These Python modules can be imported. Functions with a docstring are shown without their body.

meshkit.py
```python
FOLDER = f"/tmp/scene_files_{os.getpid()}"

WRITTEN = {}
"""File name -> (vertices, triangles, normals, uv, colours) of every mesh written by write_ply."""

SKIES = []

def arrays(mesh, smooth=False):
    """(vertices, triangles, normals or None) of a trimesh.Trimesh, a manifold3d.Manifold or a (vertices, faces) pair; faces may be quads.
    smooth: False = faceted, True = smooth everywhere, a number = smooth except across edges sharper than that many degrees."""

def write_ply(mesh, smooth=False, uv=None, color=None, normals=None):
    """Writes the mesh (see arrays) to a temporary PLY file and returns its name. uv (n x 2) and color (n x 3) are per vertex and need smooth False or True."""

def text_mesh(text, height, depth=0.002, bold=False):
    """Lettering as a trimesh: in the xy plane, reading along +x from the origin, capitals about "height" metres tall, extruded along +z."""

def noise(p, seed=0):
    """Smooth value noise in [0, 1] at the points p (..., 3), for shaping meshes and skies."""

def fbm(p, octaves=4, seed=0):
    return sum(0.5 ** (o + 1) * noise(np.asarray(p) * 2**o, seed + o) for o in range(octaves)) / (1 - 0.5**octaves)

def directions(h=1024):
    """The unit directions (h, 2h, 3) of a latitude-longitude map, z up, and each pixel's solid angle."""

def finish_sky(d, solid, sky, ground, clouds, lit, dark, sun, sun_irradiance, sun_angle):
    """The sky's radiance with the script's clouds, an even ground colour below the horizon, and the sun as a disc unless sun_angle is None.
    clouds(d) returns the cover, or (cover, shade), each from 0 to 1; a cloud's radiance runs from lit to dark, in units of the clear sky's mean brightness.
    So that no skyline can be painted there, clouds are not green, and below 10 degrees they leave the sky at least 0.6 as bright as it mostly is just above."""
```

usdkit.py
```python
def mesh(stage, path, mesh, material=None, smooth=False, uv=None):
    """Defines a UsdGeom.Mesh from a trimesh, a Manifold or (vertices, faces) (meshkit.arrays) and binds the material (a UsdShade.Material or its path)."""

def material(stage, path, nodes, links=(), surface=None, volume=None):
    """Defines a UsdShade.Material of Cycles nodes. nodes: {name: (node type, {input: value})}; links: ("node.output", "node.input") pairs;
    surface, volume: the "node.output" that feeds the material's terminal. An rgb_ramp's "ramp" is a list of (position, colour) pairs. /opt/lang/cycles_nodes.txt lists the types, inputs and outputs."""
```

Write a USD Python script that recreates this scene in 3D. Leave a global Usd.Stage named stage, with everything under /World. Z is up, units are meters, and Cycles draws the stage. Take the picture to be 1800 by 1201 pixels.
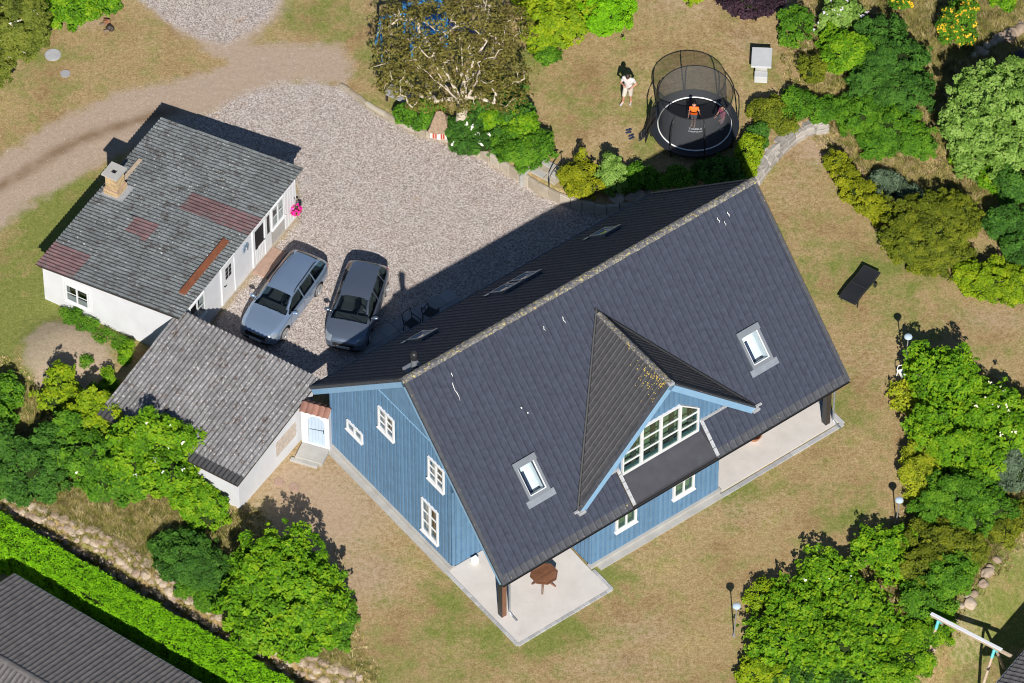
import math, random
import numpy as np
import trimesh, shapely
from shapely.geometry import Polygon, box as sbox, LineString
from scipy.interpolate import PchipInterpolator
import manifold3d
from manifold3d import Manifold
import usdkit, meshkit
from pxr import Usd, UsdGeom, UsdLux, UsdShade, Sdf, Gf, Vt

stage = Usd.Stage.CreateInMemory()
UsdGeom.SetStageUpAxis(stage, "Z")
UsdGeom.SetStageMetersPerUnit(stage, 1.0)
world = UsdGeom.Xform.Define(stage, "/World")
UsdGeom.Scope.Define(stage, "/World/Looks")
rng = np.random.default_rng(7)
random.seed(7)

# ---------------------------------------------------------------- camera
FPX, TILT = 11000.0, math.radians(48.7)          # focal length in photo pixels (1800 wide), downward tilt
DIST = FPX / 44.0
CA, SA = math.cos(TILT), math.sin(TILT)
CR, CF, CU = np.array([1., 0, 0]), np.array([0, CA, -SA]), np.array([0, SA, CA])
CPOS = -CF * DIST
cam = UsdGeom.Camera.Define(stage, "/World/camera")
cam.CreateHorizontalApertureAttr(36.0)
cam.CreateVerticalApertureAttr(36.0 * 683 / 1024)
cam.CreateFocalLengthAttr(36.0 * FPX / 1800)
cam.CreateClippingRangeAttr(Gf.Vec2f(1, 5000))
cam.CreateExposureAttr(0.45)
cam.AddTransformOp().Set(Gf.Matrix4d(*CR, 0, *CU, 0, *(-CF), 0, *CPOS, 1))

# ---------------------------------------------------------------- sun and sky
SUN_EL = math.radians(36.5)
SUN_H = np.array([0.06, -1.0]) / math.hypot(0.06, 1.0)
SUN = np.array([SUN_H[0] * math.cos(SUN_EL), SUN_H[1] * math.cos(SUN_EL), math.sin(SUN_EL)])
SUN_ROT = math.atan2(SUN[0], SUN[1])
dome = UsdLux.DomeLight.Define(stage, "/World/sky")
skym = usdkit.material(stage, "/World/Looks/sky_light", {
    "s": ("sky_texture", {"sky_type": "single_scattering", "sun_disc": False, "sun_elevation": SUN_EL, "sun_rotation": SUN_ROT, "air_density": 1.0, "aerosol_density": 0.1, "ozone_density": 3.0}),
    "b": ("background_shader", {"strength": 0.05})}, [("s.color", "b.color")], surface="b.background")
UsdShade.MaterialBindingAPI.Apply(dome.GetPrim()).Bind(skym)
dome.GetPrim().SetCustomDataByKey("kind", "structure")
sun = UsdLux.DistantLight.Define(stage, "/World/sun")
sun.CreateNormalizeAttr(True)
sun.CreateIntensityAttr(1.25)
sun.CreateAngleAttr(0.5)
sun.CreateColorAttr(Gf.Vec3f(1.0, 0.95, 0.87))
zl = SUN
xl = np.cross([0, 0, 1.], zl); xl /= np.linalg.norm(xl)
yl = np.cross(zl, xl)
sun.AddTransformOp().Set(Gf.Matrix4d(*xl, 0, *yl, 0, *zl, 0, 0, 0, 50, 1))

# ---------------------------------------------------------------- helpers
def pix(u, v, z=0.0):
    """The point of the horizontal plane at height z seen at photo pixel (u, v)."""
    d = CF + CR * (u - 900) / FPX - CU * (v - 600.5) / FPX
    return CPOS + d * ((z - CPOS[2]) / d[2])

USED = {}
def numbered(parent, name):
    k = (parent, name)
    n = USED.get(k, -1) + 1
    USED[k] = n
    return f"{parent}/{name}" + (f"_{n:03d}" if n else "")

def tag(p, label=None, cat=None, group=None, kind=None):
    p = p.GetPrim() if hasattr(p, "GetPrim") else p
    for k, v in (("label", label), ("category", cat), ("group", group), ("kind", kind)):
        if v: p.SetCustomDataByKey(k, v)
    return p

def thing(name, label, cat, loc=(0, 0, 0), rot=0.0, group=None, kind=None):
    x = UsdGeom.Xform.Define(stage, numbered("/World", name))
    x.AddTranslateOp().Set(Gf.Vec3d(*map(float, loc)))
    x.AddRotateZOp().Set(math.degrees(rot))
    return tag(x, label, cat, group, kind)

def part(name, m, mat, parent, smooth=False, label=None, kind=None):
    pp = "/World" if parent is None else str(parent.GetPath())
    p = usdkit.mesh(stage, numbered(pp, name), m, mat, smooth=smooth).GetPrim()
    return tag(p, label, kind=kind)

def copy_of(src, loc, rot=0.0, label=None, scale=None):
    was = src.GetCustomData()
    x = UsdGeom.Xform.Define(stage, numbered("/World", src.GetName().rstrip("0123456789").rstrip("_")))
    x.GetPrim().GetReferences().AddInternalReference(src.GetPath())
    x.GetPrim().SetInstanceable(True)
    x.ClearXformOpOrder()
    x.AddTranslateOp().Set(Gf.Vec3d(*map(float, loc)))
    x.AddRotateZOp().Set(math.degrees(rot))
    if scale: x.AddScaleOp().Set(Gf.Vec3f(*scale))
    return tag(x, label or was.get("label"), was.get("category"), was.get("group"))

class Frame:
    def __init__(s, x, y, yaw, z=0.0):
        s.o = np.array([x, y, z]); s.yaw = yaw
        s.a = np.array([math.cos(yaw), math.sin(yaw), 0]); s.b = np.array([-math.sin(yaw), math.cos(yaw), 0])
    def loc(s, P):
        q = np.asarray(P) - s.o
        return np.array([q @ s.a, q @ s.b, q[2]])
    def w(s, x, y, z=0.0): return s.o + x * s.a + y * s.b + np.array([0, 0, z])

cat_ = trimesh.util.concatenate
def bx(x0, x1, y0, y1, z0, z1):
    m = trimesh.creation.box((abs(x1 - x0), abs(y1 - y0), abs(z1 - z0)))
    m.apply_translation(((x0 + x1) / 2, (y0 + y1) / 2, (z0 + z1) / 2)); return m

def cbx(x0, x1, y0, y1, z0, z1, c=0.01):
    """box with chamfered edges"""
    x0, x1 = min(x0, x1), max(x0, x1); y0, y1 = min(y0, y1), max(y0, y1)
    pts = []
    for X, sx in ((x0, 1), (x1, -1)):
        for Y, sy in ((y0, 1), (y1, -1)):
            for Z, sz in ((z0, 1), (z1, -1)):
                pts += [(X + sx * c, Y + sy * c, Z), (X + sx * c, Y, Z + sz * c), (X, Y + sy * c, Z + sz * c)]
    return trimesh.convex.convex_hull(np.array(pts))

def cyl(p0, p1, r0, r1=None, sides=10, cap=True):
    p0, p1 = np.asarray(p0, float), np.asarray(p1, float)
    r1 = r0 if r1 is None else r1
    return tube([p0, p1], [r0, r1], sides, cap)

def tube(pts, radii, sides=8, cap=True):
    p = np.asarray(pts, float); n = len(p)
    t = np.gradient(p, axis=0) if n > 2 else np.repeat((p[1] - p[0])[None], 2, 0)
    t /= np.linalg.norm(t, axis=1, keepdims=True) + 1e-12
    a = np.cross(t, np.where(np.abs(t[:, 2:]) < 0.9, [[0, 0, 1.0]], [[1.0, 0, 0]]))
    a /= np.linalg.norm(a, axis=1, keepdims=True) + 1e-12
    b = np.cross(t, a); ang = np.arange(sides) * 2 * np.pi / sides
    r = np.broadcast_to(np.asarray(radii, float), (n,))
    v = p[:, None] + r[:, None, None] * (np.cos(ang)[None, :, None] * a[:, None] + np.sin(ang)[None, :, None] * b[:, None])
    i, j = np.meshgrid(np.arange(n - 1), np.arange(sides), indexing="ij")
    q = np.stack([i * sides + j, i * sides + (j + 1) % sides, (i + 1) * sides + (j + 1) % sides, (i + 1) * sides + j], -1).reshape(-1, 4)
    f = np.vstack([q[:, [0, 2, 1]], q[:, [0, 3, 2]]])
    v = v.reshape(-1, 3)
    if cap:
        nv = len(v); v = np.vstack([v, p[0], p[-1]])
        k = np.arange(sides)
        f = np.vstack([f, np.stack([np.full(sides, nv), k, (k + 1) % sides], 1), np.stack([np.full(sides, nv + 1), (n - 1) * sides + (k + 1) % sides, (n - 1) * sides + k], 1)])
    return trimesh.Trimesh(v, f, process=False)

def extr(poly, h, T):
    """shapely polygon extruded by h along local z, then mapped by 4x4 T"""
    ms = [trimesh.creation.extrude_polygon(g, h, engine="earcut") for g in getattr(poly, "geoms", [poly]) if g.area > 1e-5]
    m = cat_(ms) if len(ms) > 1 else ms[0]
    m.apply_transform(T); return m

def basis(o, ex, ey, ez):
    T = np.eye(4); T[:3, 0], T[:3, 1], T[:3, 2], T[:3, 3] = ex, ey, ez, o; return T

def stone(c, r, seed, flat=0.7, n=1, ang=0.0):
    m = trimesh.creation.icosphere(n)
    v = m.vertices * (1 + 0.35 * (meshkit.noise(m.vertices * 1.3 + seed * 7.1, seed)[:, None] - 0.5) * 2)
    r = np.broadcast_to(r, (3,))
    v = v * np.array([r[0], r[1], r[2] * flat])
    c_, s_ = math.cos(ang), math.sin(ang)
    v = np.stack([v[:, 0] * c_ - v[:, 1] * s_, v[:, 0] * s_ + v[:, 1] * c_, v[:, 2]], 1) + np.asarray(c)
    return trimesh.Trimesh(v, m.faces, process=False)

# ---------------------------------------------------------------- materials
MATS = {}
def raw(name, nodes, links, surf, **k):
    MATS[name] = usdkit.material(stage, f"/World/Looks/{name}", nodes, links, surface=surf, **k)
    return MATS[name]

def pm(name, col, rough=0.7, metal=0.0, var=0.12, scale=3.0, bump=0.0, bscale=30.0, rand=0.0, col2=None, spec=0.5, coat=0.0, specks=None, fine=0.0, island=0.0):
    """principled with low and fine noise variation; rand: per object variation; specks: (scale, threshold, colour)"""
    col = np.array(col, float)
    lo, hi = col * (1 - var), col * (1 + var)
    if col2 is not None: lo, hi = col, np.array(col2, float)
    N = {"g": ("geometry", {}), "n": ("noise_texture", {"scale": scale, "detail": 5.0, "roughness": 0.6}),
         "r": ("rgb_ramp", {"ramp": [(0.3, tuple(lo)), (0.7, tuple(hi))]}),
         "p": ("principled_bsdf", {"roughness": rough, "metallic": metal, "specular_ior_level": spec, "coat_weight": coat, "coat_roughness": 0.05})}
    L = [("g.position", "n.vector")]
    fac = "n.fac"
    if fine:
        N["n2"] = ("noise_texture", {"scale": scale * 14, "detail": 3.0, "roughness": 0.7})
        N["fm"] = ("math", {"math_type": "multiply_add", "value2": fine, "value3": -fine * 0.5}); N["fa"] = ("math", {"math_type": "add"})
        L += [("g.position", "n2.vector"), ("n2.fac", "fm.value1"), ("fm.value", "fa.value1"), (fac, "fa.value2")]; fac = "fa.value"
    if rand or island:
        a = rand or island
        N["oi"] = ("object_info", {})
        N["om"] = ("math", {"math_type": "multiply_add", "value2": a, "value3": -a * 0.5}); N["oa"] = ("math", {"math_type": "add"})
        L += [("oi.random" if rand else "g.random_per_island", "om.value1"), ("om.value", "oa.value1"), (fac, "oa.value2")]; fac = "oa.value"
    L.append((fac, "r.fac"))
    out = "r.color"
    for k, sp in enumerate(specks or []):
        sc, th, c = sp[:3]; w = sp[3] if len(sp) > 3 else 0.06
        N[f"sn{k}"] = ("noise_texture", {"scale": sc, "detail": 6.0, "roughness": 0.72})
        N[f"sr{k}"] = ("map_range", {"from_min": th, "from_max": th + w, "clamp": True})
        N[f"sm{k}"] = ("mix_color", {"b": c})
        L += [("g.position", f"sn{k}.vector"), (f"sn{k}.fac", f"sr{k}.value"), (f"sr{k}.result", f"sm{k}.fac"), (out, f"sm{k}.a")]
        out = f"sm{k}.result"
    L.append((out, "p.base_color"))
    if bump:
        N["bn"] = ("noise_texture", {"scale": bscale, "detail": 4.0}); N["b"] = ("bump", {"strength": bump, "distance": 0.02})
        L += [("g.position", "bn.vector"), ("bn.fac", "b.height"), ("b.normal", "p.normal")]
    return raw(name, N, L, "p.BSDF")

def leafmat(name, c, sun_c=None, trans=0.35, rough=0.55, spread=0.55, clump=2.2, src="tone"):
    """leaf: a tone per leaf and per spray (primvar tone), some light passing through"""
    c = np.array(c, float); d = c * (1 - spread); b = np.array(sun_c if sun_c is not None else c * (1 + spread), float)
    N = {"g": ("geometry", {}), "n": ("noise_texture", {"scale": clump, "detail": 3.0}),
         "m": ("math", {"math_type": "multiply_add", "value2": 0.7, "value3": -0.35}), "a": ("math", {"math_type": "add"}),
         "r": ("rgb_ramp", {"ramp": [(0.1, tuple(d)), (0.45, tuple(c)), (0.85, tuple(b))]}),
         "p": ("principled_bsdf", {"roughness": rough, "specular_ior_level": 0.2}), "t": ("translucent_bsdf", {}), "x": ("mix_closure", {"fac": trans})}
    if src == "tone": N["v"] = ("attribute", {"attribute": "tone"}); N["w"] = ("separate_color", {}); L = [("v.color", "w.color"), ("w.r", "a.value1")]
    else: N["v"] = ("object_info", {}); L = [("v.random", "a.value1")]
    L += [("g.position", "n.vector"), ("n.fac", "m.value1"), ("m.value", "a.value2"), ("a.value", "r.fac"),
          ("r.color", "p.base_color"), ("r.color", "t.color"), ("p.BSDF", "x.closure1"), ("t.BSDF", "x.closure2")]
    return raw(name, N, L, "x.closure")

def glassmat(name, tint=(0.5, 0.5, 0.5), base=0.03, rough=0.02):
    """pane: clear, tinted, mirroring more at a grazing angle (the same from both faces)"""
    return raw(name, {"t": ("transparent_bsdf", {"color": tint}), "g": ("glossy_bsdf", {"color": (1, 1, 1), "roughness": rough}), "lw": ("layer_weight", {"blend": 0.5}),
                      "pw": ("math", {"math_type": "power", "value2": 5.0}), "ma": ("math", {"math_type": "multiply_add", "value2": 0.9, "value3": base}), "x": ("mix_closure", {})},
               [("lw.facing", "pw.value1"), ("pw.value", "ma.value1"), ("ma.value", "x.fac"), ("t.BSDF", "x.closure1"), ("g.BSDF", "x.closure2")], "x.closure")

pm("white_wall", (0.56, 0.57, 0.60), 0.8, var=0.05, scale=1.5, bump=0.5, bscale=14, specks=[(2.2, 0.62, (0.46, 0.455, 0.44), 0.12)])
pm("white_paint", (0.62, 0.63, 0.65), 0.45, var=0.03)
pm("blue_board", (0.102, 0.200, 0.320), 0.6, var=0.10, scale=2.5, rand=0.35, fine=0.4)
pm("blue_wall", (0.085, 0.180, 0.30), 0.65, var=0.14, scale=2.5, fine=0.4)
pm("blue_trim", (0.20, 0.36, 0.54), 0.5, var=0.06)
pm("roof_tile", (0.040, 0.0465, 0.070), 0.75, var=0.22, scale=5.0, fine=0.5, bump=0.25, bscale=60, rand=0.0, spec=0.2, specks=[(9.0, 0.735, (0.22, 0.21, 0.17), 0.05)])
pm("roof_tile_lichen", (0.085, 0.085, 0.098), 0.7, var=0.25, scale=5.0, fine=0.5, specks=[(7.0, 0.5, (0.22, 0.21, 0.19), 0.10), (12.0, 0.56, (0.50, 0.42, 0.13), 0.06), (3.1, 0.62, (0.50, 0.34, 0.04), 0.05)])
pm("verge_tile", (0.048, 0.052, 0.064), 0.7, var=0.25, scale=5.0, specks=[(7.5, 0.635, (0.33, 0.26, 0.13), 0.05), (13.0, 0.68, (0.4, 0.38, 0.33), 0.05)])
pm("dormer_tile", (0.050, 0.049, 0.054), 0.6, var=0.25, scale=5.0, fine=0.6, bump=0.25, bscale=60, specks=[(9.0, 0.70, (0.26, 0.24, 0.20), 0.05)])
pm("neighbour_tile", (0.105, 0.098, 0.098), 0.6, var=0.3, scale=4.0, fine=0.7, bump=0.2, bscale=50)
pm("membrane", (0.05, 0.05, 0.062), 0.65, var=0.15, scale=2.0, fine=0.3)
pm("dark_metal", (0.03, 0.031, 0.034), 0.4, metal=0.3, var=0.1)
pm("zinc", (0.33, 0.36, 0.40), 0.45, metal=0.6, var=0.12, scale=4)
pm("lead_flashing", (0.42, 0.43, 0.45), 0.55, metal=0.3, var=0.25, scale=14)
pm("frame_grey", (0.20, 0.22, 0.25), 0.45, metal=0.3, var=0.06)
pm("concrete", (0.36, 0.35, 0.33), 0.85, var=0.12, scale=1.6, fine=0.5, bump=0.2, bscale=40)
pm("patio_concrete", (0.53, 0.50, 0.475), 0.85, var=0.08, scale=1.1, fine=0.35, bump=0.15, bscale=40, specks=[(1.3, 0.62, (0.40, 0.355, 0.325), 0.15), (5.0, 0.63, (0.42, 0.40, 0.37), 0.08)])
pm("border_stone", (0.36, 0.36, 0.37), 0.85, var=0.15, scale=3, rand=0.6, fine=0.4)
pm("slab_grey", (0.30, 0.30, 0.31), 0.85, var=0.12, scale=3, rand=0.5, fine=0.3)
pm("dark_wood", (0.035, 0.026, 0.02), 0.6, var=0.25, scale=6)
pm("brown_wood", (0.17, 0.075, 0.04), 0.55, var=0.25, scale=7, rand=0.4)
pm("pale_wood", (0.40, 0.32, 0.24), 0.7, var=0.15, scale=6)
pm("corrugated_grey", (0.115, 0.128, 0.135), 0.8, var=0.25, scale=1.6, fine=0.7, rand=0.25, bump=0.2, bscale=60,
   specks=[(2.2, 0.535, (0.058, 0.055, 0.054), 0.08), (6.0, 0.55, (0.06, 0.06, 0.06), 0.06), (11.0, 0.60, (0.45, 0.46, 0.45), 0.05)])
pm("corrugated_dark", (0.060, 0.062, 0.063), 0.85, var=0.3, scale=1.6, fine=0.7, rand=0.25, bump=0.2, bscale=60,
   specks=[(4.0, 0.52, (0.03, 0.028, 0.028), 0.10), (11.0, 0.61, (0.42, 0.43, 0.42), 0.05)])
pm("corrugated_red", (0.125, 0.072, 0.076), 0.85, var=0.3, scale=2.5, fine=0.7, rand=0.3, specks=[(3.0, 0.52, (0.10, 0.095, 0.098), 0.14), (9.0, 0.62, (0.3, 0.26, 0.26), 0.06)])
pm("corrugated_brown", (0.175, 0.172, 0.178), 0.85, var=0.25, scale=1.8, fine=0.7, rand=0.2, bump=0.2, bscale=60,
   specks=[(2.6, 0.55, (0.085, 0.062, 0.052), 0.10), (10.0, 0.57, (0.50, 0.49, 0.49), 0.05), (1.6, 0.66, (0.15, 0.07, 0.045), 0.06)])
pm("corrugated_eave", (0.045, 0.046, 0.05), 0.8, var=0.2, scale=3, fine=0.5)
pm("rust", (0.19, 0.065, 0.03), 0.75, var=0.25, scale=5, fine=0.4)
pm("yellow_brick", (0.40, 0.29, 0.16), 0.85, var=0.2, scale=6, rand=0.7, fine=0.3)
pm("red_tile", (0.20, 0.095, 0.07), 0.75, var=0.25, scale=5, rand=0.5)
pm("brick_patch", (0.42, 0.36, 0.31), 0.85, var=0.2, scale=7, fine=0.5)
pm("gate_blue", (0.38, 0.47, 0.58), 0.6, var=0.06, scale=3)
pm("boulder", (0.28, 0.21, 0.155), 0.85, var=0.2, scale=4, rand=1.1, fine=0.4, bump=0.3, bscale=20, col2=(0.41, 0.33, 0.255))
pm("wall_stone", (0.22, 0.205, 0.19), 0.85, scale=4, rand=0.8, fine=0.5, bump=0.3, bscale=20, col2=(0.33, 0.305, 0.28))
pm("kerb_stone", (0.30, 0.255, 0.195), 0.85, scale=3, rand=0.5, fine=0.5, bump=0.2, bscale=30, col2=(0.41, 0.365, 0.30))
pm("bark", (0.16, 0.12, 0.085), 0.9, var=0.25, scale=8, bump=0.4, bscale=20)
pm("pale_bark", (0.50, 0.43, 0.35), 0.85, var=0.2, scale=7, bump=0.3, bscale=20)
pm("birch_bark", (0.68, 0.62, 0.55), 0.8, var=0.15, scale=9)
pm("black_fabric", (0.012, 0.013, 0.016), 0.6, var=0.1)
pm("black_mat", (0.013, 0.014, 0.018), 0.6, var=0.1)
pm("pad_blue_black", (0.017, 0.020, 0.027), 0.5, var=0.15, scale=3)
pm("white_plastic", (0.78, 0.78, 0.76), 0.4, var=0.03)
pm("lamp_glass", (0.42, 0.52, 0.62), 0.2, var=0.03)
pm("pole_grey", (0.30, 0.31, 0.32), 0.5, metal=0.4, var=0.1)
pm("thatch", (0.25, 0.18, 0.125), 0.95, var=0.3, scale=10, fine=0.8, bump=0.5, bscale=50)
pm("red_paint", (0.42, 0.05, 0.03), 0.6)
pm("cream_paint", (0.60, 0.52, 0.40), 0.7)
pm("play_blue", (0.04, 0.27, 0.62), 0.45, var=0.08)
pm("play_dark_blue", (0.02, 0.05, 0.22), 0.5)
pm("teal_paint", (0.12, 0.50, 0.52), 0.6)
pm("beam_white", (0.60, 0.62, 0.65), 0.6, var=0.06)
pm("terracotta", (0.42, 0.20, 0.11), 0.8)
pm("shell_grey", (0.20, 0.27, 0.36), 0.5, metal=0.3)
pm("orange_lamp", (0.75, 0.32, 0.03), 0.6)
pm("curtain", (0.72, 0.70, 0.66), 0.8); pm("blind", (0.42, 0.42, 0.36), 0.8, var=0.3, scale=2.5); pm("curtain_brown", (0.30, 0.22, 0.16), 0.8, var=0.3, scale=5)
pm("interior_dark", (0.10, 0.09, 0.085), 0.8, var=0.4, scale=1.5)
pm("interior_white", (0.75, 0.77, 0.80), 0.6)
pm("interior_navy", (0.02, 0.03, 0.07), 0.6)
pm("bird_lime", (0.75, 0.75, 0.73), 0.8)
pm("petal_white", (0.85, 0.84, 0.80), 0.6); pm("petal_cream", (0.80, 0.74, 0.55), 0.6); pm("petal_yellow", (0.72, 0.42, 0.01), 0.6); pm("lichen_yellow", (0.50, 0.36, 0.07), 0.8, var=0.3, scale=9); pm("petal_pink", (0.75, 0.02, 0.30), 0.6); pm("petal_lilac", (0.62, 0.55, 0.66), 0.6)
pm("skin", (0.50, 0.25, 0.17), 0.5, var=0.06); pm("hair_dark", (0.03, 0.02, 0.016), 0.6); pm("hair_brown", (0.10, 0.055, 0.035), 0.6)
pm("shirt_white", (0.50, 0.475, 0.47), 0.8); pm("shirt_orange", (0.88, 0.14, 0.01), 0.7); pm("shirt_pink", (0.50, 0.11, 0.22), 0.7); pm("shorts_grey", (0.10, 0.12, 0.15), 0.8); pm("shorts_cream", (0.47, 0.43, 0.38), 0.8); pm("trousers_mauve", (0.30, 0.20, 0.24), 0.8)
pm("car_silver", (0.34, 0.46, 0.64), 0.28, metal=0.7, var=0.02, coat=0.6); pm("car_dark", (0.165, 0.205, 0.275), 0.28, metal=0.7, var=0.02, coat=0.7)
pm("tyre", (0.02, 0.02, 0.02), 0.8); pm("alloy", (0.60, 0.61, 0.63), 0.3, metal=0.8); pm("car_black", (0.012, 0.012, 0.014), 0.35); pm("seat_dark", (0.035, 0.035, 0.04), 0.8)
pm("headlamp", (0.36, 0.40, 0.45), 0.08, metal=0.5, coat=1.0); pm("tail_red", (0.40, 0.015, 0.02), 0.2, coat=1.0); pm("plate_white", (0.75, 0.75, 0.75), 0.4); pm("plate_ink", (0.02, 0.02, 0.03), 0.5); pm("chrome", (0.75, 0.76, 0.78), 0.12, metal=1.0)
pm("table_grey", (0.45, 0.46, 0.47), 0.8, var=0.08, scale=2, fine=0.3)
pm("cover_grey", (0.36, 0.36, 0.37), 0.85, var=0.12, scale=4, fine=0.4)
pm("mat_brown", (0.33, 0.22, 0.17), 0.85, var=0.15, scale=5, fine=0.4)
pm("net_print", (0.30, 0.32, 0.35), 0.7)
glassmat("window_glass", (0.80, 0.83, 0.83), .04); glassmat("green_glass", (0.66, 0.78, 0.71), .06); glassmat("skylight_glass", (0.90, 0.94, 0.95), .03); glassmat("car_glass", (0.62, 0.72, 0.72), .05)
raw("net", {"t": ("transparent_bsdf", {"color": (1, 1, 1)}), "d": ("diffuse_bsdf", {"color": (0.085, 0.09, 0.10)}), "x": ("mix_closure", {"fac": 0.52})}, [("t.BSDF", "x.closure1"), ("d.BSDF", "x.closure2")], "x.closure")

# foliage
LEAF_GAIN = 0.90
G = dict(
    lime=((0.215, 0.36, 0.008), (0.38, 0.46, 0.014)), bright=((0.130, 0.325, 0.008), (0.28, 0.44, 0.014)), mid=((0.085, 0.240, 0.012), (0.18, 0.36, 0.020)),
    dark=((0.054, 0.165, 0.018), (0.110, 0.260, 0.030)), olive=((0.145, 0.190, 0.012), (0.26, 0.29, 0.018)), gold=((0.24, 0.285, 0.009), (0.41, 0.42, 0.014)),
    brown=((0.165, 0.145, 0.030), (0.29, 0.265, 0.06)), purple=((0.025, 0.013, 0.023), (0.08, 0.04, 0.06)), grey=((0.12, 0.185, 0.105), (0.21, 0.29, 0.18)),
    pale=((0.19, 0.35, 0.05), (0.34, 0.50, 0.12)), hedge=((0.185, 0.47, 0.006), (0.30, 0.62, 0.010)), birch=((0.15, 0.20, 0.024), (0.26, 0.29, 0.045)), yolk=((0.33, 0.41, 0.018), (0.52, 0.53, 0.03)))
for k_, (c_, b_) in G.items(): leafmat("leaf_" + k_, np.array(c_) * LEAF_GAIN, np.array(b_) * LEAF_GAIN)
leafmat("grass_blade", (0.26, 0.28, 0.055), (0.48, 0.40, 0.15), trans=0.4, clump=1.2, src="object")
leafmat("dry_blade", (0.52, 0.41, 0.20), (0.66, 0.54, 0.30), trans=0.35, clump=1.0, src="object")
M = lambda n: MATS[n]
# ---------------------------------------------------------------- terrain
def PX(pts, z=0.0): return np.array([pix(u, v, z)[:2] for u, v in pts])

KERB_PX = [(598, 150), (622, 166), (645, 184), (668, 199), (700, 217), (740, 237), (790, 250), (830, 267), (870, 291), (905, 312), (940, 334), (985, 357), (1020, 368), (1062, 378), (1110, 372)]
KERB = PX(KERB_PX)
WALL_PX = [(1325, 316), (1338, 296), (1352, 276), (1372, 256), (1392, 238), (1418, 226), (1452, 217)]
WALL = PX(WALL_PX, 0.25)
terrace = Polygon(np.vstack([KERB, PX([(1150, 352)]), WALL, PX([(1490, 262), (1545, 300), (1650, 335), (1800, 340), (2300, 330), (2300, -700), (598, -700)])])).buffer(0)
BANK = PX([(-400, 640), (-60, 832), (0, 862), (100, 905), (165, 930), (210, 953), (270, 993), (325, 1024), (415, 1086), (530, 1143), (640, 1192), (800, 1290)])      # upper edge of the boulder bank
bank_low = Polygon(np.vstack([BANK, PX([(800, 2200), (-900, 2200), (-900, 660)])])).buffer(0)
BANK2 = PX([(2100, 700), (1840, 870), (1790, 940), (1740, 1010), (1700, 1060), (1650, 1105), (1600, 1150), (1545, 1215), (1480, 1330)])
bank2_low = Polygon(np.vstack([BANK2, PX([(1480, 2200), (2900, 2200), (2900, 700)])])).buffer(0)
MOUND = pix(112, 622)[:2]

def sstep(t): t = np.clip(t, 0, 1); return t * t * (3 - 2 * t)
def sdist(poly, x, y):
    P = shapely.points(x, y); d = shapely.distance(poly.exterior, P)
    return np.where(shapely.contains(poly, P), d, -d)
_tx0, _tx1 = KERB[0, 0], KERB[9, 0]
TERR = 0.5
def hgt(x, y):
    x, y = np.asarray(x, float), np.asarray(y, float)
    d = sdist(terrace, x, y)
    ramp = 0.12 + 0.88 * sstep((x - _tx0) / (_tx1 - _tx0))
    soft = sstep((x - WALL[-1, 0] + 0.3) / 1.5)                      # east of the stone wall it is a slope
    h = TERR * ramp * sstep((d + 0.02) / (0.16 + 2.6 * soft)) * sstep((x - _tx0) / 1.5)
    h = h - 1.0 * sstep((sdist(bank_low, x, y)) / 1.25)
    h = h - 0.9 * sstep((sdist(bank2_low, x, y)) / 1.6)
    r2 = ((x - MOUND[0]) / 1.55) ** 2 + ((y - MOUND[1]) / 1.65) ** 2
    h = h + 0.42 * np.exp(-r2 ** 1.6)
    return h
def hz(x, y): return float(hgt(np.array([x]), np.array([y]))[0])
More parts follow.
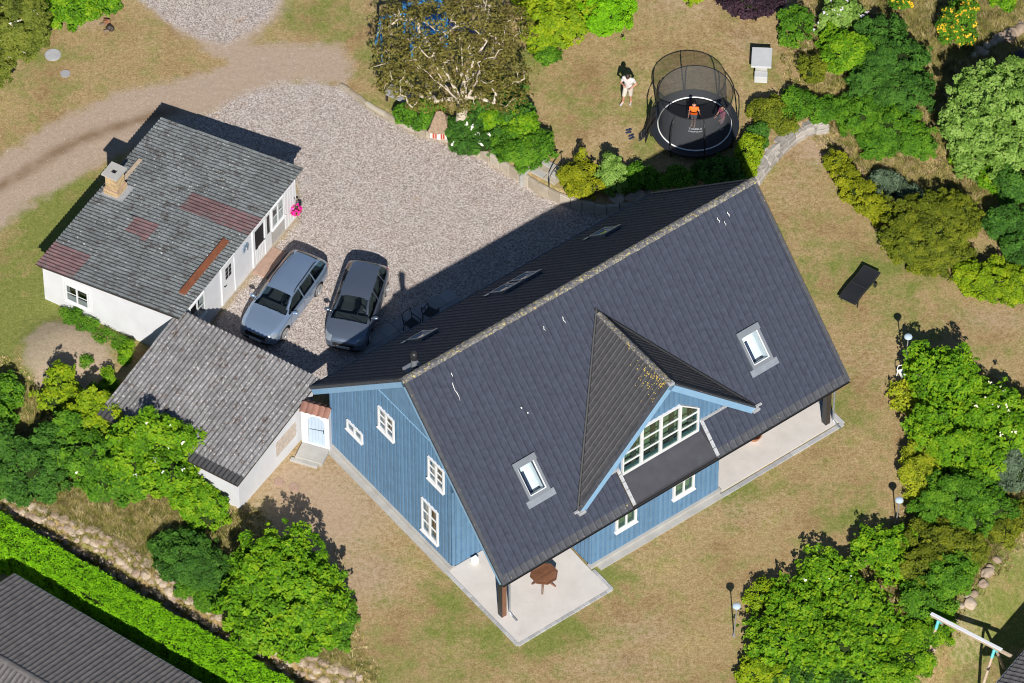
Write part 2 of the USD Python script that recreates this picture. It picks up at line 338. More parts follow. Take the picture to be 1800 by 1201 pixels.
def gp(u, v):
    """the terrain point seen at photo pixel (u, v)"""
    z = 0.0
    for _ in range(6):
        p = pix(u, v, z); z = 0.5 * z + 0.5 * hz(p[0], p[1])
    p = pix(u, v, z); return np.array([p[0], p[1], hz(p[0], p[1])])

GRAVEL = [Polygon(PX([(300, 214), (340, 205), (378, 196), (430, 165), (485, 148), (540, 142)] + KERB_PX + [(1110, 420), (1000, 480), (640, 740), (480, 640), (366, 575), (521, 386), (519, 300), (420, 262)])).buffer(0),
          Polygon(PX([(215, -20), (262, 18), (300, 45), (345, 68), (398, 78), (440, 58), (470, 35), (492, 5), (520, -90), (200, -90)])).buffer(0)]
DIRT = Polygon(PX([(-90, 330), (0, 272), (60, 232), (130, 192), (200, 165), (270, 150), (340, 130), (395, 112), (330, 72), (300, 45), (215, -20), (200, -90), (540, -90), (500, 20), (460, 62), (445, 78), (520, 72), (585, 78), (622, 104), (607, 152), (540, 143), (470, 155), (420, 182), (385, 196), (300, 225), (180, 292), (110, 327), (50, 367), (0, 404), (-90, 460)])).buffer(0)
HEAP = Polygon(PX([(40, 640), (50, 600), (80, 575), (120, 570), (165, 590), (200, 615), (195, 650), (160, 690), (110, 700), (60, 680)])).buffer(0)
WILD = [Polygon(PX(q, 0.2)).buffer(0) for q in (
    [(1410, 100), (1450, -60), (1950, -60), (1950, 360), (1780, 400), (1640, 340), (1500, 285), (1460, 215), (1420, 180)],
    [(0, 880), (-60, 840), (-60, 640), (180, 690), (345, 830), (420, 900), (460, 960), (600, 1130), (640, 1215), (560, 1180), (300, 1045), (100, 940)],
    [(1690, 650), (1640, 690), (1650, 800), (1610, 900), (1570, 985), (1430, 1060), (1370, 1110), (1370, 1201), (1560, 1190), (1740, 980), (1800, 900), (1800, 700)])]
GREEN = [(120, 420, 120, 130, .9), (40, 560, 90, 120, .95), (20, 720, 80, 110, .8), (230, 560, 90, 50, .8), (60, 110, 90, 90, .25), (560, 30, 90, 60, .45), (700, 120, 90, 70, .35),
         (1180, 240, 70, 50, .75), (1040, 190, 90, 60, .25), (1340, 145, 40, 30, .5), (1010, 330, 60, 20, .3), (1720, 1080, 110, 90, .75), (1770, 960, 70, 70, .7), (1550, 480, 110, 60, .55), (1420, 480, 50, 80, .35),
         (960, 1110, 90, 40, .8), (790, 1080, 60, 60, .5), (1060, 1010, 50, 30, .7), (1280, 865, 80, 25, .6), (1480, 720, 60, 60, .35), (860, 1120, 60, 50, .6), (700, 1180, 160, 50, .35), (1500, 905, 60, 30, .55), (620, 1000, 50, 40, .15),
         (1380, 420, 40, 60, .2), (1600, 560, 120, 40, .3), (420, 960, 90, 60, .75), (250, 930, 120, 60, .45), (720, 190, 60, 40, .6), (930, 130, 60, 60, .4), (1650, 30, 120, 60, .35), (450, 800, 30, 40, .3), (590, 860, 40, 20, .4)]
BARE = [(560, 900, 130, 110, 1.0), (520, 850, 60, 50, 1.0), (1300, 900, 90, 40, .35), (1390, 330, 40, 60, .35), (1130, 1110, 80, 40, .4), (640, 1010, 80, 60, .7), (1440, 260, 60, 40, .8), (1210, 20, 90, 40, .5), (1310, 90, 50, 40, .4), (1080, 250, 60, 30, .3), (1530, 640, 70, 60, .3), (640, 235, 60, 20, .7), (1750, 560, 90, 30, .5),
        (150, 35, 40, 20, .9), (1080, 1170, 120, 40, .4), (1560, 300, 90, 30, .8), (900, 250, 40, 30, .6), (1690, 1090, 50, 60, .5), (1780, 880, 30, 80, .8)]

def axis(a, b, step):
    inner = np.arange(a, b + 1e-6, step)
    far = np.array([1., 3, 8, 20, 50, 120, 300, 700])
    return np.concatenate([a - far[::-1], inner, b + far])
gx, gy = axis(-22.5, 22.5, 0.11), axis(-19.5, 21.0, 0.11)
XX, YY = np.meshgrid(gx, gy)
xs, ys = XX.ravel(), YY.ravel()
P3 = np.stack([xs, ys, 0 * xs], 1)
nz1, nz2, nz3 = meshkit.fbm(P3 * 0.9, 4, 1), meshkit.fbm(P3 * 2.6 + 9, 4, 5), meshkit.fbm(P3 * 0.35 + 3, 3, 8)
wob = (nz2 - 0.5) * 0.7 + (nz1 - 0.5) * 0.5
gm = np.max([sdist(q, xs, ys) for q in GRAVEL], 0) + wob * 0.45
dm = sdist(DIRT, xs, ys) + wob * 0.9
hm = sdist(HEAP, xs, ys) + wob * 0.7
wm = np.max([sdist(q, xs, ys) for q in WILD], 0) + wob * 1.2
def blobmask(L):
    m = np.zeros_like(xs)
    for u, v, rx, ry, a in L:
        c = pix(u, v)[:2]
        m = np.maximum(m, .82 * a * np.exp(-(((xs - c[0]) / (rx / 44)) ** 2 + ((ys - c[1]) / (ry / 33)) ** 2)))
    return m
grn, bare = blobmask(GREEN), blobmask(BARE)
gw = sstep(gm / 0.45 + 0.35); dw = np.maximum(sstep(dm / 0.7 + 0.4), 0.8 * sstep(hm / 0.5 + 0.4)); ww = sstep(wm / 0.8 + 0.3)
zs = hgt(xs, ys) + (nz1 - 0.5) * 0.03 * (1 - gw) + (nz2 - 0.5) * 0.04 * ww
# level under the buildings' slabs
Z1 = np.stack([gw, dw, grn], 1); RUT = LineString(PX([(-40, 350), (40, 305), (100, 268), (160, 238), (230, 215), (300, 195)])); rut_d = shapely.distance(RUT, shapely.points(xs, ys))
rut = np.exp(-(rut_d / (0.22 + 0.15 * nz1)) ** 2) * np.clip(1.15 * nz2 + .2, 0, 1)
Z2 = np.stack([bare, ww, rut], 1)
nX, nY = len(gx), len(gy)
ii, jj = np.meshgrid(np.arange(nY - 1), np.arange(nX - 1), indexing="ij")
q0 = (ii * nX + jj).ravel(); quads = np.stack([q0, q0 + 1, q0 + nX + 1, q0 + nX], 1)
fc = quads.mean  # face centres by vertex means
def fmean(a): return a[quads].mean(1)
zone = np.zeros(len(quads), int)                      # 0 lawn, 1 gravel, 2 dirt track, 3 heap, 4 rough grass
zone[fmean(wm) > 0] = 4
zone[fmean(dm) > 0] = 2
zone[fmean(gm) > 0] = 1
zone[fmean(hm) > 0] = 3

raw("ground", {
    "g": ("geometry", {}), "z1": ("attribute", {"attribute": "zone"}), "z2": ("attribute", {"attribute": "zone2"}),
    "s1": ("separate_color", {}), "s2": ("separate_color", {}),
    "nA": ("noise_texture", {"scale": 1.1, "detail": 6.0, "roughness": 0.65}), "nB": ("noise_texture", {"scale": 5.0, "detail": 6.0, "roughness": 0.75}), "nC": ("noise_texture", {"scale": 13.0, "detail": 4.0, "roughness": 0.85}),
    # dry lawn
    "dry": ("rgb_ramp", {"ramp": [(0.34, (0.135, 0.092, 0.038)), (0.45, (0.265, 0.19, 0.09)), (0.55, (0.375, 0.278, 0.145)), (0.68, (0.56, 0.435, 0.26))]}),
    "dm": ("mix_float", {"fac": 0.6}), "grn": ("rgb_ramp", {"ramp": [(0.33, (0.075, 0.10, 0.018)), (0.5, (0.165, 0.185, 0.045)), (0.67, (0.30, 0.29, 0.095))]}),
    "gsum": ("math", {"math_type": "multiply_add", "value2": 1.0}), "gn": ("math", {"math_type": "multiply_add", "value2": 1.9, "value3": -0.83}),
    "gr": ("map_range", {"from_min": 0.12, "from_max": 0.62, "clamp": True}), "c1": ("mix_color", {}),
    # speckle of little green weeds
    "nW": ("noise_texture", {"scale": 2.7, "detail": 5.0, "roughness": 0.7}), "wr": ("map_range", {"from_min": 0.62, "from_max": 0.74, "clamp": True}), "c1b": ("mix_color", {"b": (0.14, 0.175, 0.04)}), "wm": ("math", {"math_type": "multiply", "value2": 0.5}),
    # bare soil
    "bs": ("rgb_ramp", {"ramp": [(0.3, (0.24, 0.165, 0.105)), (0.5, (0.37, 0.27, 0.185)), (0.7, (0.49, 0.38, 0.275))]}), "bn": ("math", {"math_type": "multiply_add", "value2": 1.3, "value3": -0.6}), "ba": ("math", {"math_type": "add"}),
    "br": ("map_range", {"from_min": 0.2, "from_max": 0.75, "clamp": True}), "bl": ("math", {"math_type": "multiply", "value2": 0.95}), "nL": ("noise_texture", {"scale": 0.55, "detail": 5.0, "roughness": 0.6}), "lr": ("rgb_ramp", {"ramp": [(0.33, (0.80, 0.74, 0.70)), (0.46, (0.98, 0.96, 0.94)), (0.56, (1.0, 1.0, 1.0)), (0.68, (1.22, 1.20, 1.16))]}), "lm": ("mix_color", {"blend_type": "multiply", "fac": 1.0}), "c2": ("mix_color", {}),
    # dirt track
    "dt": ("rgb_ramp", {"ramp": [(0.28, (0.22, 0.16, 0.115)), (0.5, (0.355, 0.275, 0.21)), (0.72, (0.48, 0.40, 0.325))]}), "c3": ("mix_color", {}), "rt": ("mix_color", {"b": (0.20, 0.135, 0.085)}),
    # gravel
    "vo": ("voronoi_texture", {"scale": 24.0, "randomness": 1.0}), "vs": ("separate_color", {}), "v2": ("voronoi_texture", {"scale": 41.0}), "vs2": ("separate_color", {}), "vm": ("mix_float", {"fac": 0.4}),
    "gv": ("rgb_ramp", {"ramp": [(0.08, (0.10, 0.082, 0.075)), (0.35, (0.26, 0.22, 0.205)), (0.6, (0.42, 0.37, 0.35)), (0.85, (0.62, 0.58, 0.56))]}),
    "gtn": ("rgb_ramp", {"ramp": [(0.35, (1.0, 1.0, 1.0)), (0.62, (1.0, 0.97, 0.94)), (0.72, (0.92, 0.80, 0.66))]}), "gmul": ("mix_color", {"blend_type": "multiply", "fac": 1.0}), "c4": ("mix_color", {}),
    "bh": ("mix_float", {}), "bp": ("bump", {"strength": 0.35, "distance": 0.03}),
    "p": ("principled_bsdf", {"roughness": 0.95, "specular_ior_level": 0.15})},
    [("z1.color", "s1.color"), ("z2.color", "s2.color")] + [("g.position", f"{n}.vector") for n in ("nA", "nB", "nC", "nW", "nL", "vo", "v2")] + [
     ("nB.fac", "dm.a"), ("nC.fac", "dm.b"), ("dm.result", "dry.fac"), ("dm.result", "grn.fac"), ("dm.result", "bs.fac"), ("dm.result", "dt.fac"),
     ("nA.fac", "gn.value1"), ("s1.b", "gsum.value1"), ("gn.value", "gsum.value3"), ("gsum.value", "gr.value"), ("gr.result", "c1.fac"), ("nL.fac", "lr.fac"), ("dry.color", "lm.a"), ("lr.color", "lm.b"), ("lm.result", "c1.a"), ("grn.color", "c1.b"),
     ("nW.fac", "wr.value"), ("wr.result", "wm.value1"), ("wm.value", "c1b.fac"), ("c1.result", "c1b.a"),
     ("nB.fac", "bn.value1"), ("bn.value", "ba.value1"), ("s2.r", "ba.value2"), ("ba.value", "br.value"), ("br.result", "bl.value1"), ("bl.value", "c2.fac"), ("c1b.result", "c2.a"), ("bs.color", "c2.b"),
     ("s1.g", "c3.fac"), ("c2.result", "c3.a"), ("s2.b", "rt.fac"), ("dt.color", "rt.a"), ("rt.result", "c3.b"),
     ("vo.color", "vs.color"), ("v2.color", "vs2.color"), ("vs.r", "vm.a"), ("vs2.g", "vm.b"), ("vm.result", "gv.fac"), ("nA.fac", "gtn.fac"), ("gv.color", "gmul.a"), ("gtn.color", "gmul.b"),
     ("s1.r", "c4.fac"), ("c3.result", "c4.a"), ("gmul.result", "c4.b"), ("c4.result", "p.base_color"),
     ("s1.r", "bh.fac"), ("nC.fac", "bh.a"), ("vs.r", "bh.b"), ("bh.result", "bp.height"), ("bp.normal", "p.normal")], "p.BSDF")

verts = np.stack([xs, ys, zs], 1)
def zmesh(name, sel, kind="structure"):
    q = quads[sel]; idx, inv = np.unique(q, return_inverse=True); inv = inv.reshape(-1, 4)
    f = np.vstack([inv[:, [0, 1, 2]], inv[:, [0, 2, 3]]])
    m = usdkit.mesh(stage, f"/World/{name}", trimesh.Trimesh(verts[idx], f, process=False), M("ground"), smooth=True)
    for nm, A in (("zone", Z1), ("zone2", Z2)):
        UsdGeom.PrimvarsAPI(m).CreatePrimvar(nm, Sdf.ValueTypeNames.Color3fArray, "vertex").Set(Vt.Vec3fArray.FromNumpy(A[idx].astype(np.float32)))
    tag(m, kind=kind); return m
tag(zmesh("lawn", zone == 0), "dry yellowed lawn with green patches around the blue house")
tag(zmesh("gravel_yard", zone == 1), "grey pebble gravel yard between the white outbuilding and the blue house")
tag(zmesh("dirt_track", zone == 2), "bare earth driveway track curving round the white outbuilding")
tag(zmesh("earth_heap", zone == 3), "low heap of bare earth beside the white outbuilding")
tag(zmesh("rough_grass", zone == 4), "rough long grass on the banks and under the shrubs")

# loose stones and grass tufts
def scatter(name, protos, pts, scales, label, cat, seed):
    pi = UsdGeom.PointInstancer.Define(stage, f"/World/{name}")
    r = np.random.default_rng(seed)
    paths = []
    for k, (m, mat) in enumerate(protos):
        p = usdkit.mesh(stage, f"/World/{name}/kind_{'abcdef'[k]}", m, mat); paths.append(p.GetPath())
    pi.CreatePrototypesRel().SetTargets(paths)
    n = len(pts)
    pi.CreateProtoIndicesAttr(Vt.IntArray.FromNumpy(r.integers(0, len(protos), n).astype(np.int32)))
    pi.CreatePositionsAttr(Vt.Vec3fArray.FromNumpy(pts.astype(np.float32)))
    pi.CreateScalesAttr(Vt.Vec3fArray.FromNumpy(scales.astype(np.float32)))
    a = r.random(n) * np.pi
    o = np.zeros((n, 4), np.float16); o[:, 0], o[:, 3] = np.cos(a), np.sin(a)
    pi.CreateOrientationsAttr(Vt.QuathArray([Gf.Quath(float(x[0]), float(x[1]), float(x[2]), float(x[3])) for x in o]))
    return tag(pi, label, cat, kind="stuff")

HOUSE_O, HOUSE_YAW = (-4.144, -9.56), 0.651
HF = Frame(*HOUSE_O, HOUSE_YAW)
foot = shapely.union_all([Polygon([HF.w(x, y)[:2] for x, y in ((0, -6.1), (17, -6.1), (17, 5.3), (0, 5.3))]), Polygon([HF.w(x, y)[:2] for x, y in ((-.3, -7.6), (4.5, -7.6), (4.5, -2.7), (-.3, -2.7))])])
GFr = Frame(-13.24, -0.95, math.radians(59.7))
SFr = Frame(-10.62, -8.72, math.radians(-33) + math.pi / 2)
foot = shapely.union_all([foot, Polygon([GFr.w(x, y)[:2] for x, y in ((0, 0), (8.9, 0), (8.9, 6.5), (0, 6.5))]), Polygon([SFr.w(x, y)[:2] for x, y in ((0, 0), (5.4, 0), (5.4, 6.3), (0, 6.3))])]).buffer(0.06)
rs = np.random.default_rng(3)
def sample(sel, n):
    q = quads[np.nonzero(sel & inner)[0]]
    k = rs.integers(0, len(q), n); a, b = rs.random(n)[:, None], rs.random(n)[:, None]
    P = verts[q[k, 0]] * (1 - a) * (1 - b) + verts[q[k, 1]] * a * (1 - b) + verts[q[k, 3]] * (1 - a) * b + verts[q[k, 2]] * a * b
    return P[~shapely.contains_xy(foot, P[:, 0], P[:, 1])]
cx_, cy_ = fmean(xs), fmean(ys)
inner = (np.abs(cx_) < 22) & (cy_ > -19) & (cy_ < 20.5)
gst = sample(zone == 1, 52000); gst = np.vstack([gst, sample((zone == 2) & (fmean(gw) > 0.02), 1200), sample(zone == 2, 500)])
for k_, (c_, d_) in enumerate((((0.33, 0.285, 0.265), (0.45, 0.405, 0.385)), ((0.17, 0.145, 0.135), (0.27, 0.235, 0.215)), ((0.50, 0.47, 0.455), (0.66, 0.64, 0.62)))):
    pm(f"pebble_{'abc'[k_]}", c_, 0.85, col2=d_, rand=1.2, scale=5)
peb = [(stone((0, 0, 0.2), (1.0, 0.75, 0.6), 3 + k, 1.0, 1 if k == 9 else 0), M(f"pebble_{'abc'[k]}")) for k in range(3)]
sc = (0.009 + 0.013 * rs.random(len(gst)) ** 2)[:, None] * np.ones(3)
scatter("pebbles", peb, gst, sc, "loose pale and grey pebbles lying over the gravel yard", "pebbles", 5)

def tuft(n, h, lean, w, seed):
    r = np.random.default_rng(seed); V, F = [], []
    for k in range(n):
        a = r.random() * 6.28; d = np.array([math.cos(a), math.sin(a), 0]); s = np.array([-d[1], d[0], 0]) * w
        b = d * r.random() * 0.35 * h + np.array([r.normal() * .3 * h, r.normal() * .3 * h, 0]); hh = h * (0.6 + 0.5 * r.random()); l = lean * (0.4 + r.random())
        i = len(V); V += [b - s, b + s, b + d * l * hh * .4 + [0, 0, hh * .65] + s * .7, b + d * l * hh * .4 + [0, 0, hh * .65] - s * .7, b + d * l * hh + [0, 0, hh]]
        F += [(i, i + 1, i + 2), (i, i + 2, i + 3), (i + 3, i + 2, i + 4)]
    return trimesh.Trimesh(np.array(V), np.array(F), process=False)
gt = sample(zone == 4, 24000)
scatter("long_grass", [(tuft(14, 0.2, 1.0, 0.010, 1), M("grass_blade")), (tuft(12, 0.18, 1.1, 0.010, 2), M("dry_blade")), (tuft(14, 0.16, .9, 0.012, 3), M("grass_blade"))], gt, (0.5 + 0.7 * rs.random(len(gt)))[:, None] * np.ones(3), "long rough grass growing on the banks", "grass", 6)
lg = sample((zone == 0) & (fmean(wm) > -0.5 - 0.5 * fmean(nz1)), 7000)
scatter("short_grass", [(tuft(11, 0.08, 1.1, 0.010, 4), M("grass_blade")), (tuft(11, 0.07, 1.2, 0.010, 5), M("dry_blade"))], lg, (0.6 + 0.8 * rs.random(len(lg)))[:, None] * np.ones(3), "short tufts of grass where the dry lawn meets the banks", "grass", 8)
# ---------------------------------------------------------------- roof tiles
def tile_field(o, eu, ev, W, S, cw=0.30, rl=0.335, roll=0.026, seed=1, keep=None, bond=True):
    """tiles on a slope: o lower corner, eu across, ev up the slope. Returns list of (verts, faces), one per tile."""
    o, eu, ev = (np.asarray(a, float) for a in (o, eu, ev)); n = np.cross(eu, ev)
    nc, nr = max(1, int(round(W / cw))), max(1, int(round(S / rl))); cw, rl = W / nc, S / nr
    t = np.array([0, .07, .16, .27, .36, .66, 1.0]) if bond else np.array([0, .14, .3, .5, .7, .86, 1.0]); prof = roll * (np.array([.1, .8, 1.0, .8, .1, 0, .1]) if bond else np.array([.55, 1.0, .55, .08, 0, .15, .5]))
    r = np.random.default_rng(seed); k = len(t); out = []
    f = []
    for a in range(2):
        for j in range(k - 1):
            p = a * k + j; f += [(p, p + 1, p + k + 1), (p, p + k + 1, p + k)]
    f = np.array(f)
    for i in range(nr):
        h = 0.0
        for j in range(nc + (1 if h else 0)):
            ua, ub = max(0.0, (j - h) * cw), min(W, (j - h + 1) * cw)
            tt = np.clip((np.array([ua, *t[1:-1] * cw + (j - h) * cw, ub + .004])), ua, ub + .004)
            cu, cs = (ua + ub) / 2, (i + .5) * rl
            if keep is not None and not keep(o + eu * cu + ev * cs): continue
            jt = r.normal(0, .003, 4)
            rows = []
            for s, dz, sc in ((i * rl - .035, .006, .8), (i * rl - .035, .026, 1), ((i + 1) * rl + .02, .006, 1)):
                rows.append(o + eu * (tt + jt[0])[:, None] + ev * (s + jt[1]) + n * (prof * sc + dz + jt[2] + jt[3] * (t - .5))[:, None])
            out.append((np.vstack(rows), f))
    return out
def join(ts):
    V = np.vstack([t[0] for t in ts]); n = len(ts[0][0]); F = np.vstack([t[1] + n * k for k, t in enumerate(ts)])
    return trimesh.Trimesh(V, F, process=False)

def window(parent, o, ex, ez, w, h, cols=2, rows=2, frame=0.06, bar=0.03, mullion=0.07, depth=0.09, glass="window_glass", sill=True, name="window", fmat="white_paint", curtain=False, top=None):
    """window in the plane o + ex*u + ez*v, outward = ex x ez (right handed); frame stands proud; pane and glazing bars are sub-parts. top(u): height of a shaped head"""
    ex, ez = np.asarray(ex, float), np.asarray(ez, float); ey = np.cross(ez, ex) * -1.0
    out = np.cross(ex, ez)
    T = basis(np.asarray(o, float), ex, ez, out)
    hd = (lambda u: h) if top is None else top
    us = np.linspace(0, w, 25)
    outer = Polygon([(0, 0), (w, 0)] + [(u, hd(u)) for u in us[::-1]])
    hole = []
    cw = (w - 2 * frame - (cols - 1) * mullion) / cols
    cells = []
    for c in range(cols):
        u0 = frame + c * (cw + mullion)
        cells.append(Polygon([(u0, frame), (u0 + cw, frame)] + [(u, hd(u) - frame) for u in np.linspace(u0, u0 + cw, 9)[::-1]]))
    fr = outer.difference(shapely.union_all(cells))
    m = extr(fr, depth, T)
    p = part(name, m, M(fmat), parent)
    bars, panes = [], []
    for c, cell in enumerate(cells):
        u0, v0, u1, v1 = cell.bounds
        rem = cell
        hh = hd((u0 + u1) / 2) - 2 * frame
        for r_ in range(1, rows):
            v = frame + hh * r_ / rows
            strip = sbox(u0, v - bar / 2, u1, v + bar / 2).intersection(cell)
            bars.append(strip); rem = rem.difference(strip)
        panes += [g for g in getattr(rem, "geoms", [rem])]
    if bars:
        Tb = basis(np.asarray(o, float) + out * 0.02, ex, ez, out)
        for b in bars:
            if b.area > 1e-4: part("glazing_bar", extr(b, depth - 0.035, Tb), M(fmat), p)
    Tg = basis(np.asarray(o, float) + out * 0.028, ex, ez, out)
    for g in panes:
        if g.area > 1e-3: part("pane", extr(g, 0.006, Tg), M(glass), p)
    if sill:
        Ts = basis(np.asarray(o, float) + ex * -0.04 + ez * -0.05, ex, ez, out)
        part("sill", extr(sbox(0, 0, w + 0.08, 0.05), depth + 0.05, Ts), M(fmat), p)
    return p

# ---------------------------------------------------------------- the blue house
HL, HW, HR, HE = 17.08, 12.45, 8.66, 2.48
HK = (HR - HE) / (HW / 2); HA = math.atan(HK)
yf, yb, xg, xr = -6.0, 5.05, 0.13, 16.95       # front and back wall, left and right gable planes
yi, xa, xb = -2.8, 4.48, 10.75                 # recessed corners: patio left, terrace right
roofz = lambda y: HR - HK * abs(y) - 0.06
house = thing("blue_house", "large blue timber clad house with dark tiled saddle roof and front dormer", "house", (HOUSE_O[0], HOUSE_O[1], 0), HOUSE_YAW)
FRONT = basis((0, 0, 0), (1, 0, 0), (0, 0, 1), (0, -1, 0))        # (x, z) -> outward -y
def wall_y(poly, y, th, name, mat):     # poly in (x, z), outward -y, thickness inward
    return part(name, extr(poly, th, basis((0, y + th, 0), (1, 0, 0), (0, 0, 1), (0, -1, 0))), mat, house)
def wall_x(poly, x, th, name, mat):     # poly in (y, z) mapped with u = -y so that outward is -x
    return part(name, extr(poly, th, basis((x + th, 0, 0), (0, -1, 0), (0, 0, 1), (-1, 0, 0))), mat, house)
gap = 0.0
# gable wall (u = -y)
gwin = [(-3.88, 2.22, 1.0, 0.52, 2, 1), (-1.76, 4.30, 1.0, 1.22, 2, 3), (1.44, 4.25, 1.0, 1.28, 2, 3), (0.98, 0.72, 1.03, 1.92, 2, 3)]
gp_ = Polygon([(-yb, 0.02), (-yi, 0.02), (-yi, roofz(yi)), (0, roofz(0)), (-yb, roofz(yb))])
holes = shapely.union_all([sbox(u + .05, v + .05, u + w - .05, v + h - .05) for u, v, w, h, c, r in gwin])
wall_x(gp_.difference(holes), xg, 0.2, "gable_wall", M("blue_wall"))
fwin = [(5.63, 1.28, 1.02, 0.92, 2, 1), (8.45, 1.20, 1.05, 0.92, 2, 1)]
fp = sbox(xa, 0.02, xb, 2.55).difference(shapely.union_all([sbox(u + .05, v + .05, u + w - .05, v + h - .05) for u, v, w, h, c, r in fwin]))
wall_y(fp, yf, 0.2, "front_wall", M("blue_wall"))
wall_y(sbox(xg, 0.02, xa, roofz(yi)), yi, 0.2, "recess_wall", M("blue_wall"))
wall_y(sbox(xb, 0.02, xr, roofz(yi)), yi, 0.2, "recess_wall", M("blue_wall"))
wall_x(Polygon([(-yi - .0, 0.02), (-yf - .2, 0.02), (-yf - .2, roofz(yf)), (-yi, roofz(yi))]), xa, 0.2, "return_wall", M("blue_wall"))
part("return_wall", extr(Polygon([(yf + .2, 0.02), (yi, 0.02), (yi, roofz(yi)), (yf + .2, roofz(yf))]), 0.2, basis((xb - .2, 0, 0), (0, 1, 0), (0, 0, 1), (1, 0, 0))), M("blue_wall"), house)
part("gable_wall", extr(Polygon([(yi, 0.02), (yb, 0.02), (yb, roofz(yb)), (0, roofz(0)), (yi, roofz(yi))]), 0.2, basis((xr - .2, 0, 0), (0, 1, 0), (0, 0, 1), (1, 0, 0))), M("blue_wall"), house)
part("back_wall", bx(xg + .2, xr - .2, yb - .2, yb, 0.02, roofz(yb)), M("blue_wall"), house)
part("interior_floor", cat_([bx(xg + .21, xr - .21, yi + .21, yb - .21, 0.0, 0.12), bx(xa + .01, xb - .21, yf + .21, yi + .2, 0.0, 0.12), bx(xg + .21, xr - .21, yi + .21, yb - .21, 2.62, 2.8), bx(xa + .01, xb - .21, -5.4, yi + .2, 2.62, 2.79)]), M("interior_dark"), house)

def boards(o, ex, out, u0, u1, z0, top, cuts, pitch=0.24, w=0.13, th=0.03, seed=1):
    r = np.random.default_rng(seed); o, ex, out = (np.asarray(a, float) for a in (o, ex, out)); ez = np.array([0, 0, 1.])
    n = int((u1 - u0 - w) / pitch) + 1
    for k in range(n + 1):
        a = u0 + k * (u1 - u0 - w) / n; b = a + w
        seg = Polygon([(a, z0), (b, z0), (b, top(b)), (a, top(a))])
        for c in cuts: seg = seg.difference(c)
        for g in getattr(seg, "geoms", [seg]):
            if g.area > 0.02:
                t = th + r.normal(0, 0.002)
                T = basis(o + out * 0.0015, ex, ez, out)
                part("board", extr(g, t, T), M("blue_board"), house)
gcuts = [sbox(u - .05, v - .06, u + w + .05, v + h + .02) for u, v, w, h, c, r in gwin]
boards((xg, 0, 0), (0, -1, 0), (-1, 0, 0), -yb + .01, -yi - .01, 0.25, lambda u: min(roofz(u) - .12, 6.6), gcuts, seed=1)
boards((xg - .03, 0, 0), (0, -1, 0), (-1, 0, 0), -1.98, 1.98, 6.56, lambda u: max(6.57, roofz(u) - .12), [], pitch=0.2, w=0.185, th=0.025, seed=2)
part("drip_trim", cat_([cbx(xg - .075, xg - .001, -2.0 + k * .2, -2.0 + k * .2 + .17, 6.50, 6.555, .008) for k in range(20)]), M("blue_trim"), house)
boards((0, yf, 0), (1, 0, 0), (0, -1, 0), xa + .01, xb - .01, 0.22, lambda u: 2.5, [sbox(u - .05, v - .06, u + w + .05, v + h + .02) for u, v, w, h, c, r in fwin], seed=3)
boards((0, yi, 0), (1, 0, 0), (0, -1, 0), xg + .03, xa - .03, 0.12, lambda u: 4.5, [], seed=4)
boards((xa, 0, 0), (0, -1, 0), (-1, 0, 0), -yi + .05, -yf - .01, 0.12, lambda u: roofz(u) - .15, [], seed=5)
for u, v, w, h, c, r in gwin: window(house, (xg, -u, v), (0, -1, 0), (0, 0, 1), w, h, c, r)
for u, v, w, h, c, r in fwin: window(house, (u, yf, v), (1, 0, 0), (0, 0, 1), w, h, c, r, glass="green_glass", frame=0.1)
for k, (u, v, w, h, c, r) in enumerate(gwin):
    part("curtain", bx(xg + .10, xg + .12, -u - w * .42, -u - .05, v + .05, v + h - .05), M("curtain"), house)
    part("curtain", bx(xg + .12, xg + .14, -u - w * .80, -u - w * .52, v + .05, v + h * .98), M("curtain_brown"), house)
for u, v, w, h, c, r in fwin: part("blind", bx(u + .05, u + w - .05, yf + .19, yf + .2, v + .05, v + h - .05), M("blind"), house)
part("plinth", bx(xg - .10, xg + .1, yi - .1, yb, -.2, 0.17), M("concrete"), house); part("plinth", bx(xa - .1, xb + .1, yf - .12, yf + .1, -.2, 0.15), M("concrete"), house)
part("footing_strip", bx(xg - .36, xg - .10, yi - .05, yb - .1, -.2, 0.055), M("concrete"), house); part("footing_strip", bx(xa + .2, xb, yf - .38, yf - .12, -.2, 0.05), M("concrete"), house)

# dormer geometry
DX, DZ, DHW, DB = 8.52, 7.66, 4.28, 3.24
DK = (DZ - DB) / DHW
yv, yw = -5.62, -5.08                             # verge and gable wall of the dormer
dz = lambda x: DZ - DK * abs(x - DX)
fx0, fx1 = 6.44, 10.50                            # the flat in front of the dormer window
main_z = lambda y: HE + (y + HW / 2) * HK
sky_front = [(2.5, 3.48), (13.42, 14.44)]; sky_front = [(2.50, 3.50), (13.46, 14.46)]
SKY_Y = (-4.62, -3.56)
ca_, sa_ = math.cos(HA), math.sin(HA)
OF, EU, EV = np.array([0, -HW / 2, HE]), np.array([1., 0, 0]), np.array([0, ca_, sa_])
OB, EUb, EVb = np.array([HL, HW / 2, HE]), np.array([-1., 0, 0]), np.array([0, -ca_, sa_])
SL = (HW / 2) / ca_
def keep_front(p):
    x, y, z = p
    if fx0 - .02 < x < fx1 + .02 and y < yw + .1: return False
    if y > yw and abs(x - DX) < (DZ - z) / DK - 0.45: return False
    for a, b in sky_front:
        if a + .1 < x < b - .1 and SKY_Y[0] + .1 < y < SKY_Y[1] - .1: return False
    return True
back_sky = [(3.72, 4.52), (7.80, 8.62), (8.80, 9.62), (12.76, 13.56)]
BY = (3.80, 4.85)
def keep_back(p):
    for a, b in back_sky:
        if a + .1 < p[0] < b - .1 and BY[0] + .1 < p[1] < BY[1] - .1: return False
    return True
tf = tile_field(OF, EU, EV, HL, SL, seed=11, keep=keep_front)
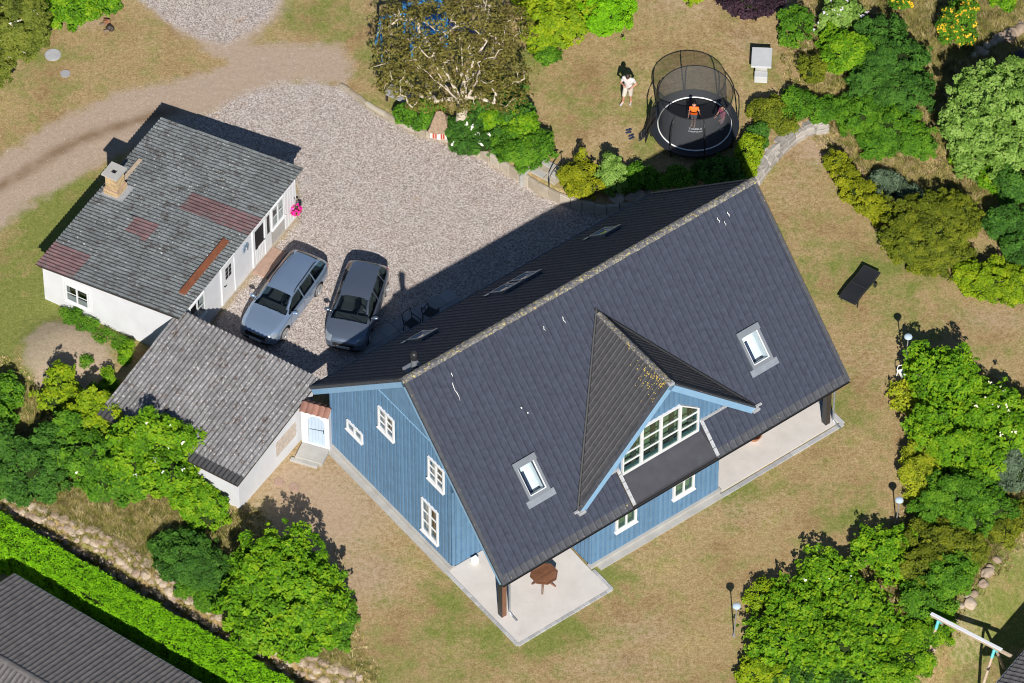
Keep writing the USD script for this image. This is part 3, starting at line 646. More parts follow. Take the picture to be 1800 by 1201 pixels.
tb = tile_field(OB, EUb, EVb, HL, SL, seed=12, keep=keep_back)
# the roof deck under the tiles, with the openings cut out
dk = sbox(0.06, 0, HL - .06, SL - .02)
cut = [sbox(fx0, -1, fx1, (yw + HW / 2) / ca_)] + [sbox(a + .06, (SKY_Y[0] + HW / 2) / ca_ + .06, b - .06, (SKY_Y[1] + HW / 2) / ca_ - .06) for a, b in sky_front]
tri = Polygon([(DX - DHW + .5, (yw + HW / 2) / ca_ + .05), (DX + DHW - .5, (yw + HW / 2) / ca_ + .05), (DX, (-1.01 + HW / 2) / ca_ - .5)])
roof = part("roof_deck", extr(dk.difference(shapely.union_all(cut + [tri])), 0.10, basis(OF - np.cross(EU, EV) * 0.11, EU, EV, np.cross(EU, EV))), M("dark_wood"), house)
cutb = [sbox(HL - b + .06, (HW / 2 - BY[1]) / ca_ + .06, HL - a - .06, (HW / 2 - BY[0]) / ca_ - .06) for a, b in back_sky]
part("roof_deck", extr(dk.difference(shapely.union_all(cutb)), 0.10, basis(OB - np.cross(EUb, EVb) * 0.11, EUb, EVb, np.cross(EUb, EVb))), M("dark_wood"), house)
tf_order = sorted(range(len(tf)), key=lambda i: tf[i][0][:, 1].mean() * 3 + tf[i][0][:, 0].mean() * .2)
for n_, i in enumerate(tf_order[:300]): part("roof_tile", tf[i], M("verge_tile" if tf[i][0][:, 2].mean() < HE + .26 else "roof_tile"), roof)
part("roof_tiles", join([tf[i] for i in tf_order[300:]]), M("roof_tile"), roof, kind="stuff")
part("roof_tiles", join(tb), M("roof_tile"), roof, kind="stuff")
def cap_row(p0, p1, down, n, r, name, mat, parent, lift=0.0):
    """ridge tiles: overlapping half round caps"""
    p0, p1 = np.asarray(p0, float), np.asarray(p1, float); d = (p1 - p0) / n; e = d / np.linalg.norm(d); side = np.cross([0, 0, 1.], e); side /= np.linalg.norm(side); up = np.cross(e, side)
    for k in range(n):
        a, b = p0 + d * k, p0 + d * (k + 1.12); V = []; ang = np.linspace(math.radians(-8), math.radians(188), 9)
        for P, rr in ((a, r * 1.0), (b, r * 0.9)):
            for t in ang: V.append(P + side * math.cos(t) * rr + up * (math.sin(t) * rr * .62 + lift))
        m = len(ang); F = []
        for j in range(m - 1): F += [(j, j + m, j + 1), (j + 1, j + m, j + m + 1)]
        c = len(V); V.append(a + up * lift); F += [(c, j, j + 1) for j in range(m - 1)]
        part(name, trimesh.Trimesh(np.array(V), np.array(F), process=False), mat, parent, smooth=40)
cap_row((HL + .02, 0, HR - .03), (-.02, 0, HR - .03), None, 44, 0.17, "ridge_tile", M("roof_tile_lichen"), roof)
# verge caps and barge boards along the gables
for X, s in ((0.0, -1), (HL, 1)):
    for sd in (-1, 1):
        ev = np.array([0, -sd * ca_, sa_]); o = np.array([X, sd * HW / 2, HE]); n = np.cross(EU, EV) if sd < 0 else np.cross(EUb, EVb)
        nv = 26
        for k in range(nv):
            a0, a1 = SL * k / nv - .03, SL * (k + 1) / nv
            corners = [o + ev * a + n * h + np.array([-s * .14 + s * w, 0, 0]) for a, up in ((a0, .02), (a1, 0)) for w in (0, .155) for h in (-.06, .055 + up)]
            part("verge_tile", trimesh.convex.convex_hull(np.array(corners)), M("verge_tile"), roof)
        corners = [o + ev * a + n * h + np.array([s * w, 0, 0]) for a in (-.02, SL - .0) for w in (-.02, -.06) for h in (-.30, -.055)]
        part("barge_board", trimesh.convex.convex_hull(np.array(corners)), M("blue_trim"), house)
# soffit edge and gutters
def gutter(p0, p1, r, name, mat, parent):
    p0, p1 = np.asarray(p0, float), np.asarray(p1, float); e = (p1 - p0) / np.linalg.norm(p1 - p0); side = np.cross(e, [0, 0, 1.])
    ang = np.linspace(math.pi, 2 * math.pi, 9); V, F = [], []
    for P in (p0, p1):
        for rr in (r, r * .85):
            for t in ang: V.append(P + side * math.cos(t) * rr + np.array([0, 0, math.sin(t) * rr]))
    m = len(ang)
    for j in range(m - 1):
        for a, b in ((0, 2 * m), (m, 3 * m)): F += [(a + j, b + j, a + j + 1), (a + j + 1, b + j, b + j + 1)]
    F += [(0, m, 2 * m), (m, 3 * m, 2 * m), (m - 1, 3 * m - 1, 2 * m - 1), (2 * m - 1, 4 * m - 1, 3 * m - 1)]
    return part(name, trimesh.Trimesh(np.array(V), np.array(F), process=False), mat, parent)
gutter((0.0, -HW / 2 - .05, HE - .05), (fx0, -HW / 2 - .05, HE - .05), .06, "gutter", M("dark_metal"), house)
gutter((fx0, -HW / 2 - .05, HE - .05), (HL, -HW / 2 - .05, HE - .05), .06, "gutter", M("dark_metal"), house)
gutter((0.0, HW / 2 + .06, HE - .04), (HL, HW / 2 + .06, HE - .04), .065, "gutter", M("zinc"), house)
part("fascia", cat_([bx(0.02, HL - .02, -HW / 2 + .02, -HW / 2 + .05, HE - .2, HE - .02), bx(0.02, HL - .02, HW / 2 - .05, HW / 2 - .02, HE - .2, HE - .02)]), M("dark_metal"), house)

# dormer roof: two slopes clipped along the valleys
def clip_mesh(m, planes):
    for n, o in planes: m = trimesh.intersections.slice_mesh_plane(m, np.asarray(n, float), np.asarray(o, float))
    return m
dl = math.hypot(DHW, DZ - DB); cd, sd_ = DHW / dl, (DZ - DB) / dl
nmain = np.array([0, -HK, 1.]); pmain = np.array([0, -HW / 2, HE + 0.05])
mid = lambda m: clip_mesh(m, [(nmain, pmain), ((0, 1, 0), (0, yv, 0))])
for s, o in ((-1, np.array([DX - DHW - .05, -0.9, DB - .05])), (1, np.array([DX + DHW + .05, yv - .2, DB - .05]))):
    eu = np.array([0, 1., 0]) * (-1 if s < 0 else 1); ev = np.array([-s * cd, 0, sd_])
    ts = tile_field(o, eu, ev, 4.95, dl + .05, cw=.22, roll=.014, seed=20 + s)
    part("dormer_tiles", mid(join(ts)), M("dormer_tile"), house, kind="stuff")
    o2 = np.array([DX, yv + .02, DZ - .02]); nn = np.array([s * sd_, 0, cd])
    pl = Polygon([(0, 0), (0, -1.05 - yv), (dl + .0, 0.12), (dl + .0, 0)]) if True else None
    T = basis(o2 - nn * .10, np.array([s * cd, 0, -sd_]), np.array([0, 1., 0]), nn * s)
    if s < 0: T = basis(o2 - nn * .02, np.array([s * cd, 0, -sd_]), np.array([0, 1., 0]), nn * s)
    part("dormer_deck", extr(pl, 0.08, T), M("dark_wood"), house)
    # valley gutter strip
    a, b = np.array([DX, -1.01, DZ]), np.array([DX + s * DHW, -5.46, DB])
    d = (b - a) / np.linalg.norm(b - a)
    a = a - d * .1
    part("valley", tube([a + (0, 0, .065), b + d * .15 + (0, 0, .065)], [.06, .06], 6), M("dark_metal"), house)
    # lead at the foot of the valley
    part("lead_flashing", cat_([cbx(b[0] - .16, b[0] + .16, b[1] - .32, b[1] - .08, b[2] - .12, b[2] - .0, .01), cbx(b[0] - .12 + s * .18, b[0] + .12 + s * .22, b[1] - .20, b[1] - .10, b[2] - .02, b[2] + .06, .01)]), M("lead_flashing"), house)
    # barge board
    corners = [o2 + np.array([s * cd, 0, -sd_]) * t + nn * h + np.array([0, w, 0]) for t in (0, dl + .02) for h in (-.24, .02) for w in (-.03, -.07)]
    part("barge_board", trimesh.convex.convex_hull(np.array(corners)), M("blue_trim"), house)
    nv = 17
    for k in range(nv):
        a0, a1 = dl * k / nv, dl * (k + 1) / nv + .03
        corners = [o2 + np.array([s * cd, 0, -sd_]) * t + nn * (h + up) + np.array([0, w, 0]) for t, up in ((a0, 0), (a1, .02)) for h in (-.03, .075) for w in (-.05, .10)]
        part("verge_tile", trimesh.convex.convex_hull(np.array(corners)), M("verge_tile"), house)
cap_row((DX, yv - .03, DZ + .03), (DX, -1.2, DZ + .03), None, 12, 0.13, "ridge_tile", M("roof_tile_lichen"), house)
part("lead_flashing", cbx(DX - .12, DX + .12, yv - .12, yv + .05, DZ - .02, DZ + .10, .01), M("lead_flashing"), house)
# dormer gable wall, boards, window
zlow = main_z(yw)
wu0, wu1, wz = 6.62, 10.38, 3.14
head = lambda u: 5.32 - max(0.0, abs(u - 8.5) - .95) * .86
wpoly = Polygon([(DX - (DZ - zlow) / DK, zlow), (fx0, zlow), (fx0, 2.95), (fx1, 2.95), (fx1, zlow), (DX + (DZ - zlow) / DK, zlow), (DX, DZ - .05)])
whole = Polygon([(wu0 + .05, wz + .05), (wu1 - .05, wz + .05)] + [(u, head(u) - .05) for u in np.linspace(wu0 + .05, wu1 - .05, 24)[::-1]])
wall_y(wpoly.difference(whole), yw, 0.18, "dormer_wall", M("blue_wall"))
wcut = Polygon([(wu0 - .04, wz - .06), (wu1 + .04, wz - .06)] + [(u, head(u) + .03) for u in np.linspace(wu0 - .04, wu1 + .04, 24)[::-1]])
boards((0, yw, 0), (1, 0, 0), (0, -1, 0), DX - 3.9, DX + 3.9, 2.96, lambda u: max(2.97, DZ - DK * abs(u - DX) - .2), [wcut, sbox(0, 0, fx0, zlow + .04), sbox(fx1, 0, 20, zlow + .04)], seed=6)
window(house, (wu0, yw, wz), (1, 0, 0), (0, 0, 1), wu1 - wu0, 0, 4, 3, frame=.07, mullion=.13, depth=.1, glass="green_glass", sill=False, top=lambda u: head(u + wu0) - wz, name="dormer_window")
part("blind", bx(wu0 - .1, wu1 + .1, yw + .40, yw + .42, 2.9, 5.3), M("blind"), house)
for k, x in enumerate((7.42, 8.36, 9.28, 10.20)):
    part("curtain", bx(x - .20, x + .02, yw + .12, yw + .15, 3.2, 4.95), M("interior_dark"), house)
part("flat_roof", extr(Polygon([(yw - .001, 3.06), (-HW / 2 + .03, 2.60), (-HW / 2 + .03, 2.40), (yw - .001, 2.40)]), fx1 - fx0 - .02, basis((fx0 + .01, 0, 0), (0, 1, 0), (0, 0, 1), (1, 0, 0))), M("membrane"), house)
for X, s in ((fx0, -1), (fx1, 1)):
    part("cheek", extr(Polygon([(yw, 2.9), (yw, zlow + .05), (-HW / 2, HE + .05), (-HW / 2, HE - .05)]), .03, basis((X - .015, 0, 0), (0, 1, 0), (0, 0, 1), (1, 0, 0))), M("membrane"), house)
    for k in range(5):
        t0, t1 = k / 5, (k + 1) / 5 + .02
        P = lambda t, h: np.array([0, -HW / 2 + (yw + HW / 2) * t, HE + (zlow - HE) * t + h])
        corners = [P(t, h) + np.array([X + w, 0, 0]) for t in (t0, t1) for h in (.055, .085) for w in ((-.10, .05) if s < 0 else (-.05, .10))]
        part("lead_flashing", trimesh.convex.convex_hull(np.array(corners)), M("lead_flashing"), house)
# stepped lead where the tiles meet the dormer wall
for a, b in ((DX - (DZ - zlow) / DK + .1, fx0), (fx1, DX + (DZ - zlow) / DK - .1)):
    n = int((b - a) / .3)
    for k in range(n): part("lead_flashing", cbx(a + k * (b - a) / n, a + (k + 1) * (b - a) / n + .02, yw - .13, yw - .035, zlow + .02, zlow + .10 + .01 * (k % 2), .008), M("lead_flashing"), house)

# skylights
def skylight(x0, x1, y0, y1, front=True):
    eu, ev, o = (EU, EV, OF) if front else (EUb, EVb, OB); n = np.cross(eu, ev)
    if front: u0, u1, s0, s1 = x0, x1, (y0 + HW / 2) / ca_, (y1 + HW / 2) / ca_
    else: u0, u1, s0, s1 = HL - x1, HL - x0, (HW / 2 - y1) / ca_, (HW / 2 - y0) / ca_
    T = lambda h: basis(o + n * h, eu, ev, n)
    p = part("skylight", extr(sbox(u0, s0, u1, s1).difference(sbox(u0 + .11, s0 + .14, u1 - .11, s1 - .12)), .12, T(0.0)), M("frame_grey"), house)
    part("cover_rail", extr(sbox(u0 - .03, s1 - .16, u1 + .03, s1 + .10), .05, T(.11)), M("frame_grey"), p)
    part("apron", extr(sbox(u0 - .16, s0 - .26, u1 + .16, s0 + .02), .02, T(.055)), M("zinc"), p)
    part("inner_frame", extr(sbox(u0 + .11, s0 + .14, u1 - .11, s1 - .12).difference(sbox(u0 + .15, s0 + .18, u1 - .15, s1 - .16)), .07, T(.01)), M("white_paint"), p)
    part("pane", extr(sbox(u0 + .15, s0 + .18, u1 - .15, s1 - .16), .012, T(.05)), M("skylight_glass"), p)
    w0, w1, t0, t1 = u0 + .11, u1 - .11, s0 + .14, s1 - .12
    part("reveal", extr(sbox(w0 - .02, t0 - .02, w1 + .02, t1 + .02).difference(sbox(w0, t0, w1, t1)), .45, T(-.46)), M("interior_white"), p)
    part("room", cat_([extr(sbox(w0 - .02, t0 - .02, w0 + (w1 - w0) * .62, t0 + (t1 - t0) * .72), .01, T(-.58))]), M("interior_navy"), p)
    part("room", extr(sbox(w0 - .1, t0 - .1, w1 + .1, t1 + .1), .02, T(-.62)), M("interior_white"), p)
for a, b in sky_front: skylight(a, b, *SKY_Y)
for a, b in back_sky: skylight(a, b, *BY, front=False)
# vent pipe
vx, vy = 0.95, 0.55
pv = part("vent_pipe", cat_([cyl((vx, vy, main_z(-vy) - .2), (vx, vy, main_z(-vy) + .62), .12, sides=16), cyl((vx, vy, main_z(-vy) + .02), (vx, vy, main_z(-vy) + .16), .17, .13, 16)]), M("frame_grey"), house, smooth=40)
part("cowl", cat_([cyl((vx, vy, main_z(-vy) + .62), (vx, vy, main_z(-vy) + .86), .135, .135, 16), trimesh.creation.icosphere(2, .135).apply_translation((vx, vy, main_z(-vy) + .86))]), M("dark_metal"), pv, smooth=40)
part("flashing", cbx(vx - .34, vx + .34, vy - .10, vy + .32, main_z(-vy) - .12, main_z(-vy) + .07, .01), M("frame_grey"), pv)
# bird lime streaks on the slope
for x, s, l, w in ((1.75, 7.75, .75, .013), (1.9, 8.1, .16, .014), (7.1, 7.85, .28, .014), (6.2, 7.9, .2, .013), (3.9, 5.6, .07, .028), (4.05, 5.3, .05, .03), (14.9, 8.2, .22, .016), (15.4, 8.2, .2, .018), (15.1, 7.95, .2, .012)):
    pts = [OF + EU * (x + .02 * math.sin(k * 1.7 + x)) + EV * (s - l * k / 5) + np.cross(EU, EV) * .062 for k in range(6)]
    part("bird_lime", tube(pts, [w * .8, w, w * .7, w, w * .6, w * .3], 5), M("bird_lime"), roof)
# posts, downpipes
for (x, y, lab) in ((0.30, -5.86, "wood"), (16.35, -5.86, "dark")):
    part("post", cbx(x - .11, x + .11, y - .11, y + .11, 0.05, HE + .05, .01), M("dark_wood" if lab == "dark" else "brown_wood"), house)
    part("post_cladding", cat_([cbx(x - .135, x - .112, y - .125, y + .13, .08, HE, .004), cbx(x - .13, x + .13, y + .112, y + .135, .08, HE, .004)]), M("dark_metal"), house)
    dx = x + .22
    part("downpipe", tube([(dx, -6.22, HE - .1), (dx, -6.0, HE - .25), (dx, -6.0, .22), (dx + .02, -6.18, .10), (dx + .02, -6.45, .085)], .04, 8), M("zinc"), house)
part("beam", cat_([cbx(0.2, xa + .1, -5.96, -5.76, HE - .12, HE + .08, .01), cbx(xb - .1, 16.46, -5.96, -5.76, HE - .12, HE + .08, .01)]), M("dark_wood"), house)

# patio and terrace
def slab(name, label, pts, z1, mat):
    t = thing(name, label, "patio", (HOUSE_O[0], HOUSE_O[1], 0), HOUSE_YAW)
    part("slab", extr(Polygon(pts), .3, basis((0, 0, z1 - .3), (1, 0, 0), (0, 1, 0), (0, 0, 1))), M(mat), t)
    return t
pat = slab("patio", "pale concrete patio with grey stone border at the house's near corner", [(-.05, -7.30), (4.36, -7.30), (4.36, -6.36), (xa - .13, -6.1), (xa - .02, -2.83), (xg - .1, -2.83), (-.05, -2.9)], .06, "patio_concrete")
def border(t, path, w=.14, l=.26, z=.055):
    for (x0, y0), (x1, y1) in zip(path[:-1], path[1:]):
        d = math.hypot(x1 - x0, y1 - y0); n = max(1, int(d / l)); a = math.atan2(y1 - y0, x1 - x0)
        for k in range(n):
            m = cbx(-.5 * d / n + .006, .5 * d / n - .006, -w / 2, w / 2, -.15, z + rng.normal(0, .004), .008)
            m.apply_transform(trimesh.transformations.rotation_matrix(a + rng.normal(0, .01), (0, 0, 1)))
            m.apply_translation((x0 + (x1 - x0) * (k + .5) / n, y0 + (y1 - y0) * (k + .5) / n, 0)); part("border_stone", m, M("border_stone"), t)
border(pat, [(-.13, -2.82), (-.13, -7.38), (4.44, -7.38), (4.44, -6.2)])
ter = slab("terrace", "covered concrete terrace under the far end of the front eave", [(xb + .02, -6.12), (16.75, -6.12), (16.75, -2.83), (xb + .02, -2.83)], .06, "patio_concrete")
border(ter, [(xb, -6.28), (16.86, -6.28), (16.86, -4.2)], w=.2, l=.8, z=.04)
# ---------------------------------------------------------------- corrugated roofs and the white outbuildings
def sheet(u0, u1, s0, s1, z, amp=.028, pitch=.177, seed=0, ns=8, ns2=2, thick=.012):
    """one corrugated sheet: u across the waves, s up the slope; z(u, s) height of the plane"""
    r = np.random.default_rng(seed); n = max(4, int(round((u1 - u0) / pitch * ns)))
    u = np.linspace(u0, u1, n + 1); w = amp * np.cos(2 * math.pi * u / pitch); V = []
    j = r.normal(0, .004, 3)
    for s, dzz in ((s0, .018), (s1, 0.0)):
        V.append(np.stack([u, np.full_like(u, s), z(u, s) + w + dzz + j[0] + j[1] * (u - u0)], 1))
    V.append(V[0] - [0, 0, .02]); m = n + 1; F = []
    for k in range(n):
        F += [(k, k + 1, m + k + 1), (k, m + k + 1, m + k), (2 * m + k, 2 * m + k + 1, k + 1), (2 * m + k, k + 1, k)]
    return trimesh.Trimesh(np.vstack(V), np.array(F), process=False)

outb = thing("white_outbuilding", "long whitewashed outbuilding with grey corrugated lean-to roof and brick chimney", "outbuilding", tuple(GFr.o), GFr.yaw)
GL, GD, ZF, ZB = 8.82, 6.40, 2.62, 2.02
gzr = lambda u, s: ZB + (ZF - ZB) * (1 - np.asarray(s) / GD) + .045      # s = y, front edge y = 0
gwins = [(0.82, 1.02, 1.12, 1.22, 2, 2), (6.98, 1.05, .95, 1.2, 2, 2)]
gdoors = [(3.26, 0.16, .86, 2.08), (5.62, 0.14, .80, 2.10)]
fpoly = sbox(0, -.05, GL, ZF - .02)
ghole = shapely.union_all([sbox(u + .05, v + .05, u + w - .05, v + h - .05) for u, v, w, h, c, r in gwins])
part("wall", extr(fpoly.difference(ghole), .22, basis((0, .22, 0), (1, 0, 0), (0, 0, 1), (0, -1, 0))), M("white_wall"), outb)
sw = [(-5.33, .60, 1.12, 1.02)]
side = Polygon([(-GD, -.05), (0, -.05), (0, ZF - .02), (-GD, ZB - .02)])
part("wall", extr(side.intersection(sbox(-GD, -1, -.225, 9)).difference(shapely.union_all([sbox(u + .05, v + .05, u + w - .05, v + h - .05) for u, v, w, h in sw])), .22, basis((.22, 0, 0), (0, -1, 0), (0, 0, 1), (-1, 0, 0))), M("white_wall"), outb)
part("wall", extr(Polygon([(.225, -.05), (GD - .225, -.05), (GD - .225, ZB - .02), (.225, ZF - .03)]), .22, basis((GL - .22, 0, 0), (0, 1, 0), (0, 0, 1), (1, 0, 0))), M("white_wall"), outb)
part("wall", bx(0.225, GL, GD - .22, GD, -.05, ZB - .03), M("white_wall"), outb)
part("interior_floor", bx(.23, GL - .23, .23, GD - .23, -.02, .06), M("interior_dark"), outb)
part("plinth", bx(.9, GL + .03, -.05, -.002, -.1, .12), M("kerb_stone"), outb)
for u, v, w, h, c, r in gwins: window(outb, (u, 0, v), (1, 0, 0), (0, 0, 1), w, h, c, r, frame=.07, depth=.06)
u, v, w, h = sw[0]; wn = window(outb, (0, -u, v), (0, -1, 0), (0, 0, 1), w, h, 2, 2, frame=.08, depth=.06)
part("surround", extr(sbox(u - .12, v - .15, u + w + .12, v + h + .22).difference(sbox(u - .045, v - .055, u + w + .045, v + h + .005)), .025, basis((0, 0, 0), (0, -1, 0), (0, 0, 1), (-1, 0, 0))), M("white_paint"), outb)
part("orange_lamp", trimesh.creation.icosphere(2, .13).apply_translation((.30, 5.05, 1.42)), M("orange_lamp"), outb)
# doors
def door(u, v, w, h, panes, label):
    d = part("door", extr(sbox(u, v, u + w, v + h), .05, basis((0, 0.01, 0), (1, 0, 0), (0, 0, 1), (0, -1, 0))), M("white_paint"), outb, label=label)
    part("door_frame", extr(sbox(u - .09, v, u + w + .09, v + h + .09).difference(sbox(u, v - 1, u + w, v + h)), .07, basis((0, 0.005, 0), (1, 0, 0), (0, 0, 1), (0, -1, 0))), M("white_paint"), d)
    for a, b, c, e in panes: part("pane", extr(sbox(a, b, c, e), .012, basis((0, -.041, 0), (1, 0, 0), (0, 0, 1), (0, -1, 0))), M("car_black"), d)
    part("handle", cat_([cyl((u + .08 if len(panes) > 2 else u + w - .07, -.04, v + 1.0), (u + .08 if len(panes) > 2 else u + w - .07, -.10, v + 1.0), .02), cyl((u + .06, -.10, v + 1.0), (u + .2, -.10, v + 1.0), .014)]), M("dark_metal"), d)
    return d
u, v, w, h = gdoors[0]
door(u, v, w, h, [(u + .22 + i * .23, v + 1.25 + j * .22, u + .40 + i * .23, v + 1.43 + j * .22) for i in range(2) for j in range(3)], "white plank door with six small panes")
u, v, w, h = gdoors[1]
dd = door(u, v, w, h, [(u + .09, v + .95, u + w - .09, v + h - .12)], "white half glazed door")
for k in range(5): part("plank", cbx(u + .10 + k * .125, u + .21 + k * .125, -.056, -.040, v + .10, v + .85, .004), M("white_paint"), dd)
part("side_light", extr(sbox(6.52, .16, 6.90, 2.28), .05, basis((0, .01, 0), (1, 0, 0), (0, 0, 1), (0, -1, 0))), M("white_paint"), outb)
part("pane", extr(sbox(6.62, 1.15, 6.80, 2.15), .012, basis((0, -.041, 0), (1, 0, 0), (0, 0, 1), (0, -1, 0))), M("car_black"), outb)
part("grey_panel", bx(6.97, 7.95, -.02, -.003, .14, 1.0), M("concrete"), outb)
for k in range(4): part("plank", cbx(8.02 + k * .20, 8.21 + k * .20, -.025, -.003, .10, 2.25, .006), M("white_paint"), outb)
part("corner_board", cbx(8.80, 8.85, -.03, .02, .05, 2.4, .006), M("white_paint"), outb)
# roof sheets
roofg = part("roof_deck", extr(Polygon([(-.12, ZF - .09), (GD + .12, ZB - .09), (GD + .12, ZB - .03), (-.12, ZF - .03)]), GL + .16, basis((-.08, 0, 0), (0, 1, 0), (0, 0, 1), (1, 0, 0))), M("dark_wood"), outb)
nu, nsr = 9, 4
ue = np.linspace(-.18, GL + .30, nu + 1); se = np.array([-.22, 1.25, 3.0, 4.75, GD + .24])
red = {(0, 3), (1, 3), (3, 2), (5, 0), (5, 1)}; darkset = set()
rr = np.random.default_rng(4)
for i in range(nu):
    for j in range(nsr):
        if (i, j) == (0, 3): uu = [(ue[0], ue[1], "corrugated_red")]
        elif (i, j) == (1, 3): uu = [(ue[1], ue[1] + .3, "corrugated_red"), (ue[1] + .3, ue[2], "corrugated_grey")]
        elif (i, j) in red: uu = [(ue[i], ue[i + 1], "corrugated_red")]
        elif (i, j) in darkset: uu = [(ue[i], ue[i + 1], "corrugated_dark")]
        else: uu = [(ue[i], ue[i + 1], "corrugated_grey")]
        for a, b, mt in uu:
            s0, s1 = se[j], se[j + 1]
            if (i, j) == (3, 2): s0, s1 = s0 + .35, s1 - .3; part("roof_sheet", sheet(a, b, se[j], se[j + 1] + .1, gzr, seed=90), M("corrugated_grey"), roofg); part("roof_sheet", sheet(a, b, s0, s1, lambda u, s: gzr(u, s) + .02, seed=91), M(mt), roofg, label="faded red corrugated sheet"); continue
            # the front edge is the high edge: sheets lap downhill (towards large s)
            part("roof_sheet", sheet(a, b + .09, s1 + (.12 if j < nsr - 1 else 0), s0, lambda u, s: gzr(u, s) + .012 * (nsr - j), seed=i * 9 + j), M(mt), roofg, label="faded red corrugated sheet" if mt == "corrugated_red" else None)
rs_ = [GFr.loc(np.r_[pix(318, 517, 2.68)]), GFr.loc(np.r_[pix(401, 424, 2.68)])]
yg = .5 * (rs_[0][1] + rs_[1][1])
part("rusty_strip", cat_([cbx(rs_[0][0], rs_[1][0], yg - .13, yg + .13, gzr(0, yg) + .07, gzr(0, yg) + .10, .008), cbx(rs_[0][0], rs_[1][0], yg + .11, yg + .14, gzr(0, yg) + .0, gzr(0, yg) + .17, .006)]), M("rust"), roofg)
# chimney of yellow brick
chx, chy, ct = 4.83, 6.02, 3.20
chim = part("chimney_core", cat_([bx(chx - .29, chx + .29, chy - .26, chy + .26, 1.6, ct - .01), bx(chx - .36, chx + .36, chy - .33, chy + .33, 1.6, 2.42)]), M("mat_brown"), outb)
rb = np.random.default_rng(8)
def course(z, hx, hy, off):
    for (ax, c, half, other) in (("x", -1, hx, hy), ("x", 1, hx, hy), ("y", -1, hy, hx), ("y", 1, hy, hx)):
        L = 2 * half; n = 3
        cuts = np.linspace(-half, half, n + 1) + (off if n > 1 else 0); cuts[0], cuts[-1] = -half, half
        for k in range(n):
            a, b = cuts[k] + .006, cuts[k + 1] - .006; e = other + .018 + rb.normal(0, .004)
            m = cbx(chx + a, chx + b, chy + c * (other - .03), chy + c * e, z, z + .058, .004) if ax == "x" else cbx(chx + c * (other - .03), chx + c * e, chy + a, chy + b, z, z + .058, .004)
            part("brick", m, M("yellow_brick"), chim)
z = 2.08
k = 0
while z < ct - .06:
    big = z < 2.42
    course(z, .36 if big else .29, .33 if big else .26, .06 if k % 2 else -.06); z += .068; k += 1
part("chimney_cap", extr(sbox(-.40, -.37, .40, .37).difference(sbox(-.11, -.11, .11, .11)), .07, basis((chx, chy, ct), (1, 0, 0), (0, 1, 0), (0, 0, 1))), M("concrete"), outb)
part("flue", bx(chx - .12, chx + .12, chy - .12, chy + .12, ct - .12, ct + .005), M("car_black"), outb)
part("chimney_flashing", extr(Polygon([(chx - .46, -.42), (chx + .46, -.42), (chx + .46, .62), (chx - .46, .62)]), .02, basis((0, chy, gzr(0, chy) + .045), (1, 0, 0), (0, -1, .094), (0, .094, 1))), M("lead_flashing"), outb)
part("roof_plank", cbx(5.35, 6.75, 5.95, 6.12, gzr(0, 6) + .06, gzr(0, 6) + .10, .006), M("pale_wood"), roofg)
# things on its wall
sh = thing("wall_ornament", "grey shell shaped ornament hung on the whitewashed wall between two doors", "wall ornament", GFr.w(5.02, -.01, 1.86), GFr.yaw)
pts = [(0, 0)] + [(.20 * math.cos(t) * (1 + .12 * math.cos(9 * t)), .20 * math.sin(t) * (1 + .12 * math.cos(9 * t)) * 1.1) for t in np.linspace(math.radians(-60), math.radians(240), 37)]
part("shell", extr(Polygon(pts).buffer(0), .05, basis((0, 0, 0), (1, 0, 0), (0, 0, 1), (0, -1, 0))), M("shell_grey"), sh)
part("boss", trimesh.creation.icosphere(2, .055).apply_translation((0, -.06, .0)), M("zinc"), sh)
part("hook", cyl((-.08, -.02, -.12), (-.16, -.05, -.22), .025), M("shell_grey"), sh); part("hook", cyl((.1, -.02, -.12), (.12, -.05, -.22), .025), M("shell_grey"), sh)
dm_ = thing("door_slab", "reddish brown slab lying in front of the half glazed white door", "doorstep", GFr.w(6.25, -.38, .02), GFr.yaw)
part("slab", cbx(-.85, .75, -.33, .33, -.05, .045, .012), M("mat_brown"), dm_)

# the lower shed between outbuilding and gate
shed = thing("low_shed", "low whitewashed shed with brownish lichen spotted corrugated roof", "shed", tuple(SFr.o), SFr.yaw)
SX, SY = 5.25, 6.25; za, zb = 1.72, 2.42        # x runs up the slope from the low eave
szr = lambda u, s: za + (zb - za) * (np.asarray(s) - .0) / SX + .04
rp = [SFr.loc(pix(*q)) for q in ((417, 848, 1.75), (558, 663, 2.45), (312, 548, 2.45), (156, 712, 1.75))]
part("wall", extr(Polygon([(.0, -.05), (SX - .1, -.05), (SX - .1, zb - .1), (0, za - .05)]), .2, basis((0, .2, 0), (1, 0, 0), (0, 0, 1), (0, -1, 0))), M("white_wall"), shed)
part("wall", extr(sbox(-SY, -.05, -.205, za - .05), .2, basis((.2, 0, 0), (0, -1, 0), (0, 0, 1), (-1, 0, 0))), M("white_wall"), shed)
part("wall", bx(.2, SX - .1, SY - .2, SY, -.05, za), M("white_wall"), shed)
part("wall", bx(SX - .3, SX - .1, .205, SY - .2, -.05, zb - .12), M("white_wall"), shed)
part("bricked_opening", bx(2.55, 3.9, -.012, -.002, .62, 1.45), M("brick_patch"), shed)
for k in range(5):
    for i in range(6): part("brick", cbx(2.58 + i * .22 + (.05 if k % 2 else 0), 2.78 + i * .22 + (.05 if k % 2 else 0), -.03, -.011, .66 + k * .155, .79 + k * .155, .006), M("brick_patch"), shed)
part("roof_deck", extr(Polygon([(-.2, szr(0, -.2) - .12), (SX + .1, szr(0, SX + .1) - .12), (SX + .1, szr(0, SX + .1) - .05), (-.2, szr(0, -.2) - .05)]), SY + .15, basis((0, SY + .05, 0), (1, 0, 0), (0, 0, 1), (0, -1, 0))), M("dark_wood"), shed)
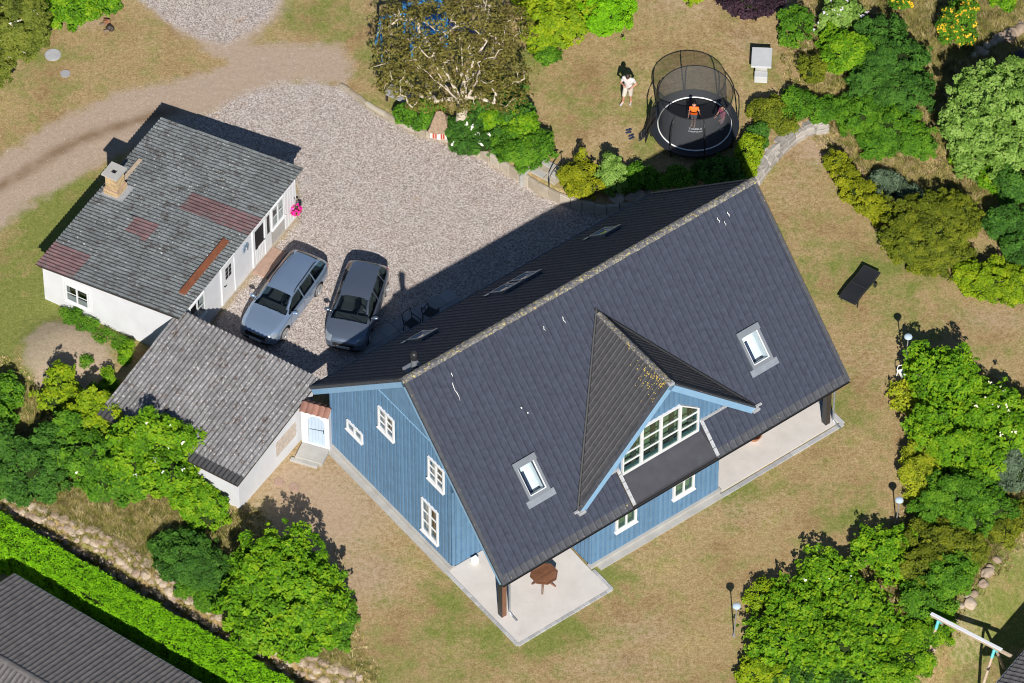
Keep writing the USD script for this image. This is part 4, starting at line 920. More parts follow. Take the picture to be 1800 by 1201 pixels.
y0, y1 = min(rp[0][1], rp[1][1]) , max(rp[2][1], rp[3][1])
y0, y1 = -.12, 6.48
x0, x1 = -.22, 5.52
ye = np.linspace(y0, y1, 7); xe = np.array([x0, .34, 1.9, 3.7, x1])
rsh = UsdGeom.Xform  # sheets run with the slope (x); waves across y
for i in range(6):
    for j in range(4):
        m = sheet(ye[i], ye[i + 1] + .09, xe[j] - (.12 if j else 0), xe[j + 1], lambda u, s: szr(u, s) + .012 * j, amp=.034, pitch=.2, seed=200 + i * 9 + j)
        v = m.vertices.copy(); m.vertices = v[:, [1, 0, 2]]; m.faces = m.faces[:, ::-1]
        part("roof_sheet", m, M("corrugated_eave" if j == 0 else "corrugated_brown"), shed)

# garden gate wall between the shed and the house
GTf = Frame(-8.16, -5.43, math.radians(-20.0))
gtw = thing("gate_wall", "white wall with arched pale blue door under red tiles between shed and house", "gate wall", tuple(GTf.o), GTf.yaw)
arch = Polygon([(.16, .16), (.86, .16), (.86, 1.55)] + [(.51 + .35 * math.cos(t), 1.55 + .33 * math.sin(t)) for t in np.linspace(0, math.pi, 15)] + [(.16, 1.55)])
part("wall", extr(sbox(-.12, 0, 1.06, 2.28).difference(arch), .25, basis((0, .25, 0), (1, 0, 0), (0, 0, 1), (0, -1, 0))), M("white_wall"), gtw)
gd_ = part("door", extr(arch, .04, basis((0, .14, 0), (1, 0, 0), (0, 0, 1), (0, -1, 0))), M("gate_blue"), gtw)
for k in range(5):
    a = .165 + k * .139; st = arch.intersection(sbox(a, 0, a + .130, 3)); part("plank", extr(st, .015, basis((0, .099, 0), (1, 0, 0), (0, 0, 1), (0, -1, 0))), M("gate_blue"), gd_)
part("latch", cat_([cyl((.2, .07, 1.0), (.8, .07, 1.08), .012), cyl((.80, .05, .95), (.80, .05, 1.15), .015)]), M("dark_metal"), gd_)
for k in range(5):
    for s in (-1, 1):
        V, F = [], []; n = 7; x = -.10 + k * .24
        for b, (yy, zz) in enumerate(((.125 + s * .34, 2.22), (.125 + s * .0, 2.47))):
            for q in range(n):
                t = q / (n - 1); V.append((x + t * .26, yy, zz + .05 * math.sin(math.pi * t)))
        for q in range(n - 1): F += [(q, q + 1, n + q + 1), (q, n + q + 1, n + q)]
        part("roof_tile", trimesh.Trimesh(np.array(V), np.array(F), process=False), M("red_tile"), gtw)
stp = thing("gate_step", "pale concrete landing in front of the arched blue door", "step", tuple(GTf.o), GTf.yaw)
part("slab", cbx(-.10, 1.05, -.80, -.01, -.1, .16, .012), M("concrete"), stp)
part("edge_kerb", cbx(-.25, .9, -.98, -.80, -.1, .10, .012), M("concrete"), stp)

# paving behind the house
pav = thing("paved_path", "row of grey concrete paving slabs along the shaded back wall", "paving", (HOUSE_O[0], HOUSE_O[1], 0), HOUSE_YAW)
for i in range(8):
    for j in range(2): part("paving_slab", cbx(4.0 + i * .602, 4.59 + i * .602, 7.66 + j * .602, 8.25 + j * .602, -.03, .035 + rng.normal(0, .003), .006), M("slab_grey"), pav)

# ---------------------------------------------------------------- neighbours
def neighbour(name, label, e0, e1, ze, depth, rise, length, back):
    """house whose eave starts at e0 towards e1 and whose roof rises away from it"""
    d = e1 - e0; yaw = math.atan2(d[1], d[0]); o = np.array([e0[0], e0[1], 0])
    t = thing(name, label, "house", (o[0], o[1], 0), yaw)
    s = back; L = length; sl = math.hypot(depth, rise); c, h = depth / sl, rise / sl
    if s < 0: eu, ev, oo = np.array([-1., 0, 0]), np.array([0, -c, h]), np.array([L, 0, ze])
    else: eu, ev, oo = np.array([1., 0, 0]), np.array([0, c, h]), np.array([0, 0, ze])
    n = np.cross(eu, ev)
    part("roof_deck", extr(sbox(0.02, 0, L - .02, sl), .08, basis(oo - n * .09, eu, ev, n)), M("dark_wood"), t)
    ts = tile_field(oo, eu, ev, L, sl, .215, .36, .045, seed=31, bond=False)
    ts.sort(key=lambda q: abs(q[0][:, 0].mean() - (3 if s < 0 else 1)) + abs(q[0][:, 1].mean()) * .6)
    for q in ts[:150]: part("roof_tile", q, M("neighbour_tile"), t)
    if len(ts) > 150: part("roof_tiles", join(ts[150:]), M("neighbour_tile"), t, kind="stuff")
    eu2, ev2 = -eu, np.array([0, -ev[1], h]); o2 = oo + eu * L + np.array([0, s * 2 * depth, 0]); n2 = np.cross(eu2, ev2)
    part("roof_deck", extr(sbox(0.02, 0, L - .02, sl), .08, basis(o2 - n2 * .09, eu2, ev2, n2)), M("dark_wood"), t)
    part("roof_tiles", join(tile_field(o2, eu2, ev2, L, sl, .215, .36, .045, seed=32, bond=False)), M("neighbour_tile"), t, kind="stuff")
    cap_row((L if s < 0 else 0, s * depth, ze + rise + .02), (0 if s < 0 else L, s * depth, ze + rise + .02), None, int(L / .4), .14, "ridge_tile", M("neighbour_tile"), t)
    gutter((0, -s * .06, ze - .02), (L, -s * .06, ze - .02), .065, "gutter", M("zinc"), t)
    y = sorted((s * .45, s * (2 * depth - .45)))
    part("wall", bx(.4, L - .4, y[0], y[1], -1.4, ze + .05), M("white_wall"), t)
    pl = Polygon([(y[0], ze), (y[1], ze), (s * depth, ze + rise - .3)])
    part("gable", extr(pl, .2, basis((.4, 0, 0), (0, 1, 0), (0, 0, 1), (1, 0, 0))), M("white_wall"), t)
    return t
e0, e1 = pix(22, 1011, 1.75), pix(350, 1203, 1.75)
r0 = pix(0, 1160, 3.0)
dvec = (e1 - e0) / np.linalg.norm(e1 - e0); dep = abs(np.cross(dvec[:2], (r0 - e0)[:2]))
neighbour("neighbour_house", "neighbouring house with dark grey tiled roof in the near left corner", e0, e1, 1.75, dep, 1.35 if dep > 2 else 1.0, 15.0, -1)
e0, e1 = pix(1752, 1206, 1.9), pix(1804, 1146, 1.9)
neighbour("neighbour_bungalow", "neighbouring building of which only a roof corner shows at the near right", e0, e1, 1.9, 3.2, 1.4, 9.0, -1)
# ---------------------------------------------------------------- retaining kerb, stone walls
def resample(pts, step):
    pts = np.asarray(pts, float); d = np.r_[0, np.cumsum(np.linalg.norm(np.diff(pts, axis=0), axis=1))]
    n = max(1, int(round(d[-1] / step))); t = np.linspace(0, d[-1], n + 1)
    return np.stack([np.interp(t, d, pts[:, k]) for k in range(pts.shape[1])], 1)
kw = thing("retaining_kerb", "low sandstone coloured kerb wall curving between gravel yard and raised garden", "retaining wall")
kp = resample(KERB, .52)
for a, b in zip(kp[:-1], kp[1:]):
    d = b - a; L = np.linalg.norm(d); ang = math.atan2(d[1], d[0]); c = (a + b) / 2
    nrm = np.array([-d[1], d[0]]) / L
    top = max(.10, hz(*(c + nrm * .5)) + .035) + rng.normal(0, .012)
    m = cbx(-L / 2 + .006, L / 2 - .006, -.075, .075, -.15, top, .02); v = m.vertices
    m.vertices = v + (meshkit.noise(v * 3 + c[0], 2)[:, None] - .5) * .03
    m.apply_transform(trimesh.transformations.rotation_matrix(ang + rng.normal(0, .03), (0, 0, 1))); m.apply_translation((c[0], c[1], 0))
    part("kerb_stone", m, M("kerb_stone"), kw)
ds = thing("dry_stone_wall", "curved dry stone wall holding the raised garden beside the house's far gable", "stone wall")
wp = resample(WALL, .50)
for k, (a, b) in enumerate(zip(wp[:-1], wp[1:])):
    c = (a + b) / 2; d = (b - a) / np.linalg.norm(b - a); nrm = np.array([d[1], -d[0]])
    for off, z, rx, ry, rz in ((.16, .05, .30, .15, .17), (.06, .22, .27, .16, .17), (-.08, .40, .28, .17, .12)):
        q = c + nrm * (off + rng.normal(0, .025)) + d * rng.normal(0, .06)
        m = cbx(-rx, rx, -ry, ry, -rz, rz, .05).subdivide(); m.vertices = m.vertices + (meshkit.noise(m.vertices * 5 + k * 3.3 + z * 9, 4)[:, None] - .5) * .11
        m.apply_transform(trimesh.transformations.rotation_matrix(rng.normal(0, .10), (1, 0, 0))); m.apply_transform(trimesh.transformations.rotation_matrix(math.atan2(d[1], d[0]) + rng.normal(0, .10), (0, 0, 1))); m.apply_translation((q[0], q[1], z))
        part("stone", m, M("wall_stone"), ds)
bw = thing("boulder_bank", "sloping band of pinkish field boulders above the clipped hedge", "stone wall")
bp_ = resample(BANK[1:-1], .31); nst = 0
for a, b in zip(bp_[:-1], bp_[1:]):
    d = (b - a) / np.linalg.norm(b - a); nrm = np.array([d[1], -d[0]])
    off = -.05
    while off < 1.15 and nst < 300:
        r = .11 + .13 * rng.random(); c = (a + b) / 2 + d * rng.normal(0, .07) + nrm * (off + r * .6)
        if -21.5 < c[0] < -5.5:
            part("boulder", stone((c[0], c[1], hz(*c) + .0), (r * 1.2, r * .95, r), int(rng.integers(1e6)), .55, 1, rng.random() * 6), M("boulder"), bw); nst += 1
        off += r * 1.6
def boulder_row(name, label, px, sizes, h=.05):
    t = thing(name, label, "stones")
    for (u, v), r in zip(px, sizes):
        p = gp(u, v); part("boulder", stone((p[0], p[1], p[2] + h), (r * 1.2, r, r), int(rng.integers(1e6)), .75, 2, rng.random() * 6), M("boulder"), t)
boulder_row("field_stones", "pale boulders in a row at the far right by the yellow broom", [(1798, 47), (1793, 54), (1783, 58), (1772, 66), (1757, 70), (1745, 77), (1735, 81), (1722, 92), (1732, 95), (1712, 100)], [.2, .26, .24, .34, .26, .2, .2, .22, .15, .16])
boulder_row("rockery_stones", "scattered pinkish stones on the bank behind the swing frame", [(1735, 1010), (1728, 1028), (1712, 1046), (1706, 1062), (1690, 1066), (1678, 1095), (1655, 1122), (1740, 1000), (1640, 1145), (1700, 1050), (1582, 1196), (1752, 985)], [.22, .18, .16, .24, .13, .12, .1, .16, .1, .1, .14, .16])
boulder_row("garden_boulders", "rounded dark boulders in the bed close to the house's back eave", [(1085, 350), (1118, 349), (1138, 342)], [.26, .34, .2])
boulder_row("edge_stones", "small pale stones edging the trampoline lawn near the round shrubs", [(1408, 116), (1432, 44), (1428, 36), (1440, 100), (1415, 90)], [.16, .16, .12, .12, .1])
# steps up to the raised garden, with an iron rail
a, b = gp(946, 337), gp(976, 293)
ax = (b - a)[:2]; yaw = math.atan2(ax[1], ax[0]); LEN = np.linalg.norm(ax)
st = thing("garden_steps", "short flight of flagstone steps from the gravel up to the lawn", "steps", (a[0], a[1], 0), yaw)
for k in range(4):
    for j in range(2):
        q = a[:2] + ax / LEN * LEN * (k + .5) / 4; z = .20 if k == 0 else hz(*q) + .05 + .02 * k
        part("flagstone", cbx(LEN * k / 4 + .01, LEN * (k + 1) / 4 + .03, -.62 + j * .62 + .01, j * .62 - .01 + rng.normal(0, .01), z - .25, z, .012), M("kerb_stone" if (k + j) % 2 else "concrete"), st)
part("side_wall", cbx(-.2, LEN + .1, .66, .82, -.1, .60, .02), M("concrete"), st)
a = gp(965, 340); ra = thing("hand_rail", "black curved iron hand rail beside the flagstone steps", "hand rail", a, yaw)
part("rail", tube([(0, 0, -.1), (0, 0, .55), (.08, 0, .78), (.3, 0, .92), (.8, 0, 1.05), (1.0, 0, 1.05), (1.05, 0, .98)], .024, 8), M("dark_metal"), ra)
part("support", cyl((.95, 0, .3), (.95, 0, 1.05), .02), M("dark_metal"), ra)

# covers in the lawn
for u, v, r, mt, lb in ((93, 97, .31, "cover_grey", "larger pale round concrete well cover in the top left lawn"), (115, 130, .19, "slab_grey", "smaller dark round cover set in the top left lawn"), (490, 848, .18, "mat_brown", "round earth coloured drain cover nearer the low shed"), (517, 857, .19, "mat_brown", "round earth coloured drain cover farther from the low shed")):
    p = gp(u, v); t = thing("well_cover", lb, "cover", p)
    part("lid", cat_([cyl((0, 0, -.05), (0, 0, .03), r, r * .98, 22)]), M(mt), t)
    part("rim", trimesh.creation.annulus(r * 1.0, r * 1.1, .05).apply_translation((0, 0, 0)), M(mt), t)

# ---------------------------------------------------------------- cars
def car(name, label, loc, heading, D):
    t = thing(name, label, "car", loc, heading)
    I = lambda key: PchipInterpolator(*zip(*sorted(D[key])))
    zt, zb, zs, wb, wt = I("top"), I("belt"), I("sill"), I("body"), I("roof")
    x0, x1 = D["rear"], D["front"]
    xsn = np.unique(np.concatenate([np.linspace(x0, x1, 120), x1 - .18 * (1 - np.cos(np.linspace(0, math.pi / 2, 8))), x0 + .18 * (1 - np.cos(np.linspace(0, math.pi / 2, 8)))]))
    rings = []
    for x in xsn:
        T, B, S, w, r = float(zt(x)), float(zb(x)), float(zs(x)), float(wb(x)), float(wt(x))
        B = min(B, T - .02); r = min(r, w * .97)
        mz = S + (B - S) * .55
        half = [(0, S - .02), (w * .80, S - .02), (w * .93, S), (w * .985, S + .10)]
        for q in np.linspace(0, 1, 8)[1:]: half.append((w * (.985 + .015 * math.sin(math.pi * min(1, q * .9))), S + .10 + (B - .07 - S - .10) * q))
        half += [(w * .975, B - .03), (w * .945, B)]
        for q in np.linspace(0, 1, 9)[1:]: half.append((w * .945 + (r - w * .945) * (q ** 1.1), B + (T - .055 * min(1, (T - B) / .25) - B) * q))
        ze = half[-1][1]
        for q in (.15, .3, .5, .7, .85, 1.0): half.append((r * (1 - q) * (1 - .0), ze + (T - ze) * (1 - (1 - q) ** 2.4)))
        ring = [(x, y, z) for y, z in half] + [(x, -y, z) for y, z in half[-2:0:-1]]
        rings.append(ring)
    R = np.array(rings); n, k = R.shape[:2]; V = R.reshape(-1, 3); F = []
    for i in range(n - 1):
        for j in range(k):
            a, b = i * k + j, i * k + (j + 1) % k; F += [(a, b, b + k), (a, b + k, a + k)]
    c0, c1 = len(V), len(V) + 1; V = np.vstack([V, R[0].mean(0), R[-1].mean(0)])
    for j in range(k): F += [(c0, (j + 1) % k, j), (c1, (n - 1) * k + j, (n - 1) * k + (j + 1) % k)]
    F = np.array(F)
    tm = trimesh.Trimesh(V, F, process=False)
    if tm.volume < 0: F = F[:, ::-1]
    mf = Manifold(manifold3d.Mesh(V.astype(np.float32), F.astype(np.uint32)))
    rw = D["wheel"]
    for xa_ in D["axles"]:
        for s in (-1, 1):
            c = Manifold.cylinder(.6, rw + .055, rw + .055, 28).rotate([90, 0, 0]).translate([xa_, .3 + .34 if s > 0 else -.04 - .0, rw])
            c = Manifold.cylinder(.5, rw + .055, rw + .055, 28).rotate([90, 0, 0]).translate([xa_, s * .90 + .25, rw])
            mf = mf - c
    me = mf.to_mesh(); V, F = me.vert_properties[:, :3].astype(float), me.tri_verts.astype(int)
    C = V[F].mean(1); N = np.cross(V[F[:, 1]] - V[F[:, 0]], V[F[:, 2]] - V[F[:, 0]]); N /= np.linalg.norm(N, axis=1, keepdims=True) + 1e-12
    X, Y, Z = C.T; aY = np.abs(Y)
    B, T, RW, WB = zb(X), zt(X), wt(X), wb(X)
    lab = np.zeros(len(F), int)
    xc, xrf, xrr, xre = D["cowl"], D["roof_front"], D["roof_rear"], D["rear_end"]
    lab[(X < xc) & (X > xrf + .03) & (Z > B + .03) & (N[:, 0] > .18) & (aY < RW - .035) & (np.abs(N[:, 1]) < .6)] = 1       # windscreen
    lab[(X < xrr - .02) & (X > xre) & (Z > B + .05) & (N[:, 0] < -.15) & (aY < RW - .06) & (np.abs(N[:, 1]) < .55)] = 2     # rear window
    sw_ = (X < D["side"][1]) & (X > D["side"][0]) & (Z > B + .025) & (Z < T - .085) & (np.abs(N[:, 1]) > .5) & (aY > RW - .01)
    for p in D["pillars"]: sw_ &= np.abs(X - p) > .035
    wl = (T - B) / max(1e-6, 1)
    lab[sw_] = 3
    lab[(X > D["lamp"][0]) & (Z > D["lamp"][1]) & (Z < D["lamp"][2]) & (aY > D["lamp"][3]) & (aY < WB - .01) & (Z < B + .2)] = 4
    lab[(X < D["tail"][0]) & (Z > D["tail"][1]) & (Z < D["tail"][2]) & (aY > D["tail"][3])] = 5
    lab[(X > x1 - .16) & (Z < D["grille"][1]) & (Z > D["grille"][0]) & (aY < D["grille"][2])] = 6
    lab[(X > x1 - .26) & (Z < .40) & (Z > .27) & (aY < .70)] = 6
    lab[(Z < zs(X) + .035)] = 6
    for xa_ in D["axles"]:
        lab[(np.hypot(X - xa_, Z - rw) < rw + .062) & (aY < .885) & (Z < rw * 2 + .1) & (np.hypot(X - xa_, Z - rw) < rw + .0555) ] = 6
    def sub(sel):
        f = F[sel]; ix, inv = np.unique(f, return_inverse=True); return trimesh.Trimesh(V[ix], inv.reshape(-1, 3), process=False)
    names = {0: ("body", D["paint"]), 1: ("windscreen", "car_glass"), 2: ("rear_window", "car_glass"), 4: ("headlight", "headlamp"), 5: ("tail_light", "tail_red"), 6: ("black_trim", "car_black")}
    for q, (nm, mt) in names.items():
        if q in (4, 5):
            for s in (-1, 1):
                if ((lab == q) & (Y * s > 0)).any(): part(nm, sub((lab == q) & (Y * s > 0)), M(mt), t, smooth=35)
        elif (lab == q).any(): part(nm, sub(lab == q), M(mt), t, smooth=35)
    edges = sorted([D["side"][0]] + D["pillars"] + [D["side"][1]])
    for s in (-1, 1):
        for a, b in zip(edges[:-1], edges[1:]):
            q = (lab == 3) & (Y * s > 0) & (X > a) & (X < b)
            if q.any(): part("side_window", sub(q), M("car_glass"), t, smooth=35)
    for xa_ in D["axles"]:
        for s in (-1, 1):
            yo = s * (float(wb(xa_)) - .025)
            prof = np.array([(.19, -.09), (rw - .04, -.105), (rw - .008, -.08), (rw, -.04), (rw, .04), (rw - .008, .08), (rw - .04, .105), (rw - .085, .10), (.19, .03)])
            ty = trimesh.creation.revolve(prof, sections=28); ty.apply_transform(trimesh.transformations.rotation_matrix(-s * math.pi / 2, (1, 0, 0))); ty.apply_translation((xa_, yo - s * .09, rw))
            w = part("wheel", ty, M("tyre"), t, smooth=40)
            rp_ = [cyl((0, 0, -.02), (0, 0, .045), .06, .045, 14), trimesh.creation.annulus(rw - .125, rw - .075, .05).apply_translation((0, 0, .045))]
            for q in range(5):
                an = q * 2 * math.pi / 5 + .3
                for dd_ in (-.13, .13):
                    rp_.append(tube([(.04 * math.cos(an), .04 * math.sin(an), .035), ((rw - .09) * math.cos(an + dd_), (rw - .09) * math.sin(an + dd_), .05)], [.024, .018], 5))
            rim = cat_(rp_); rim.apply_transform(trimesh.transformations.rotation_matrix(-s * math.pi / 2, (1, 0, 0))); rim.apply_translation((xa_, yo - s * .04, rw))
            part("rim", rim, M("alloy"), w)
            bk = cyl((xa_, yo - s * .12, rw), (xa_, yo - s * .06, rw), rw - .08, rw - .08, 20); part("brake_disc", bk, M("car_black"), w)
    # mirrors, rails, plate, seats, seams, handles
    for s in (-1, 1):
        xm = D["mirror"]; wm_ = float(wb(xm)) * .96; zm = float(zb(xm))
        mm = trimesh.creation.icosphere(2, 1.0); mm.apply_scale((.085, .13, .075)); mm.apply_translation((xm, s * (wm_ + .13), zm + .07))
        mr = part("mirror", cat_([mm, tube([(xm, s * (wm_ - .04), zm + .02), (xm, s * (wm_ + .06), zm + .05)], [.03, .03], 6)]), M(D["paint"]), t, smooth=60)
        for k_ in (0, 1):
            xh = D["handles"][k_]; part("door_handle", cbx(xh - .09, xh + .09, s * (float(wb(xh)) * .985) - .018, s * (float(wb(xh)) * .985) + .018, float(zb(xh)) - .13, float(zb(xh)) - .10, .006), M("chrome" if D["rails"] else D["paint"]), t)
        for xp in D["seams"]:
            pts = [(xp, s * (float(wb(xp)) * f_ + .001), float(zs(xp)) + .1 + (float(zb(xp)) - .06 - float(zs(xp)) - .1) * q) for q, f_ in zip(np.linspace(0, 1, 8), [.985 + .015 * math.sin(math.pi * min(1, q * .9)) for q in np.linspace(0, 1, 8)])]
            part("door_seam", tube(pts, .006, 4), M("car_black"), t)
        if D["rails"]:
            xr_ = np.linspace(xrr + .1, xrf - .15, 10); part("roof_rail", tube([(x, s * (float(wt(x)) - .03), float(zt(x)) - .02 + (.035 if 0 < i < 9 else -.02)) for i, x in enumerate(xr_)], .017, 6), M("car_black"), t)
    zp = D["plate"]; xp = x1 + .012
    pl = part("number_plate", cbx(xp - .03, xp + .006, -.26, .26, zp - .06, zp + .06, .004), M("plate_white"), t)
    tx = meshkit.text_mesh(D["reg"], .07, .003, True); tx.apply_translation((-tx.bounds[:, 0].mean(), -tx.bounds[:, 1].mean(), 0)); tx.apply_transform(basis((xp + .006, 0, zp), (0, 1, 0), (0, 0, 1), (1, 0, 0)))
    part("plate_letters", tx, M("plate_ink"), pl)
    em = trimesh.creation.icosphere(2, .05); em.apply_scale((.3, 1, 1)); em.apply_translation((x1 - .045, 0, D["grille"][1] + .045)); part("badge", em, M("chrome"), t)
    part("grille_bar", cat_([tube([(x1 - .05 - .10 * (abs(y) / .4) ** 2, y, D["grille"][1] - .005) for y in np.linspace(-.42, .42, 9)], .012, 5), tube([(x1 - .035 - .16 * (abs(y) / .7) ** 2, y, .285) for y in np.linspace(-.68, .68, 11)], .013, 5)]), M("chrome"), t)
    zi = D["seat"]
    for xs_ in (D["seats"][0], D["seats"][1]):
        for s in (-1, 1):
            part("seat", cat_([cbx(xs_ - .25, xs_ + .28, s * .37 - .25, s * .37 + .25, .3, zi, .05), cbx(xs_ - .36, xs_ - .20, s * .37 - .24, s * .37 + .24, zi - .1, zi + .55, .05), cbx(xs_ - .38, xs_ - .27, s * .37 - .12, s * .37 + .12, zi + .56, zi + .74, .04)]), M("seat_dark"), t)
    part("dashboard", cbx(xc - .55, xc - .02, -.68, .68, .6, float(zb(xc)) - .03, .05), M("seat_dark"), t)
    sw2 = trimesh.creation.torus(.18, .02, 20, 8); sw2.apply_transform(trimesh.transformations.rotation_matrix(math.radians(65), (0, 1, 0))); sw2.apply_translation((xc - .62, .37, float(zb(xc)) + .0)); part("steering_wheel", sw2, M("car_black"), t)
    wl_ = [tube([(xc + .03, y, float(zt(xc + .03)) + .012), (xc - .12, y - .5, float(zt(xc - .12)) + .012)], .01, 5) for y in (.55, .02)]
    part("wiper", cat_(wl_), M("car_black"), t)
    return t

ESTATE = dict(paint="car_silver", rear=-2.33, front=2.33, wheel=.325, axles=[1.44, -1.23], cowl=1.10, roof_front=.32, roof_rear=-1.80, rear_end=-2.22, side=(-2.02, .95), pillars=[-.12, -1.05],
    top=[(2.33, .52), (2.27, .70), (2.05, .83), (1.6, .93), (1.15, 1.00), (.30, 1.40), (-.3, 1.455), (-1.0, 1.45), (-1.80, 1.385), (-2.22, 1.00), (-2.30, .92), (-2.33, .6)],
    belt=[(2.33, .47), (2.27, .60), (2.05, .70), (1.6, .82), (1.1, .90), (0, .93), (-1.2, .98), (-2.0, 1.02), (-2.2, .94), (-2.33, .55)],
    sill=[(2.33, .30), (2.1, .22), (1, .20), (-1, .20), (-2.1, .26), (-2.33, .34)],
    body=[(2.33, .50), (2.27, .66), (2.1, .80), (1.75, .875), (1.2, .90), (0, .907), (-1.3, .90), (-1.9, .865), (-2.2, .78), (-2.33, .64)],
    roof=[(2.33, .42), (2.2, .56), (1.6, .68), (1.1, .72), (.3, .60), (-.6, .595), (-1.8, .545), (-2.2, .62), (-2.33, .5)],
    lamp=(1.95, .60, .76, .48), tail=(-2.02, .72, .98, .60), grille=(.50, .68, .46), mirror=.78, handles=(-.22, -1.12), seams=(.95, -.10, -1.08), rails=True, plate=.40, reg="AL 18 262", seat=.55, seats=(.05, -.85))
HATCH = dict(paint="car_dark", rear=-2.14, front=2.14, wheel=.315, axles=[1.24, -1.36], cowl=1.22, roof_front=.22, roof_rear=-1.62, rear_end=-2.04, side=(-1.75, .98), pillars=[-.18, -1.12],
    top=[(2.14, .50), (2.08, .68), (1.85, .84), (1.5, .97), (1.25, 1.04), (.25, 1.47), (-.3, 1.52), (-.9, 1.51), (-1.62, 1.43), (-2.0, 1.02), (-2.10, .92), (-2.14, .6)],
    belt=[(2.14, .46), (2.08, .58), (1.85, .72), (1.5, .86), (1.2, .92), (0, .96), (-1.1, 1.02), (-1.8, 1.05), (-2.02, .95), (-2.14, .55)],
    sill=[(2.14, .30), (1.9, .22), (1, .20), (-1, .20), (-1.9, .26), (-2.14, .34)],
    body=[(2.14, .52), (2.08, .68), (1.9, .80), (1.55, .875), (1.1, .90), (0, .908), (-1.3, .90), (-1.75, .865), (-2.02, .77), (-2.14, .64)],
    roof=[(2.14, .42), (2.0, .56), (1.5, .70), (1.2, .74), (.22, .60), (-.6, .60), (-1.6, .55), (-2.0, .60), (-2.14, .5)],
    lamp=(1.66, .62, .80, .52), tail=(-1.80, .74, 1.08, .58), grille=(.46, .60, .44), mirror=.80, handles=(-.30, -1.15), seams=(.98, -.16, -1.12), rails=False, plate=.44, reg="XY 24 882", seat=.58, seats=(.05, -.85))
fw, rwh = np.array(pix(500.7, 595, 0))[:2], np.array(pix(558.4, 519, 0))[:2]
h1 = math.atan2(*(fw - rwh)[::-1]); d1 = np.array([math.cos(h1), math.sin(h1)]); l1 = np.array([-d1[1], d1[0]])
mid1 = (fw + rwh) / 2 - l1 * .84 - d1 * .105
car("parked_car", "silver estate car with roof rails parked beside the white outbuilding", (mid1[0], mid1[1], 0.0), h1, ESTATE)
f2 = pix(603, 612, .4)[:2]; h2 = math.radians(-104.0); d2 = np.array([math.cos(h2), math.sin(h2)])
car("parked_car", "dark grey hatchback parked on the gravel nearer the blue house", (f2[0] - d2[0] * 2.14, f2[1] - d2[1] * 2.14, 0.0), h2, HATCH)

# ---------------------------------------------------------------- trampoline
TC = pix(1221, 219, TERR + .34); tz = hz(TC[0], TC[1])
tr = thing("trampoline", "large round black trampoline with safety net on the raised lawn", "trampoline", (TC[0], TC[1], tz))
PADZ, RIMZ = .34, 2.24
part("mat", cyl((0, 0, PADZ - .03), (0, 0, PADZ - .015), 1.52, 1.52, 56), M("black_mat"), tr)
part("edge_pad", trimesh.creation.annulus(1.50, 1.83, .06, sections=64).apply_translation((0, 0, PADZ)), M("pad_blue_black"), tr)
part("white_ring", trimesh.creation.torus(1.505, .032, 64, 8).apply_translation((0, 0, PADZ + .045)), M("white_plastic"), tr, smooth=60)
part("frame_ring", trimesh.creation.torus(1.80, .03, 64, 8).apply_translation((0, 0, PADZ - .05)), M("dark_metal"), tr, smooth=60)
an = np.linspace(0, 2 * math.pi, 73)
def netstrip(a0, a1, nm):
    q = np.linspace(a0, a1, max(3, int((a1 - a0) / .09))); V, F = [], []
    for z, r in ((PADZ + .03, 1.50), (1.2, 1.485), (RIMZ, 1.53)):
        for t in q: V.append((r * math.cos(t), r * math.sin(t), z))
    m = len(q)
    for b in (0, m):
        for j in range(m - 1): F += [(b + j, b + j + 1, b + m + j + 1), (b + j, b + m + j + 1, b + m + j)]
    part(nm, trimesh.Trimesh(np.array(V), np.array(F), process=False), M("net"), tr, smooth=True)
for k in range(8): netstrip(k * math.pi / 4 + .2, (k + 1) * math.pi / 4 + .2, "safety_net")
part("top_ring", trimesh.creation.torus(1.53, .022, 64, 6).apply_translation((0, 0, RIMZ)), M("black_fabric"), tr, smooth=60)
for k in range(8):
    t = k * math.pi / 4 + .2; c, s = math.cos(t), math.sin(t)
    P = lambda r, z: (r * c, r * s, z)
    part("net_post", tube([P(1.80, .0), P(1.84, .5), P(1.85, 1.1), P(1.82, 1.65), P(1.72, 1.95), P(1.60, 2.16), P(1.54, 2.25)], .028, 7), M("dark_metal"), tr)
    part("leg", tube([P(1.79, PADZ - .05), P(1.84, .05), P(1.70, .03)], .028, 7), M("dark_metal"), tr)
lg_ = tr
ldx = []
for s in (-.2, .2): ldx.append(tube([(-1.80, s - .25, PADZ + .04), (-2.28, s - .42, 0.0)], .022, 6))
for q in (.3, .6, .9): ldx.append(cbx(-1.80 - .48 * q - .06, -1.80 - .48 * q + .06, -.45 - .17 * q, -.05 - .17 * q, PADZ * (1 - q) - .01, PADZ * (1 - q) + .02, .005))
part("ladder", cat_(ldx), M("dark_metal"), tr)
V = []; F = []
for i in range(9):
    y = -.75 + i * .12
    V += [(-1.62 - .05 * math.sin(i * 2.1), y, PADZ + .95), (-1.86 - .05 * math.sin(i * 1.7), y, PADZ + .35), (-2.02 - .08 * math.sin(i * 2.9), y - .05, .05)]
for i in range(8):
    for j in range(2): a = i * 3 + j; F += [(a, a + 1, a + 4), (a, a + 4, a + 3)]
part("door_flap", trimesh.Trimesh(np.array(V), np.array(F), process=False), M("black_fabric"), tr)
for txt, r0, zz, hh in (("TUMBLE", 1.53, 1.62, .10), ("TRAMPOLINE", 1.53, 1.48, .065)):
    tx = meshkit.text_mesh(txt, hh, .004, True); tx.apply_translation((-tx.bounds[:, 0].mean(), 0, 0)); v = tx.vertices
    th = -math.pi / 2 + v[:, 0] / r0 - .02; rr_ = r0 + v[:, 2] - .02
    tx.vertices = np.stack([rr_ * np.cos(th), rr_ * np.sin(th), zz + v[:, 1]], 1); part("net_lettering", tx, M("net_print"), tr)

